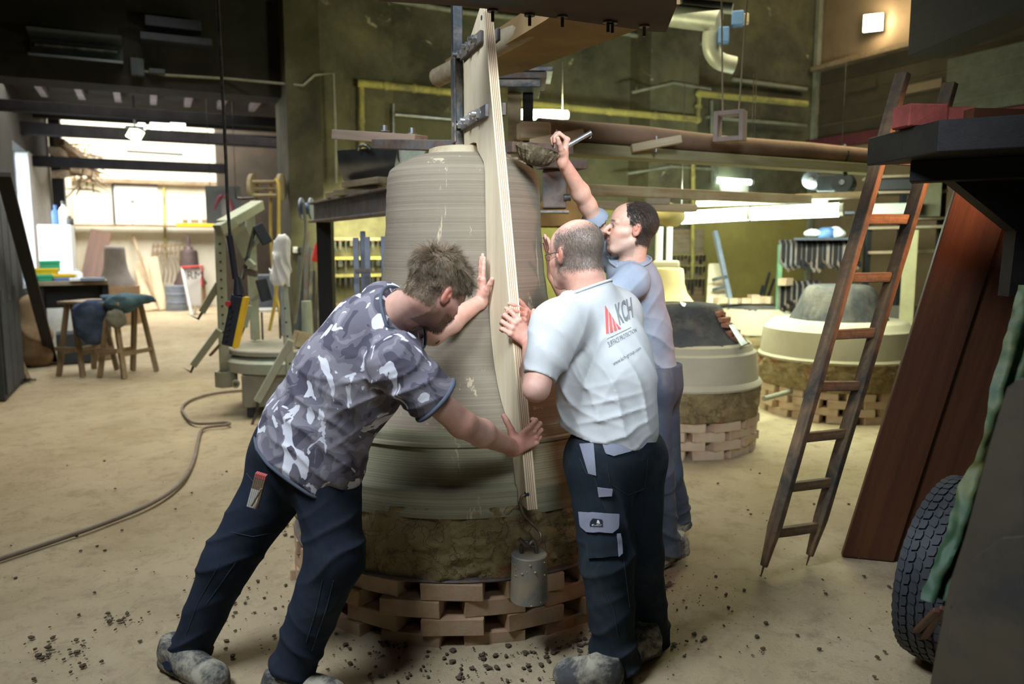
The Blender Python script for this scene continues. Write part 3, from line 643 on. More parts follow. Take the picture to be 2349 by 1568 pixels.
# ------------------------------------------------------------------ tyre
def tyre():
    c = V((*gz(2165, 1440).xy, 0)); R = 0.34; W = 0.19
    axis = (RT*0.62-FW*0.76-UP*0.06).normalized(); up = (UP-axis*UP.dot(axis)).normalized(); fw = axis.cross(up)
    low = 0.345*abs(up.z)+W/2*abs(axis.z)*0.8; ctr = px(2200, 1285, 2.72); ctr.z = low-0.012
    Rm = Matrix((fw, up, axis)).transposed()
    root = E('tyre', V((ctr.x, ctr.y, 0)), 'worn black car tyre leaning against the planks at the lower right', 'tyre')
    prof = [(0.20, -0.07), (0.215, -0.085), (0.27, -0.098), (0.315, -0.092), (0.333, -0.078), (0.339, -0.04), (0.341, 0), (0.339, 0.04), (0.333, 0.078), (0.315, 0.092), (0.27, 0.098), (0.215, 0.085), (0.20, 0.07), (0.205, 0.06), (0.30, 0.07), (0.30, -0.07), (0.205, -0.06), (0.20, -0.07)]
    MB().lathe(prof, ctr, 96, axis=Rm).build('tyre_body', M_['rubber'], root, smooth=40)
    tr = MB(); n = 54
    for i in range(n):
        t = 2*math.pi*i/n
        for j, z in enumerate((-0.071, -0.043, -0.0145, 0.0145, 0.043, 0.071)):
            tt = t+(0.5 if j % 2 else 0)*2*math.pi/n+0.03*(1 if j in (0, 5) else -1); rr = 0.3395 if abs(z) < 0.06 else 0.3335
            er = V((math.cos(tt), math.sin(tt), 0)); et = V((-math.sin(tt), math.cos(tt), 0)); a = 0.016 if abs(z) < 0.06 else 0.0175; b = 0.0115; sk = 0.35*(1 if j % 2 else -1)
            q = [er*rr+et*(sa*a+sk*sb*b)+UP*(z+sb*b) for sa, sb in ((-1, -.8), (0, -1.1), (1, -.8), (1, .8), (0, 1.1), (-1, .8))]
            tr.prism([ctr+Rm @ p for p in q], Rm @ (er*0.007))
    tr.build('tread_blocks', M_['rubber'], root, kind='stuff')
tyre()
# ------------------------------------------------------------------ green tarpaulin, plywood sheet in the corner
M_['tarp'] = mat('green_tarpaulin', (0.05, 0.125, 0.065), (0.03, 0.07, 0.04), 4, 0.5, 0, 0.3, 30, dirt=(0.20, 0.19, 0.06), dscale=1.6, dpos=(0.5, 0.7))
def tarp():
    top = px(2336, 655, 2.3); bot = px(2112, 1375, 2.02); g = []; nu, nv = 40, 90
    wd = (RT*0.98+FW*0.12).normalized(); C_ = [cloth_ for cloth_ in ()]
    for j in range(nv+1):
        t = j/nv; c = top.lerp(bot, t)+RT*0.02*math.sin(t*3.1); row = []; w = 0.16+0.05*math.sin(t*3.0)
        for i in range(nu+1):
            s = i/nu; n3 = mnoise.noise(V((s*4, t*5, 1))); fold = 0.022*math.sin(s*17+2.5*n3)+0.010*mnoise.noise(V((s*9, t*22, 4)))
            row.append(c+wd*(s*w)-FW*fold+RT*0.006*mnoise.noise(V((t*14, 0, 2))))
        g.append(row)
    MB().sheet(g, 0.004).build('tarpaulin', M_['tarp'], None, smooth=80, label='crumpled green tarpaulin hanging beside the tyre at the right edge', cat='tarpaulin')
tarp()
M_['greyply'] = mat('grey_worn_plywood', (0.12, 0.10, 0.068), (0.075, 0.064, 0.045), 2, 0.75, 0, 0.3, 9, (1, 1, 1), dirt=(0.062, 0.060, 0.058), dscale=3)
def corner_sheet():
    pts = [(2100, 1700), (2148, 1467), (2173, 1348), (2216, 1224), (2267, 1040), (2293, 955), (2316, 885), (2340, 868), (2620, 850), (2620, 1700)]
    P = [px(x, y, 1.75-(x-2150)*0.0006) for x, y in pts]
    # keep the sheet planar and give it thickness
    n = (P[3]-P[9]).cross(P[8]-P[9]).normalized(); n = n if n.dot(FW) > 0 else -n
    P = [p-n*(p-P[9]).dot(n) for p in P]
    me = MB().prism(P, n*0.018).mesh(); bm = bmesh.new(); bm.from_mesh(me); bmesh.ops.triangulate(bm, faces=[f for f in bm.faces if len(f.verts) > 4]); bm.to_mesh(me); bm.free()
    root = E('plywood_sheet', V((P[9].x, P[9].y, 0)), 'worn grey brown plywood sheet filling the lower right corner', 'plywood sheet')
    O('sheet_panel', me, M_['greyply'], root)
    for (x, y) in ((2240, 1300), (2195, 1385)):
        q = px(x, y, 1.75); q = q-n*(q-P[9]).dot(n); MB().cyl(q-n*0.001, q+n*0.01, 0.006, n=12).build('nail_hole', M_['black'], root)
    # rounded second sheet in front
    c = px(2360, 1560, 1.7); g = [px(2150+30, 1720, 1.66), px(2178, 1450, 1.66), px(2200, 1330, 1.66), px(2262, 1255, 1.66), px(2349, 1190, 1.66), px(2450, 1160, 1.66), px(2620, 1150, 1.66), px(2620, 1720, 1.66)]
    g = [p-n*(p-g[0]).dot(n) for p in g]; me = MB().prism(g, n*0.008).mesh(); O('front_sheet', me, M_['greyply'], root)
corner_sheet()
for k, (a, b) in enumerate((((2078, 1470), (2150, 1400)), ((2100, 1490), (2165, 1395)))):
    beam('wood_strip', gz(*a, 0.02), px(*b, 2.12), 0.022, 0.016, M_['redplank'], None, label=('short red brown stick on the floor between tyre and plywood sheet, left one', 'short red brown stick on the floor between tyre and plywood sheet, right one')[k], cat='stick')
# ================================================================== PEOPLE
def skin_mat():
    m, nt, P = newmat('skin'); a = nt.nodes.new('ShaderNodeAttribute'); a.attribute_name = 'Col'; v = ncoord(nt)
    f = nramp(nt, nnoise(nt, v, 26, 6, 0.7), [(0.3, (0.88, 0.84, 0.84)), (0.7, (1.08, 1.08, 1.08))])
    nt.links.new(nmix(nt, 1.0, a.outputs['Color'], f, 'MULTIPLY'), P.inputs['Base Color'])
    P.inputs['Roughness'].default_value = 0.5; P.inputs['Specular IOR Level'].default_value = 0.4
    P.inputs['Subsurface Weight'].default_value = 0.12; P.inputs['Subsurface Radius'].default_value = (0.9, 0.35, 0.2); P.inputs['Subsurface Scale'].default_value = 0.006
    nt.links.new(nbump(nt, nnoise(nt, v, 160, 4, 0.7), 0.12, 0.002), P.inputs['Normal']); return m
M_['skin'] = skin_mat()
def cloth(name, c1, c2, scale=6, bump=0.25, dirt=None, dpos=(0.55, 0.75), dscale=4):
    m = mat(name, c1, c2, scale, 0.92, 0, bump, 420, dirt=dirt, dpos=dpos, dscale=dscale, bdist=0.0015, spec=0.15); return m
def camo_mat():
    m, nt, P = newmat('camouflage_jersey'); v = ncoord(nt)
    b = nnoise(nt, v, 9, 2, 0.5, 0.9); col = nramp(nt, b, [(0.0, (0.085, 0.078, 0.105)), (0.45, (0.155, 0.145, 0.18)), (0.55, (0.23, 0.215, 0.25)), (0.66, (0.31, 0.29, 0.325))], 'CONSTANT')
    n2 = nnoise(nt, ncoord(nt, (1.0, 1.25, 0.8)), 9.5, 2.6, 0.55, 1.3)
    w = nramp(nt, n2, [(0.0, (0, 0, 0)), (0.585, (1, 1, 1))], 'CONSTANT'); col = nmix(nt, w, col, (0.66, 0.67, 0.74))
    nt.links.new(col, P.inputs['Base Color']); P.inputs['Roughness'].default_value = 0.9; P.inputs['Specular IOR Level'].default_value = 0.2
    nt.links.new(nbump(nt, nnoise(nt, v, 500, 3, 0.6), 0.2, 0.001), P.inputs['Normal']); return m
M_['camo'] = camo_mat()
M_['camotrim'] = cloth('grey_collar_band', (0.11, 0.13, 0.17), (0.08, 0.095, 0.13))
M_['greytee'] = cloth('light_grey_jersey', (0.52, 0.54, 0.55), (0.44, 0.46, 0.47), 9, dirt=(0.42, 0.38, 0.28), dpos=(0.66, 0.78), dscale=7)
M_['bluetee'] = cloth('slate_blue_jersey', (0.26, 0.30, 0.36), (0.20, 0.24, 0.30), 9)
M_['navy'] = cloth('navy_work_cloth', (0.020, 0.028, 0.044), (0.012, 0.018, 0.032), 5, dirt=(0.05, 0.055, 0.06), dpos=(0.5, 0.85), dscale=3)
M_['navy2'] = cloth('dark_teal_work_cloth', (0.018, 0.027, 0.036), (0.011, 0.017, 0.025), 5, dirt=(0.05, 0.06, 0.062), dpos=(0.5, 0.85), dscale=4)
M_['denim'] = cloth('faded_blue_work_cloth', (0.075, 0.095, 0.13), (0.045, 0.06, 0.09), 5, dirt=(0.17, 0.17, 0.17), dpos=(0.5, 0.8), dscale=3)
M_['flap'] = cloth('grey_pocket_cloth', (0.27, 0.29, 0.36), (0.21, 0.225, 0.29), 7)
M_['shoe'] = mat('dusty_work_shoe', (0.10, 0.10, 0.10), (0.04, 0.043, 0.047), 14, 0.85, 0, 0.3, 80, dirt=(0.40, 0.37, 0.29), dscale=9, dpos=(0.44, 0.60))
M_['sole'] = mat('shoe_sole', (0.07, 0.07, 0.07), (0.04, 0.04, 0.04), 14, 0.8, 0, 0.3, 80, dirt=(0.34, 0.31, 0.24), dscale=9)
def head_frame(c, fwd, up):
    f = fwd.normalized(); r = f.cross(up).normalized(); u = r.cross(f)
    return c, r, f, u, Matrix((r, f, u)).transposed()     # local x = person's right, y = forward, z = up
def hl(H, x, y, z): return H[0]+H[1]*x+H[2]*y+H[3]*z
def add_head(S, H, s=1.0, jaw=1.0, nose=1.0):
    L = lambda x, y, z: hl(H, x*s, y*s, z*s); R = H[4]
    Rm = np.array(R, dtype=np.float32)
    S.ell(L(0, -0.018, 0.036), (0.078*s, 0.098*s, 0.084*s), Rm, 0.02)
    S.ell(L(0, 0.035, 0.03), (0.068*s, 0.06*s, 0.066*s), Rm, 0.025)
    S.ell(L(0, 0.028, -0.045), (0.06*s*jaw, 0.062*s, 0.074*s), Rm, 0.025)
    S.cone(L(-0.022, 0.068, -0.098), L(0.022, 0.068, -0.098), 0.017*s*jaw, k=0.02)
    for g in (-1, 1):
        S.cone(L(g*0.052*jaw, 0.0, -0.06), L(g*0.022, 0.062, -0.098), 0.018*s, k=0.022)
        S.cone(L(g*0.044, 0.066, -0.026), L(g*0.055, 0.03, -0.022), 0.016*s, k=0.018)      # cheekbone
        S.ell(L(g*0.033, 0.103, 0.0), (0.018*s, 0.017*s, 0.0125*s), Rm, 0.016, -1); S.ell(L(g*0.030, 0.072, -0.050), (0.020*s, 0.022*s, 0.030*s), Rm, 0.02)          # eye socket
        S.cone(L(g*0.012, 0.088, 0.017), L(g*0.046, 0.078, 0.016), 0.0085*s, k=0.012)       # brow
        S.ell(L(g*0.032, 0.076, 0.0), (0.0145*s, 0.0135*s, 0.0135*s), Rm, 0.004)            # lid over the eyeball
        S.cone(L(g*0.010, 0.099, -0.036), L(g*0.013, 0.094, -0.036), 0.0072*s*nose, k=0.006)
        # ear: rim, lobe, bowl
        S.ell(L(g*0.080, -0.008, -0.004), (0.011*s, 0.019*s, 0.031*s), np.array(R @ Matrix.Rotation(g*0.35, 3, 'Z') @ Matrix.Rotation(0.2, 3, 'X'), dtype=np.float32), 0.006)
        S.ell(L(g*0.092, -0.003, 0.0), (0.009*s, 0.010*s, 0.019*s), Rm, 0.004, -1)
        S.ell(L(g*0.088, -0.001, -0.004), (0.004*s, 0.006*s, 0.009*s), Rm, 0.004)
    S.cone(L(0, 0.090, 0.008), L(0, 0.112*nose, -0.028), 0.0075*s, 0.0115*s, 0.009)            # nose
    S.cone(L(-0.017, 0.086, -0.063), L(0.017, 0.086, -0.063), 0.0065*s, k=0.006)
    S.cone(L(0, 0.091, -0.062), L(0, 0.090, -0.063), 0.0068*s, k=0.006)
    S.cone(L(-0.014, 0.086, -0.076), L(0.014, 0.086, -0.076), 0.0075*s, k=0.006)
    S.cone(L(-0.022, 0.0965, -0.0695), L(0.022, 0.0965, -0.0695), 0.0018*s, k=0.005, op=-1)
def add_hand(S, W, d, n, side, curl, spread=0.10, s=1.0, thumb=(0.9, 0.55, 0.1, 0.35), ab=0.0):
    """side: direction of the thumb; n: direction the palm faces; curl per finger = three bend angles"""
    d = V(d).normalized(); n = (V(n)-d*V(n).dot(d)).normalized(); t = d.cross(n).normalized()
    if t.dot(V(side)) < 0: t = -t
    tips = []
    kn = [(0.030, 0.088), (0.010, 0.093), (-0.011, 0.089), (-0.030, 0.080)]; ln = [(0.044, 0.026, 0.021), (0.048, 0.030, 0.022), (0.044, 0.028, 0.021), (0.035, 0.021, 0.019)]
    rr = [0.0098, 0.0100, 0.0095, 0.0084]
    for i, ((a, b), l, r) in enumerate(zip(kn, ln, rr)):
        K = W+t*(a*s)+d*(b*s)
        S.cone(W+t*(a*0.45*s)+d*0.008, K, 0.0165*s, 0.0118*s, 0.012)
    S.cone(W-d*0.01, W+d*0.02*s, 0.024*s, 0.022*s, 0.018, 0.72, n)
    for i, ((a, b), l, r) in enumerate(zip(kn, ln, rr)):
        p = W+t*(a*s)+d*(b*s)-n*0.001; ang = 0.0; c = curl[i] if isinstance(curl[0], (tuple, list)) else curl
        fd = (d+t*(spread*(1.5-i)*0.9+ab)).normalized(); fn = (n-fd*n.dot(fd)).normalized()
        S.ell(p-fn*0.004*s, (0.011*s,)*3, None, 0.004)
        for j in range(3):
            ang += c[j]; q = p+(fd*math.cos(ang)+fn*math.sin(ang))*(l[j]*s)
            S.cone(p, q, r*s*(1-0.07*j), r*s*(0.93-0.09*j), 0.004); p = q
        tips.append((p, (fd*math.cos(ang)+fn*math.sin(ang)), (fn*math.cos(ang)-fd*math.sin(ang)), r*s))
    ts, td, tn, tb = thumb; p = W+t*(0.020*s)+d*(0.018*s)+n*(0.006*s); v = (t*ts+d*td+n*tn).normalized()
    S.cone(W+d*0.03*s+t*0.008*s, p+v*0.02*s, 0.017*s, 0.015*s, 0.012)
    q = p+v*(0.042*s); S.cone(p, q, 0.016*s, 0.0125*s, 0.01); p = q; v = (v+d*tb+n*0.15).normalized(); q = p+v*(0.032*s); S.cone(p, q, 0.0125*s, 0.0108*s, 0.005)
    p = q; v = (v+d*tb*0.6).normalized(); q = p+v*(0.024*s); S.cone(p, q, 0.0112*s, 0.0092*s, 0.005)
    return tips, (q, v)
def lerpc(a, b, t): t = np.clip(t, 0, 1)[:, None]; return a*(1-t)+np.array(b, np.float32)*t
def skin_col(P, H, tone, hands, scalp=None, stubble=None, s=1.0, flush=0.5):
    c = np.tile(np.array(tone, np.float32), (len(P), 1)); n = wn(P, 22, 1)*0.5+0.5; c = lerpc(c, (tone[0]*1.02, tone[1]*0.70, tone[2]*0.62), n*flush)
    q = (P-A3(H[0])) @ np.array(H[4], dtype=np.float32)/s; x, y, z = q[:, 0], q[:, 1], q[:, 2]; hd = (np.abs(x) < 0.11) & (np.abs(y) < 0.15) & (z > -0.16) & (z < 0.16)
    red = (tone[0]*1.0, tone[1]*0.50, tone[2]*0.42)
    ear = np.exp(-(((np.abs(x)-0.087)/0.014)**2+((y+0.008)/0.03)**2+((z+0.004)/0.035)**2)); c = lerpc(c, red, ear*hd*0.9)
    nose = np.exp(-((x/0.022)**2+((y-0.11)/0.02)**2+((z+0.03)/0.02)**2)); ck = np.exp(-(((np.abs(x)-0.045)/0.022)**2+((z+0.035)/0.022)**2))*(y > 0.02); c = lerpc(c, red, (nose*0.6+ck*0.45)*hd)
    if stubble:
        m = ((z < -0.035-0.35*np.maximum(0, 0.075-y)*0) & (y > -0.02) & (z > -0.125)).astype(np.float32)*np.clip((-z-0.035)/0.02, 0, 1); m *= 1-np.exp(-((x/0.02)**2+((z+0.069)/0.008)**2)); c = lerpc(c, stubble[0], m*stubble[1]*hd)
    lip = np.exp(-((x/0.021)**4+((z+0.0695)/0.0105)**4))*(y > 0.07); c = lerpc(c, (tone[0]*0.78, tone[1]*0.38, tone[2]*0.36), lip*hd*0.85)
    br = np.exp(-(((np.abs(x)-0.030)/0.019)**4+((z-0.0215+0.1*(np.abs(x)-0.03))/0.0048)**4))*(y > 0.05); bc = scalp[0] if scalp else (0.1, 0.07, 0.05); c = lerpc(c, tuple(k*0.8 for k in bc), br*hd*0.85)
    ey = np.exp(-(((np.abs(x)-0.032)/0.0125)**4+((z+0.001)/0.0030)**4))*(y > 0.06); c = lerpc(c, (0.03, 0.02, 0.02), ey*hd*0.9)
    if scalp: c = lerpc(c, scalp[0], scalp[1](x, y, z)*hd*scalp[2])
    for h in hands:
        w = np.exp(-(((P-A3(h[0]))**2).sum(1)/(h[1]**2))**2); c = lerpc(c, red, w*0.30); c = lerpc(c, (0.42, 0.33, 0.25), w*np.clip(wn(P, 60, 2), 0, 1)*h[2])
    return c
def strands(name, H, vv, F, mask, L, mt, root, n, comb, rad=0.00045, spread=0.35, seg=4, s=1.0, wild=0.0, lift=0.5, wf=45):
    q = ((vv-A3(H[0])) @ np.array(H[4], dtype=np.float32))/s; w = mask(q[:, 0], q[:, 1], q[:, 2]); box = (np.abs(q) < 0.17).all(1); w = w*box
    fc = F; a = vv[fc[:, 0]]; nn = np.cross(vv[fc[:, 1]]-a, vv[fc[:, 3]]-a); nn /= np.maximum(np.linalg.norm(nn, axis=1), 1e-9)[:, None]
    fw = w[fc[:, 0]]; rs = np.random.RandomState(5); idx = rs.choice(len(fc), n, p=fw/fw.sum()); b1 = vv[fc[idx, 1]]-a[idx]; b2 = vv[fc[idx, 3]]-a[idx]
    P0 = a[idx]+b1*rs.rand(n, 1)+b2*rs.rand(n, 1); N = nn[idx]; Ql = ((P0-A3(H[0])) @ np.array(H[4], dtype=np.float32))/s
    cd = comb(Ql[:, 0], Ql[:, 1], Ql[:, 2]) @ np.array(H[4], dtype=np.float32).T; cd = cd-N*(cd*N).sum(1)[:, None]*0.8
    cd += (np.stack([wn(P0, wf, 0), wn(P0, wf, 1), wn(P0, wf, 2)], 1))*wild + rs.normal(size=(n, 3))*spread*0.4
    cd /= np.linalg.norm(cd, axis=1)[:, None]; ln = L(Ql[:, 0], Ql[:, 1], Ql[:, 2])*rs.uniform(0.7, 1.15, n)
    pts = [P0-N*0.001]; d = N*lift+cd*(1-lift); d /= np.linalg.norm(d, axis=1)[:, None]; p = P0
    for k in range(seg):
        p = p+d*(ln/seg)[:, None]; pts.append(p); d = d+cd*0.45+np.array([0, 0, -0.10]); d /= np.linalg.norm(d, axis=1)[:, None]
    pts = np.stack(pts, 1); side = np.cross(d, N); side /= np.maximum(np.linalg.norm(side, axis=1), 1e-6)[:, None]; s2 = np.cross(side, d)
    m = seg+1; rr = rad*(1-0.75*np.arange(m)/seg); ring = []
    for t in range(3):
        an = 2*math.pi*t/3; ring.append(pts+(side[:, None]*math.cos(an)+s2[:, None]*math.sin(an))*rr[None, :, None])
    Vv = np.stack(ring, 2).reshape(-1, 3); base = (np.arange(n)*m*3)[:, None, None, None]; k = np.arange(seg)[None, :, None, None]*3; t = np.arange(3)[None, None, :, None]; t2 = (t+1) % 3
    FF = np.concatenate([base+k+t, base+k+t2, base+k+3+t2, base+k+3+t], 3).reshape(-1, 4)
    me = bpy.data.meshes.new(name); me.vertices.add(len(Vv)); me.vertices.foreach_set('co', Vv.astype(np.float32).ravel()); me.loops.add(len(FF)*4); me.loops.foreach_set('vertex_index', FF.astype(np.int32).ravel())
    me.polygons.add(len(FF)); me.polygons.foreach_set('loop_start', np.arange(0, len(FF)*4, 4, dtype=np.int32)); me.polygons.foreach_set('use_smooth', np.ones(len(FF), bool)); me.update(calc_edges=True)
    return O(name, me, mt, root)
class Cloth:
    """mesh of a garment plus a ray caster, so that pockets, seams and prints can be laid on it"""
    def __init__(s, name, S, vox, m, root, label=None, col=None):
        me, vv, F = S.mesh(name, vox, col); s.o = O(name, me, m, root, label=label); s.vv = vv; s.F = F
        s.bvh = BVHTree.FromPolygons([tuple(v) for v in vv.tolist()], [tuple(f) for f in F.tolist()])
    def hit(s, x, y, off=0.003):
        d = ray(x, y).normalized(); h = s.bvh.ray_cast(CAMV, d)
        if h[0] is None:
            h = s.bvh.find_nearest(px(x, y, (s.cen-CAMV).dot(FW)) if hasattr(s, 'cen') else CAMV+d*2.6)
        return h[0]+h[1]*off*(1 if h[1].dot(d) < 0 else -1)
    def patch(s, name, quad, m, nu=10, nv=8, off=0.004, th=0.004, label=None, edge=None):
        g = []
        for j in range(nv+1):
            row = []
            for i in range(nu+1):
                u = i/nu; v = j/nv
                if edge: u = 0.5+(u-0.5)*edge(v)
                x = (quad[0][0]*(1-u)+quad[1][0]*u)*(1-v)+(quad[3][0]*(1-u)+quad[2][0]*u)*v; y = (quad[0][1]*(1-u)+quad[1][1]*u)*(1-v)+(quad[3][1]*(1-u)+quad[2][1]*u)*v
                row.append(s.hit(x, y, off))
            g.append(row)
        c = g[nv//2][nu//2]; nn = (g[-1][0]-g[0][0]).cross(g[0][-1]-g[0][0])
        if nn.dot(c-CAMV) > 0: g = [r[::-1] for r in g]
        nn = (g[0][-1]-g[0][0]).cross(g[-1][0]-g[0][0])
        return MB().sheet(g, th if nn.dot(c-CAMV) < 0 else -th).build(name, m, s.o, smooth=50, label=label)
    def line(s, name, pts, m, r=0.0012, off=0.001):
        q = []
        for a, b in zip(pts[:-1], pts[1:]):
            n = max(2, int(math.hypot(b[0]-a[0], b[1]-a[1])/8))
            for k in range(n): q.append(s.hit(a[0]+(b[0]-a[0])*k/n, a[1]+(b[1]-a[1])*k/n, off))
        return MB().tube(q, r, 5).build(name, m, s.o, smooth=60)
    def band(s, c, n, r0, nm, m, rr=0.006, nseg=48, lim=0.3, w=1.0):
        n = V(n).normalized(); Rn = frame(n, RT); q = []; last = None
        for i in range(nseg):
            t = 2*math.pi*i/nseg; d = Rn @ V((math.cos(t), math.sin(t), 0)); h = s.bvh.ray_cast(c-n*0.005+d*lim, -d)
            if h[0] is not None and 0.4*r0 < (h[0]-c).length < 1.7*r0: last = (h[0]-c).length
            q.append(c+d*((last or r0)+0.001))
        q.append(q[0]); return MB().tube(q, rr, 8).build(nm, m, s.o, smooth=60)
    def text(s, body, quad, m, name='print', off=0.002, bold=0.0):
        cu = bpy.data.curves.new('t', 'FONT'); cu.body = body; cu.resolution_u = 3; cu.offset = bold; t = bpy.data.objects.new('t', cu)
        me = bpy.data.meshes.new_from_object(t); bpy.data.objects.remove(t); bm = bmesh.new(); bm.from_mesh(me)
        bmesh.ops.triangulate(bm, faces=bm.faces); bmesh.ops.subdivide_edges(bm, edges=[e for e in bm.edges if e.calc_length() > 0.15], cuts=2, use_grid_fill=True)
        xs = [v.co.x for v in bm.verts]; ys = [v.co.y for v in bm.verts]; x0, x1 = min(xs), max(xs); y0, y1 = min(ys), max(ys)
        for w in bm.verts:
            u = (w.co.x-x0)/(x1-x0); v = 1-(w.co.y-y0)/(y1-y0)
            x = (quad[0][0]*(1-u)+quad[1][0]*u)*(1-v)+(quad[3][0]*(1-u)+quad[2][0]*u)*v; y = (quad[0][1]*(1-u)+quad[1][1]*u)*(1-v)+(quad[3][1]*(1-u)+quad[2][1]*u)*v
            w.co = s.hit(x, y, off)
        bm.to_mesh(me); bm.free(); me.materials.clear(); return O(name, me, m, s.o)
def shoe(root, heel, toe, side_h=0.10, pitch=0.0, label=None):
    f = (toe-heel); L = f.length; f.normalize(); r = f.cross(UP).normalized(); u = r.cross(f)
    P = lambda a, b, c: heel+f*a+r*b+u*c
    S = SDF(); S.cone(P(0.046, 0, 0.048), P(0.16, 0, 0.042), 0.040, 0.045, 0.03); S.cone(P(0.16, 0, 0.042), P(L-0.058, 0, 0.036), 0.046, 0.047, 0.035)
    S.cone(P(0.055, 0, 0.06), P(0.060, 0, 0.10), 0.040, 0.038, 0.035); S.cone(P(0.07, 0, 0.085), P(0.19, 0, 0.050), 0.036, 0.034, 0.045)
    S.ell(P(L-0.085, 0.0, 0.040), (0.085, 0.052, 0.045), np.array(Matrix((f, r, u)).transposed(), dtype=np.float32), 0.03)
    S.cut(P(0.1, 0, 0.022), -u, 0.5); S.cut(P(0.05, 0, 0.115), u, 0.12); S.dmax = 0.004; S.disp = lambda q: 0.0012*wn(q, 60, 1)
    me, vv, F = S.mesh('shoe', 0.0045); o = O('shoe', me, M_['shoe'], root, label=label)
    s2 = SDF(); s2.cone(P(0.045, 0, 0.015), P(0.10, 0, 0.015), 0.046, 0.040, 0.02); s2.cone(P(0.10, 0, 0.015), P(L-0.055, 0, 0.017), 0.042, 0.054, 0.02); s2.cut(P(0.1, 0, 0.03), u, 0.5); s2.cut(P(0.1, 0, 0.0), -u, 0.5)
    for k in range(9):
        a = 0.02+k*(L-0.03)/9
        s2.cone(P(a, -0.08, 0.0), P(a, 0.08, 0.0), 0.0045, k=0.002, op=-1)
    me, vv, F = s2.mesh('sole', 0.0045); O('sole', me, M_['sole'], o)
    lc = MB()
    for k in range(4):
        a = 0.115+k*0.022; h = 0.117-k*0.011
        lc.tube([P(a, -0.027, h-0.012), P(a+0.008, 0, h+0.004), P(a+0.012, 0.027, h-0.012)], 0.0025, 6, 1)
    lc.build('lace', M_['sole'], o, smooth=60); return o
def nails(tips, thumb, root): pass
def limb(S, a, b, c, r0, r1, r2, k=0.03): S.cone(a, b, r0, r1, k); S.cone(b, c, r1*0.98, r2, k)
SW = (0.60, 0.385, 0.31)
def on_board(x, y, t=0.0):
    o = AX(0, 0, t); d = ray(x, y); return CAMV+d*((o-CAMV).dot(TAN)/d.dot(TAN))
def pixel(p):
    q = p-CAMV; f = q.dot(FW); up = q.z; zc = f*cP-up*sP; return (1174.5+FPX*q.dot(RT)/zc, 784-FPX*(up*cP+f*sP)/zc)
def edge_at(y):
    lo, hi = 0.56, 2.5
    for _ in range(40):
        z = (lo+hi)/2
        if pixel(AX(outer(z), z, TT/2))[1] > y: lo = z
        else: hi = z
    return AX(outer(lo), lo, TT/2)
def two_bone(a, c, L1, L2, pole):       # elbow position from shoulder and wrist
    d = c-a; L = min(d.length, (L1+L2)*0.999); x = d.normalized(); t = (L1*L1-L2*L2+L*L)/(2*L); h = math.sqrt(max(L1*L1-t*t, 0)); p = (pole-x*pole.dot(x)).normalized(); return a+x*t+p*h

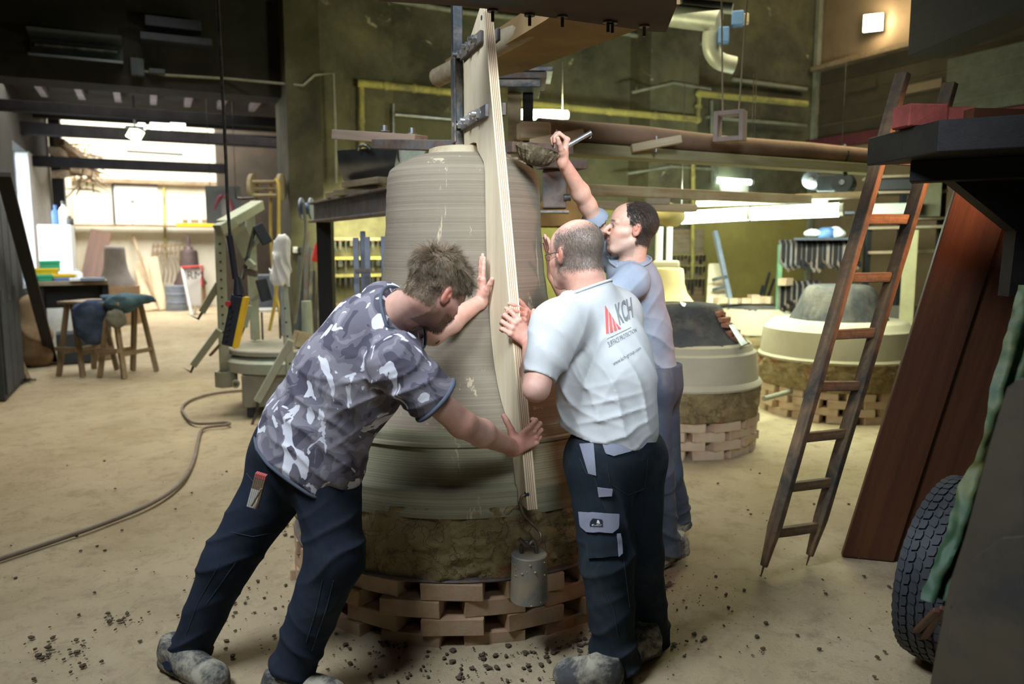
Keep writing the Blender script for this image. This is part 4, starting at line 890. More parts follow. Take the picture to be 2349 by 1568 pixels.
# ------------------------------------------------------------------ worker in the camouflage T-shirt (left)
def person_camo():
    root = E('person', V((*px(600, 1560, 2.6).xy, 0)), 'man in grey camouflage T-shirt leaning forward with both hands on the board', 'person', 'workers at the large bell mould')
    H = head_frame(px(1000, 662, 2.52), RT*0.60+FW*0.60-UP*0.50, RT*0.46+FW*0.12+UP*0.86); s = 1.02
    pel = px(703, 1045, 2.64); nb_ = px(915, 718, 2.60); shR = px(918, 846, 2.44); shL = px(880, 700, 2.84)
    chest = px(855, 800, 2.63); hipL = px(655, 1085, 2.72); hipR = px(746, 1108, 2.57)
    kL = px(522, 1290, 2.66); aL = px(432, 1496, 2.64); kR = px(770, 1275, 2.50); aR = px(672, 1530, 2.46)
    e = edge_at(992); dR = (TAN*0.86+UP*0.50).normalized(); WR = e+RAD*0.034-dR*0.068-UP*0.012
    eR = px(1060, 972, 2.49)
    tip = on_board(1121, 592); dL = (UP*0.985-RAD*0.05).normalized(); WL = tip-dL*0.175-TAN*0.030-RAD*0.012
    eL = two_bone(shL, WL, 0.30, 0.27, -UP*0.8+FW*0.3)
    B = SDF(); add_head(B, H, s, 1.03)
    B.cone(nb_-(H[0]-nb_)*0.15, hl(H, 0, -0.028, -0.045), 0.070, 0.062, 0.03); B.cone(shR.lerp(shL, 0.05), shL.lerp(shR, 0.05), 0.045, 0.045, 0.03); B.cone(chest, nb_-(nb_-chest)*0.1, 0.085, 0.05, 0.03); B.cone(pel, chest, 0.085, 0.085, 0.03)
    for h, k, a in ((hipL, kL, aL), (hipR, kR, aR)): B.cone(h, k, 0.065, 0.045, 0.03); B.cone(k, a, 0.045, 0.035, 0.03)
    for sh, el, w in ((shR, eR, WR), (shL, eL, WL)):
        B.cone(sh, el, 0.047, 0.045, 0.02); B.cone(el, el.lerp(w, 0.35), 0.045, 0.047, 0.02); B.cone(el.lerp(w, 0.35), w, 0.046, 0.028, 0.02)
    tR = add_hand(B, WR, dR, -RAD*1.0+TAN*0.05, UP, [(0.55, 1.15, 0.7), (0.6, 1.2, 0.7), (0.65, 1.2, 0.7), (0.7, 1.2, 0.7)], 0.05, 1.03, (0.95, 0.25, 0.25, -0.1))
    tL = add_hand(B, WL, dL, TAN, RAD, [(0.03, 0.04, 0.03)]*4, 0.05, 0.98, (0.75, 0.75, 0.1, 0.1))
    hm = lambda x, y, z: np.clip(((z-0.035)/0.02), 0, 1)*(y < 0.082) + np.clip((-y-0.012)/0.015, 0, 1)*(z > -0.062)*(z <= 0.05)*1.0 + (np.abs(x) > 0.05)*(z > 0.012)*(y < 0.035)
    hmask = lambda x, y, z: np.clip(hm(x, y, z), 0, 1)*(1-np.clip(1.6*np.exp(-(((np.abs(x)-0.088)/0.018)**2+((y+0.008)/0.030)**2+((z+0.004)/0.040)**2)), 0, 1))
    col = lambda P: skin_col(P, H, SW, ((WR, 0.14, 0.35), (WL, 0.14, 0.5)), ((0.11, 0.085, 0.06), hmask, 0.85), ((0.19, 0.11, 0.07), 0.8), s, 0.6)
    me, vv, F = B.mesh('body', 0.0036, col); O('body', me, M_['skin'], root)
    hair = mat('ash_brown_hair', (0.33, 0.24, 0.155), (0.065, 0.045, 0.028), 45, 0.45, 0, 0, stretch=(1, 1, 1), spec=0.5)
    strands('hair', H, vv, F, hmask, lambda x, y, z: np.clip(0.012+0.42*(z-0.0), 0.010, 0.046), hair, root, 10000,
            lambda x, y, z: np.stack([x*2.0, 0.35+0*y, -0.35+z*0+0.6*(y < -0.05)*0-0.5*(y < 0)*1.0], 1), 0.00080, 0.35, 5, s, 0.75, 0.42, 110)
    beard = mat('beard_hair', (0.20, 0.12, 0.07), (0.09, 0.05, 0.03), 30, 0.6, 0, 0)
    strands('beard', H, vv, F, lambda x, y, z: ((z < -0.045) & (y > 0.035) & (z > -0.125)).astype(float)*(1-np.exp(-((x/0.024)**2+((z+0.069)/0.009)**2))), lambda x, y, z: 0.010+0*x, beard, root, 2200,
            lambda x, y, z: np.stack([x*0, 0.5+0*y, -1+0*z], 1), 0.0004, 0.4, 3, s, 0.2, 0.5)
    # T-shirt
    back = (-FW*0.72-RT*0.45+UP*0.5).normalized()
    S = SDF(); k = 0.06
    S.cone(px(704, 1055, 2.62), px(722, 985, 2.63), 0.188, 0.172, k, 0.86, -FW); S.cone(px(745, 1065, 2.58), px(745, 1000, 2.60), 0.135, 0.140, k); S.cone(px(722, 985, 2.64), px(800, 870, 2.63), 0.168, 0.180, k, 0.78, -FW)
    S.cone(px(800, 870, 2.63), px(860, 780, 2.63), 0.180, 0.158, k, 0.80, -FW); S.cone(px(845, 765, 2.66), px(885, 738, 2.62), 0.130, 0.10, k)
    S.cone(shR+(shL-shR)*0.08, shL-(shL-shR)*0.05, 0.082, 0.085, 0.05); S.cone(px(880, 740, 2.62), nb_+(nb_-px(880, 740, 2.62))*0.1, 0.105, 0.078, 0.04)
    S.cone(shR+(chest-shR)*0.15, shR.lerp(eR, 0.40), 0.092, 0.082, 0.05); S.cone(shR.lerp(eR, 0.35), shR.lerp(eR, 0.8), 0.081, 0.080, 0.03)
    S.cone(shL, shL.lerp(eL, 0.5), 0.082, 0.078, 0.04); S.cone(shL.lerp(eL, 0.5), shL.lerp(eL, 0.8), 0.078, 0.080, 0.03)
    hem_n = (pel-chest).normalized(); hem_n = (hem_n*0.98-RT*0.02).normalized()
    S.cut(px(690, 1056, 2.64), hem_n, 0.33); S.cut(shR.lerp(eR, 0.56), (eR-shR), 0.18); S.cut(shL.lerp(eL, 0.62), (eL-shL), 0.12)
    S.cut(nb_+(H[0]-nb_).normalized()*0.012, (H[0]-nb_)+RT*0.02, 0.115)
    ax = (chest-pel).normalized()
    def disp(P):
        r = 0.0035*wn(P, 14, 0)+0.0018*wn(P, 32, 1)
        r = r+folds(P, px(700, 1000, 2.5), 0.19, ax+RT*0.25, 105, 0.0075, 1)+folds(P, px(870, 950, 2.45), 0.15, (ax*0.7-RT*0.6), 95, 0.0082, 2)
        r = r+folds(P, shR.lerp(eR, 0.25), 0.11, RT*0.5-UP*0.8, 110, 0.0075, 3)+folds(P, px(720, 870, 2.5), 0.14, ax-RT*0.4, 80, 0.0048, 4)+folds(P, px(790, 1080, 2.5), 0.14, RT*0.8+ax*0.5, 90, 0.0068, 2)
        return r
    S.disp = disp; S.dmax = 0.02; T = Cloth('t_shirt', S, 0.0052, M_['camo'], root)
    # collar, sleeve hem, bottom hem as darker bands lying on the shirt
    na = (H[0]-nb_).normalized(); Rn = frame(na, RT); T.band(nb_+na*0.010, (H[0]-nb_)+RT*0.02, 0.085, 'collar', M_['camotrim'], 0.006, 48, 0.16)
    T.band(shR.lerp(eR, 0.56), (eR-shR), 0.081, 'sleeve_hem', M_['camotrim'], 0.008)
    T.band(px(690, 1056, 2.64), hem_n, 0.17, 'bottom_hem', M_['camotrim'], 0.006, 64, 0.4)
    # necklace
    q = []
    for i in range(41):
        t = 2*math.pi*i/40; q.append(nb_+na*0.028+Rn @ V((math.cos(t)*0.074, math.sin(t)*0.074, -0.012*math.cos(t))))
    nk = MB()
    for p in q[:-1]: nk.ball(p, 0.0028, 4)
    nk.build('necklace', M_['steel'], root, smooth=60)
    # trousers
    R = SDF(); k = 0.05
    R.cone(hipL.lerp(hipR, -0.05)+UP*0.05, hipR.lerp(hipL, 0.05)+UP*0.03, 0.125, 0.118, k, 0.95, FW); R.cone(px(668, 1020, 2.66), pel+UP*0.0, 0.135, 0.145, k, 0.9, FW)
    R.cone(hipL, kL, 0.118, 0.092, k); R.cone(kL, aL, 0.090, 0.074, 0.04); R.cone(aL, aL+(aL-kL).normalized()*0.05, 0.074, 0.078, 0.02)
    R.cone(hipR, kR, 0.120, 0.094, k); R.cone(kR, aR, 0.092, 0.078, 0.04); R.cone(aR, aR+(aR-kR).normalized()*0.05, 0.078, 0.080, 0.02)
    R.cut(aL+(aL-kL).normalized()*0.040, (aL-kL)*0.6-UP*0.2, 0.14); R.cut(aR+(aR-kR).normalized()*0.015, (aR-kR), 0.14); R.cut(pel+(chest-pel).normalized()*0.035, chest-pel, 0.4)
    def dsp(P):
        r = 0.004*wn(P, 12, 2)+0.002*wn(P, 30, 0)
        r = r+folds(P, kL+V((0, 0, 0.02)), 0.16, (aL-kL)*0.8+RT*0.2, 75, 0.0088, 1)+folds(P, aL+UP*0.03, 0.13, UP-RT*0.4, 95, 0.0095, 2)+folds(P, kR, 0.15, UP*0.8-RT*0.5, 80, 0.0082, 3)+folds(P, aR+UP*0.06, 0.15, UP+RT*0.6, 85, 0.0082, 4)
        r = r+folds(P, px(680, 1150, 2.5), 0.13, UP*0.5+RT, 60, 0.0068, 2)
        return r
    R.disp = dsp; R.dmax = 0.02; Tr = Cloth('trousers', R, 0.0056, M_['navy'], root)
    seam = cloth('trouser_seam', (0.06, 0.075, 0.10), (0.04, 0.05, 0.07))
    for pts in ([(566, 1085), (590, 1115), (602, 1140), (585, 1135)][:3], [(530, 1220), (580, 1230), (640, 1218)], [(505, 1290), (455, 1380), (425, 1460)], [(540, 1290), (470, 1390)], [(740, 1330), (725, 1400), (700, 1480)], [(765, 1330), (750, 1390), (712, 1500)]):
        Tr.line('seam', pts, seam)
    # folding rule and pencil in the pocket
    base = px(583, 1150, 2.50); topp = px(600, 1086, 2.49); d = (topp-base).normalized(); fr = E_ = None
    rule = E('folding_rule', base, 'folding rule with red end caps sticking out of the left man\'s trouser pocket', 'folding rule')
    sd = d.cross(FW).normalized()
    rw_ = mat('rule_white', (0.75, 0.75, 0.72), (0.6, 0.6, 0.55), 60, 0.6, 0, 0); rb = mat('rule_brown', (0.33, 0.24, 0.16), (0.2, 0.14, 0.1), 60, 0.6, 0, 0); rc = mat('rule_red', (0.62, 0.16, 0.14), (0.5, 0.12, 0.1), 60, 0.6, 0, 0)
    for i in range(6):
        o_ = sd*(i-2.5)*0.0062; a = base+o_
        beam('leaf', a-d*0.02, a+d*0.048, 0.0056, 0.018, rw_ if i else rb, rule, up=FW, bevel=0.0008); beam('leaf', a+d*0.0482, a+d*0.088, 0.0056, 0.018, rb, rule, up=FW, bevel=0.0008)
        beam('end_cap', a+d*0.0885, a+d*0.105, 0.0058, 0.0185, rc, rule, up=FW, bevel=0.001)
    pc = px(577, 1160, 2.485); pt = px(600, 1120, 2.475); MB().cyl(pc, pt, 0.0035, n=8).build('pencil', M_['oldwood'], None, label='thin pencil clipped beside the folding rule on the navy trousers', cat='pencil')
    shoe(root, gz(375, 1515, 0.012), gz(515, 1590, 0.0)); shoe(root, gz(600, 1605, 0.0), gz(795, 1620, 0.0))
person_camo()

# ------------------------------------------------------------------ worker in the light grey T-shirt (centre right)
def person_grey():
    root = E('person', V((*px(1400, 1560, 2.65).xy, 0)), 'balding man with glasses in light grey printed T-shirt gripping the board', 'person', 'workers at the large bell mould')
    H = head_frame(px(1320, 583, 2.86), -RT*0.62+FW*0.78-UP*0.10, UP*0.98-RT*0.10+FW*0.12); s = 1.04
    nb_ = px(1352, 668, 2.84); shL = px(1278, 755, 2.68); shR = px(1414, 726, 2.96); chest = px(1372, 790, 2.82); pel = px(1412, 1020, 2.74)
    hipL = px(1378, 1065, 2.70); hipR = px(1452, 1055, 2.84); kL = px(1392, 1285, 2.62); aL = px(1408, 1500, 2.60); kR = px(1468, 1270, 2.84); aR = px(1492, 1452, 2.84)
    e = edge_at(748); dL = (-TAN*0.72+UP*0.69).normalized(); WL = e+RAD*0.036-dL*0.062-UP*0.016
    eL = px(1230, 890, 2.57)
    tp = on_board(1192, 722, TT); dRr = (-RAD*0.75+UP*0.45+TAN*0.1).normalized(); WR = px(1224, 742, 3.06); dRr = (tp-WR).normalized()
    eR = two_bone(shR, WR, 0.30, 0.26, -UP)
    B = SDF(); add_head(B, H, s, 1.08)
    B.cone(nb_-UP*0.03, hl(H, 0, -0.035, -0.05), 0.075, 0.068, 0.03); B.cone(hl(H, 0, -0.06, -0.075), nb_, 0.045, 0.06, 0.03); B.cone(shR.lerp(shL, 0.05), shL.lerp(shR, 0.05), 0.045, 0.045, 0.03); B.cone(chest, nb_-(nb_-chest)*0.1, 0.085, 0.05, 0.03); B.cone(pel, chest, 0.085, 0.085, 0.03)
    for h, k, a in ((hipL, kL, aL), (hipR, kR, aR)): B.cone(h, k, 0.065, 0.045, 0.03); B.cone(k, a, 0.045, 0.035, 0.03)
    for sh, el, w in ((shR, eR, WR), (shL, eL, WL)):
        B.cone(sh, el, 0.046, 0.044, 0.02); B.cone(el, el.lerp(w, 0.35), 0.044, 0.047, 0.02); B.cone(el.lerp(w, 0.35), w, 0.046, 0.029, 0.02)
    add_hand(B, WL, dL, -RAD-TAN*0.1, UP, [(0.45, 1.1, 0.75), (0.6, 1.2, 0.7), (0.65, 1.2, 0.7), (0.6, 1.1, 0.7)], 0.09, 1.04, (0.95, 0.35, 0.3, 0.1))
    add_hand(B, WR, dRr, -TAN*0.8+UP*0.2, UP, [(0.2, 0.3, 0.2)]*4, 0.05, 0.95, (0.6, 0.8, 0.2, 0.1))
    def hm(x, y, z):
        r = np.clip((0.098-z+0.3*np.maximum(0, -y-0.02))/0.04, 0, 1)*np.clip((0.035-y)/0.02, 0, 1)*np.clip((z+0.07)/0.02, 0, 1)
        return np.clip(r, 0, 1)*(1-np.exp(-(((np.abs(x)-0.088)/0.016)**2+((y+0.008)/0.026)**2+((z+0.004)/0.036)**2)))
    col = lambda P: skin_col(P, H, (0.58, 0.375, 0.30), ((WL, 0.15, 0.2), (WR, 0.12, 0.3)), ((0.15, 0.125, 0.10), hm, 0.88), ((0.3, 0.2, 0.15), 0.3), s, 0.75)
    me, vv, F = B.mesh('body', 0.0036, col); O('body', me, M_['skin'], root)
    hr = mat('short_grey_hair', (0.18, 0.155, 0.125), (0.08, 0.068, 0.055), 30, 0.6, 0, 0)
    strands('hair', H, vv, F, hm, lambda x, y, z: 0.0075+0*x, hr, root, 15000, lambda x, y, z: np.stack([x*0, 0*y-0.2, -1+0*z], 1), 0.00032, 0.4, 2, s, 0.2, 0.35)
    # glasses
    g = MB(); L = lambda x, y, z: hl(H, x*s, y*s, z*s)
    for sg in (-1, 1):
        ring = [L(sg*0.034+0.021*math.cos(t), 0.109-0.01*abs(math.cos(t)), 0.001+0.014*math.sin(t)) for t in [2*math.pi*i/24 for i in range(25)]]; g.tube(ring, 0.0011, 6)
        g.tube([L(sg*0.056, 0.100, 0.004), L(sg*0.079, 0.06, 0.006), L(sg*0.085, 0.0, 0.008), L(sg*0.083, -0.018, 0.0), L(sg*0.083, -0.028, -0.016)], 0.0014, 6, 1)
    g.tube([L(-0.013, 0.112, 0.005), L(0, 0.118, 0.007), L(0.013, 0.112, 0.005)], 0.001, 6)
    g.build('spectacles', M_['iron'], root, smooth=60)
    S = SDF(); k = 0.06; fd = FW
    S.cone(px(1398, 975, 2.76), px(1392, 880, 2.78), 0.160, 0.172, k, 0.86, fd); S.cone(px(1388, 890, 2.78), px(1372, 800, 2.82), 0.168, 0.155, k, 0.80, fd)
    S.cone(shL.lerp(shR, 0.06), shR.lerp(shL, 0.02), 0.084, 0.084, 0.06); S.cone(px(1368, 770, 2.84), nb_-UP*0.01, 0.125, 0.080, 0.06); S.cone(px(1392, 990, 2.74), px(1410, 975, 2.76), 0.168, 0.155, 0.05, 0.86, fd)
    S.cone(shL+UP*0.005, px(1256, 815, 2.63), 0.084, 0.072, 0.05); S.cone(px(1256, 815, 2.63), px(1234, 880, 2.59), 0.070, 0.060, 0.03)
    S.cone(shR, shR.lerp(eR, 0.6), 0.074, 0.070, 0.05); S.cone(shR.lerp(shL, 0.1), px(1405, 800, 2.84), 0.085, 0.13, 0.07, 0.85, fd); S.cone(nb_-UP*0.02, shR, 0.070, 0.078, 0.06); S.cone(nb_-UP*0.02, shL, 0.070, 0.080, 0.06)
    S.cut(px(1400, 1000, 2.74), -UP*0.95+FW*0.05-RT*0.19, 0.4); S.cut(px(1235, 864, 2.60), px(1234, 880, 2.59)-px(1256, 815, 2.63), 0.13); S.cut(nb_+UP*0.012, (H[0]-nb_).normalized(), 0.115)
    def disp(P):
        r = 0.003*wn(P, 13, 1)+0.0015*wn(P, 34, 2)
        r = r+folds(P, px(1300, 930, 2.6), 0.17, UP*0.8+RT*0.55, 90, 0.0068, 1)+folds(P, px(1440, 900, 2.62), 0.19, RT*0.9+UP*0.35, 85, 0.0075, 2)+folds(P, shL.lerp(eL, 0.5), 0.10, RT*0.6+UP*0.5, 110, 0.0054, 3)
        r = r+folds(P, px(1350, 830, 2.65), 0.13, RT*0.8-UP*0.4, 75, 0.0054, 4)+folds(P, px(1400, 985, 2.6), 0.14, UP*0.9-RT*0.3, 110, 0.0068, 2)
        return r
    S.disp = disp; S.dmax = 0.02; T = Cloth('t_shirt', S, 0.0052, M_['greytee'], root)
    T.band(nb_+UP*0.010, (H[0]-nb_), 0.085, 'collar', M_['greytee'], 0.0055, 48, 0.16)
    # back print
    rd = mat('print_red', (0.62, 0.14, 0.13), (0.55, 0.12, 0.11), 40, 0.9, 0, 0); gy = mat('print_grey', (0.20, 0.22, 0.22), (0.16, 0.17, 0.17), 40, 0.9, 0, 0)
    def poly(pts):
        bm = bmesh.new(); bm.faces.new([bm.verts.new((x, y, 0)) for x, y in pts]); bmesh.ops.triangulate(bm, faces=bm.faces)
        for _ in range(3): bmesh.ops.subdivide_edges(bm, edges=[e for e in bm.edges if e.calc_length() > 7], cuts=1, use_grid_fill=True)
        for v in bm.verts: v.co = T.hit(v.co.x, v.co.y, 0.002)
        me = bpy.data.meshes.new('p'); bm.to_mesh(me); bm.free(); O('print_stripe', me, rd, T.o)
    poly([(1387, 701), (1391, 706), (1390, 768), (1390, 766)]); 
    for a in ([(1388, 700), (1394, 712), (1396, 764), (1390, 766)], [(1396, 714), (1401, 722), (1406, 761), (1399, 763)], [(1403, 725), (1408, 733), (1415, 757), (1409, 760)], [(1410, 736), (1414, 742), (1424, 753), (1418, 756)]): poly(a)
    T.text('KCH', [(1409, 697), (1447, 681), (1452, 728), (1421, 746)], gy, 'print_letters', bold=0.025)
    T.line('print_line', [(1393, 777), (1455, 747)], gy, 0.0009, 0.001)
    T.text('SURFACE PROTECTION', [(1393, 784), (1458, 752), (1460, 760), (1397, 797)], gy, 'print_letters')
    T.text('www.kch-group.com', [(1404, 830), (1468, 793), (1471, 803), (1409, 842)], gy, 'print_letters')
    # trousers
    R = SDF(); k = 0.05
    R.cone(hipL+UP*0.02, hipR+UP*0.02, 0.125, 0.122, k, 0.95, FW); R.cone(pel+UP*0.06, pel, 0.135, 0.150, k, 0.85, FW)
    R.cone(hipL, kL, 0.122, 0.092, k); R.cone(kL, aL, 0.090, 0.078, 0.04); R.cone(aL, aL-UP*0.05+RT*0.01, 0.082, 0.088, 0.03)
    R.cone(hipR, kR, 0.115, 0.088, k); R.cone(kR, aR, 0.086, 0.074, 0.04); R.cone(aR, aR-UP*0.05, 0.074, 0.076, 0.02)
    R.cut(aL-UP*0.045, -UP, 0.16); R.cut(aR-UP*0.045, -UP, 0.14); R.cut(pel+UP*0.07, UP, 0.4)
    def dsp(P):
        r = 0.0035*wn(P, 12, 2)+0.002*wn(P, 30, 0)
        r = r+folds(P, px(1440, 1230, 2.6), 0.16, UP*0.45+RT*0.9, 60, 0.0082, 1)+folds(P, aL+UP*0.02, 0.15, UP*0.9-RT*0.35, 85, 0.0116, 2)+folds(P, kL, 0.13, UP-RT*0.5, 70, 0.0068, 3)+folds(P, aR+UP*0.03, 0.12, UP, 90, 0.0082, 4)
        return r
    R.disp = dsp; R.dmax = 0.024; Tr = Cloth('trousers', R, 0.0056, M_['navy2'], root); Tr.cen = V(kL)
    taper = lambda v: 1.0 if v < 0.72 else 1.0-0.32*(v-0.72)/0.28
    Tr.patch('back_pocket_flap', [(1381, 1016), (1478, 987), (1485, 1024), (1392, 1050)], M_['flap'], 14, 8, 0.006, 0.004, 'grey back pocket flap', taper)
    Tr.patch('thigh_pocket', [(1342, 1208), (1418, 1212), (1420, 1274), (1352, 1280)], M_['navy2'], 10, 8, 0.012, 0.010)
    fl = Tr.patch('thigh_pocket_flap', [(1335, 1171), (1416, 1176), (1414, 1220), (1340, 1216)], M_['flap'], 12, 8, 0.020, 0.005, 'grey thigh pocket flap', taper)
    Tr.patch('pocket_edge', [(1412, 1222), (1420, 1222), (1424, 1268), (1416, 1276)], M_['flap'], 2, 8, 0.015, 0.004)
    Tr.patch('pocket_lining', [(1330, 1018), (1362, 1016), (1368, 1090), (1350, 1085)], M_['flap'], 6, 8, 0.004, 0.003, 'grey front pocket lining')
    Tr.patch('hammer_loop', [(1371, 1116), (1404, 1120), (1402, 1136), (1374, 1138)], M_['flap'], 8, 4, 0.010, 0.005, 'grey hammer loop')
    Tr.patch('side_pocket_flap', [(1490, 962), (1506, 985), (1510, 1000), (1498, 996)], M_['flap'], 4, 4, 0.004, 0.004)
    Tr.patch('belt_loop', [(1424, 985), (1434, 983), (1436, 996), (1427, 998)], M_['flap'], 2, 3, 0.006, 0.004)
    lab = Tr.patch('pocket_label', [(1363, 1186), (1381, 1187), (1381, 1203), (1362, 1202)], M_['black'], 3, 3, 0.0235, 0.002, 'dark square brand label')
    wt_ = mat('label_white', (0.75, 0.78, 0.78), (0.7, 0.72, 0.72), 40, 0.9, 0, 0)
    Tr.text('MASCOT', [(1364.5, 1198), (1379.5, 1199), (1379.5, 1202), (1364.5, 1201.5)], wt_, 'label_print', 0.0255)
    Tr.patch('label_print', [(1369.5, 1188.5), (1375, 1189), (1376, 1197), (1368.5, 1196.5)], wt_, 4, 4, 0.0245, 0.001, edge=lambda v: 0.55+0.45*math.sin(min(v*1.6, 1.57)))
    seam = cloth('trouser_seam', (0.05, 0.065, 0.08), (0.03, 0.04, 0.055))
    for pts in ([(1364, 1095), (1378, 1140), (1405, 1200), (1430, 1280), (1445, 1400)], [(1392, 1060), (1400, 1110), (1440, 1135), (1478, 1120), (1486, 1045)], [(1380, 1340), (1408, 1400), (1420, 1470)], [(1330, 1050), (1345, 1085), (1368, 1095)]):
        Tr.line('seam', pts, seam)
    shoe(root, gz(1432, 1578, 0.0), gz(1272, 1572, 0.0)); shoe(root, gz(1512, 1490, 0.0), gz(1420, 1520, 0.0))
person_grey()

# ------------------------------------------------------------------ worker in the slate blue T-shirt (behind)
def person_blue():
    root = E('person', V((*px(1530, 1290, 3.6).xy, 0)), 'dark haired man in slate blue T-shirt reaching up with a clay-filled scoop', 'person', 'workers at the large bell mould')
    H = head_frame(px(1447, 524, 3.48), -RT*0.96+UP*0.14-FW*0.10, UP*0.97+RT*0.16); s = 1.0
    nb_ = px(1447, 598, 3.52); shR = px(1412, 598, 3.68); shL = px(1452, 648, 3.36); chest = px(1458, 670, 3.54); pel = px(1500, 880, 3.60)
    hipL = px(1488, 905, 3.50); hipR = px(1505, 905, 3.68); kL = px(1502, 1090, 3.48); aL = px(1522, 1252, 3.52); kR = px(1525, 1080, 3.72); aR = px(1556, 1185, 3.92)
    WR = px(1290, 368, 3.33); eR = px(1347, 470, 3.50)
    WL = px(1268, 632, 3.46); eL = px(1330, 735, 3.30); hmask = lambda x, y, z: np.clip(np.clip((z-0.058+0.25*np.abs(x)-0*y)/0.012, 0, 1)*(y < 0.045)*np.clip(1-np.exp(-((x/0.035)**2+((y-0.06)/0.05)**2)), 0, 1) + np.clip((-y-0.008)/0.012, 0, 1)*(z > -0.065)*(z <= 0.07) + (np.abs(x) > 0.052)*(z > 0.012)*(y < 0.028)*(z < 0.08), 0, 1)*(1-np.exp(-(((np.abs(x)-0.088)/0.015)**2+((y+0.008)/0.024)**2+((z+0.004)/0.034)**2)))
    B = SDF(); add_head(B, H, s, 0.98, 1.04)
    B.cone(nb_-UP*0.03, hl(H, 0, -0.03, -0.05), 0.062, 0.056, 0.03); B.cone(shR.lerp(shL, 0.05), shL.lerp(shR, 0.05), 0.04, 0.04, 0.03); B.cone(chest, nb_-(nb_-chest)*0.1, 0.075, 0.045, 0.03); B.cone(pel, chest, 0.075, 0.075, 0.03)
    for h, k, a in ((hipL, kL, aL), (hipR, kR, aR)): B.cone(h, k, 0.060, 0.045, 0.03); B.cone(k, a, 0.045, 0.035, 0.03)
    for sh, el, w in ((shR, eR, WR), (shL, eL, WL)):
        B.cone(sh, el, 0.046, 0.039, 0.03); B.cone(el, el.lerp(w, 0.3), 0.038, 0.041, 0.02); B.cone(el.lerp(w, 0.3), w, 0.040, 0.025, 0.02)
    add_hand(B, WR, UP*0.86+RT*0.12+FW*0.02, -RT*0.9-FW*0.15, -FW, [(1.1, 1.3, 0.9), (1.25, 1.3, 0.9), (1.3, 1.3, 0.9), (1.3, 1.2, 0.9)], 0.06, 0.96, (0.8, 0.6, 0.5, 0.2))
    add_hand(B, WL, UP*0.95-RT*0.15, -RT-FW*0.3, -FW, [(0.08, 0.1, 0.1)]*4, 0.10, 0.95, (0.8, 0.7, 0.0, 0.1))
    col = lambda P: skin_col(P, H, (0.58, 0.40, 0.31), ((WR, 0.13, 0.6), (WL, 0.12, 0.4)), ((0.045, 0.035, 0.028), hmask, 0.97), ((0.36, 0.25, 0.2), 0.45), s, 0.4)
    me, vv, F = B.mesh('body', 0.0038, col); O('body', me, M_['skin'], root)
    hr = mat('dark_brown_hair', (0.05, 0.038, 0.03), (0.02, 0.016, 0.013), 30, 0.5, 0, 0, spec=0.5)
    strands('hair', H, vv, F, hmask, lambda x, y, z: np.where(z > 0.07, 0.016, 0.017), hr, root, 9000, lambda x, y, z: np.stack([x*2, -0.6+0*y, -0.7+0*z], 1), 0.0006, 0.35, 3, s, 0.25, 0.35)
    ey = MB().ball(hl(H, -0.0325, 0.0785, -0.001), 0.0114, 8); ey.build('eye', mat('eye_white', (0.22, 0.19, 0.17), (0.2, 0.17, 0.15), 5, 0.3, 0, 0), root, smooth=80)
    MB().ball(hl(H, -0.033, 0.0840, 0.0008), 0.0066, 8).build('eye_iris', mat('eye_iris', (0.03, 0.02, 0.015), (0.03, 0.02, 0.015), 5, 0.2, 0, 0), root, smooth=80)
    S = SDF(); k = 0.05; fd = RT
    S.cone(px(1495, 855, 3.58), px(1475, 760, 3.56), 0.135, 0.140, k, 0.90, fd); S.cone(px(1472, 760, 3.56), px(1455, 660, 3.54), 0.140, 0.145, k, 0.85, fd)
    S.cone(shL.lerp(shR, 0.05), shR.lerp(shL, 0.1), 0.072, 0.066, 0.05); S.cone(chest, nb_-UP*0.01, 0.115, 0.072, 0.05)
    S.cone(shL, shL.lerp(eL, 0.45), 0.074, 0.070, 0.04); S.cone(shL.lerp(eL, 0.4), shL.lerp(eL, 0.9), 0.070, 0.070, 0.03)
    S.cone(shR, shR.lerp(eR, 0.5), 0.066, 0.066, 0.04); S.cone(shR.lerp(eR, 0.4), shR.lerp(eR, 0.7), 0.066, 0.068, 0.03)
    S.cut(px(1500, 882, 3.58), -UP*0.97-RT*0.12, 0.35); S.cut(shL.lerp(eL, 0.75), eL-shL, 0.12); S.cut(shR.lerp(eR, 0.50), eR-shR, 0.1); S.cut(nb_+UP*0.010, (H[0]-nb_).normalized(), 0.10)
    def disp(P):
        return 0.003*wn(P, 14, 1)+folds(P, px(1480, 830, 3.45), 0.17, UP*0.9+RT*0.3, 95, 0.0082, 1)+folds(P, px(1460, 690, 3.4), 0.14, RT*0.8-UP*0.5, 90, 0.0068, 2)+folds(P, shR, 0.10, RT*0.4+UP*0.8, 110, 0.0061, 3)
    S.disp = disp; S.dmax = 0.02; T = Cloth('t_shirt', S, 0.0056, M_['bluetee'], root)
    T.band(nb_+UP*0.008, (H[0]-nb_), 0.078, 'collar', M_['bluetee'], 0.0055, 48, 0.16)
    R = SDF(); k = 0.05
    R.cone(hipL+UP*0.05, hipR+UP*0.05, 0.115, 0.112, k); R.cone(pel+UP*0.08, pel, 0.130, 0.135, k)
    R.cone(hipL, kL, 0.105, 0.085, k); R.cone(kL, aL, 0.084, 0.076, 0.04); R.cone(aL, aL-UP*0.04, 0.078, 0.080, 0.03)
    R.cone(hipR, kR, 0.105, 0.083, k); R.cone(kR, aR, 0.080, 0.070, 0.04); R.cut(aL-UP*0.02+RT*0.0, -UP*0.9-RT*0.3, 0.14); R.cut(aR-UP*0.0, aR-kR, 0.12); R.cut(pel+UP*0.10, UP, 0.35)
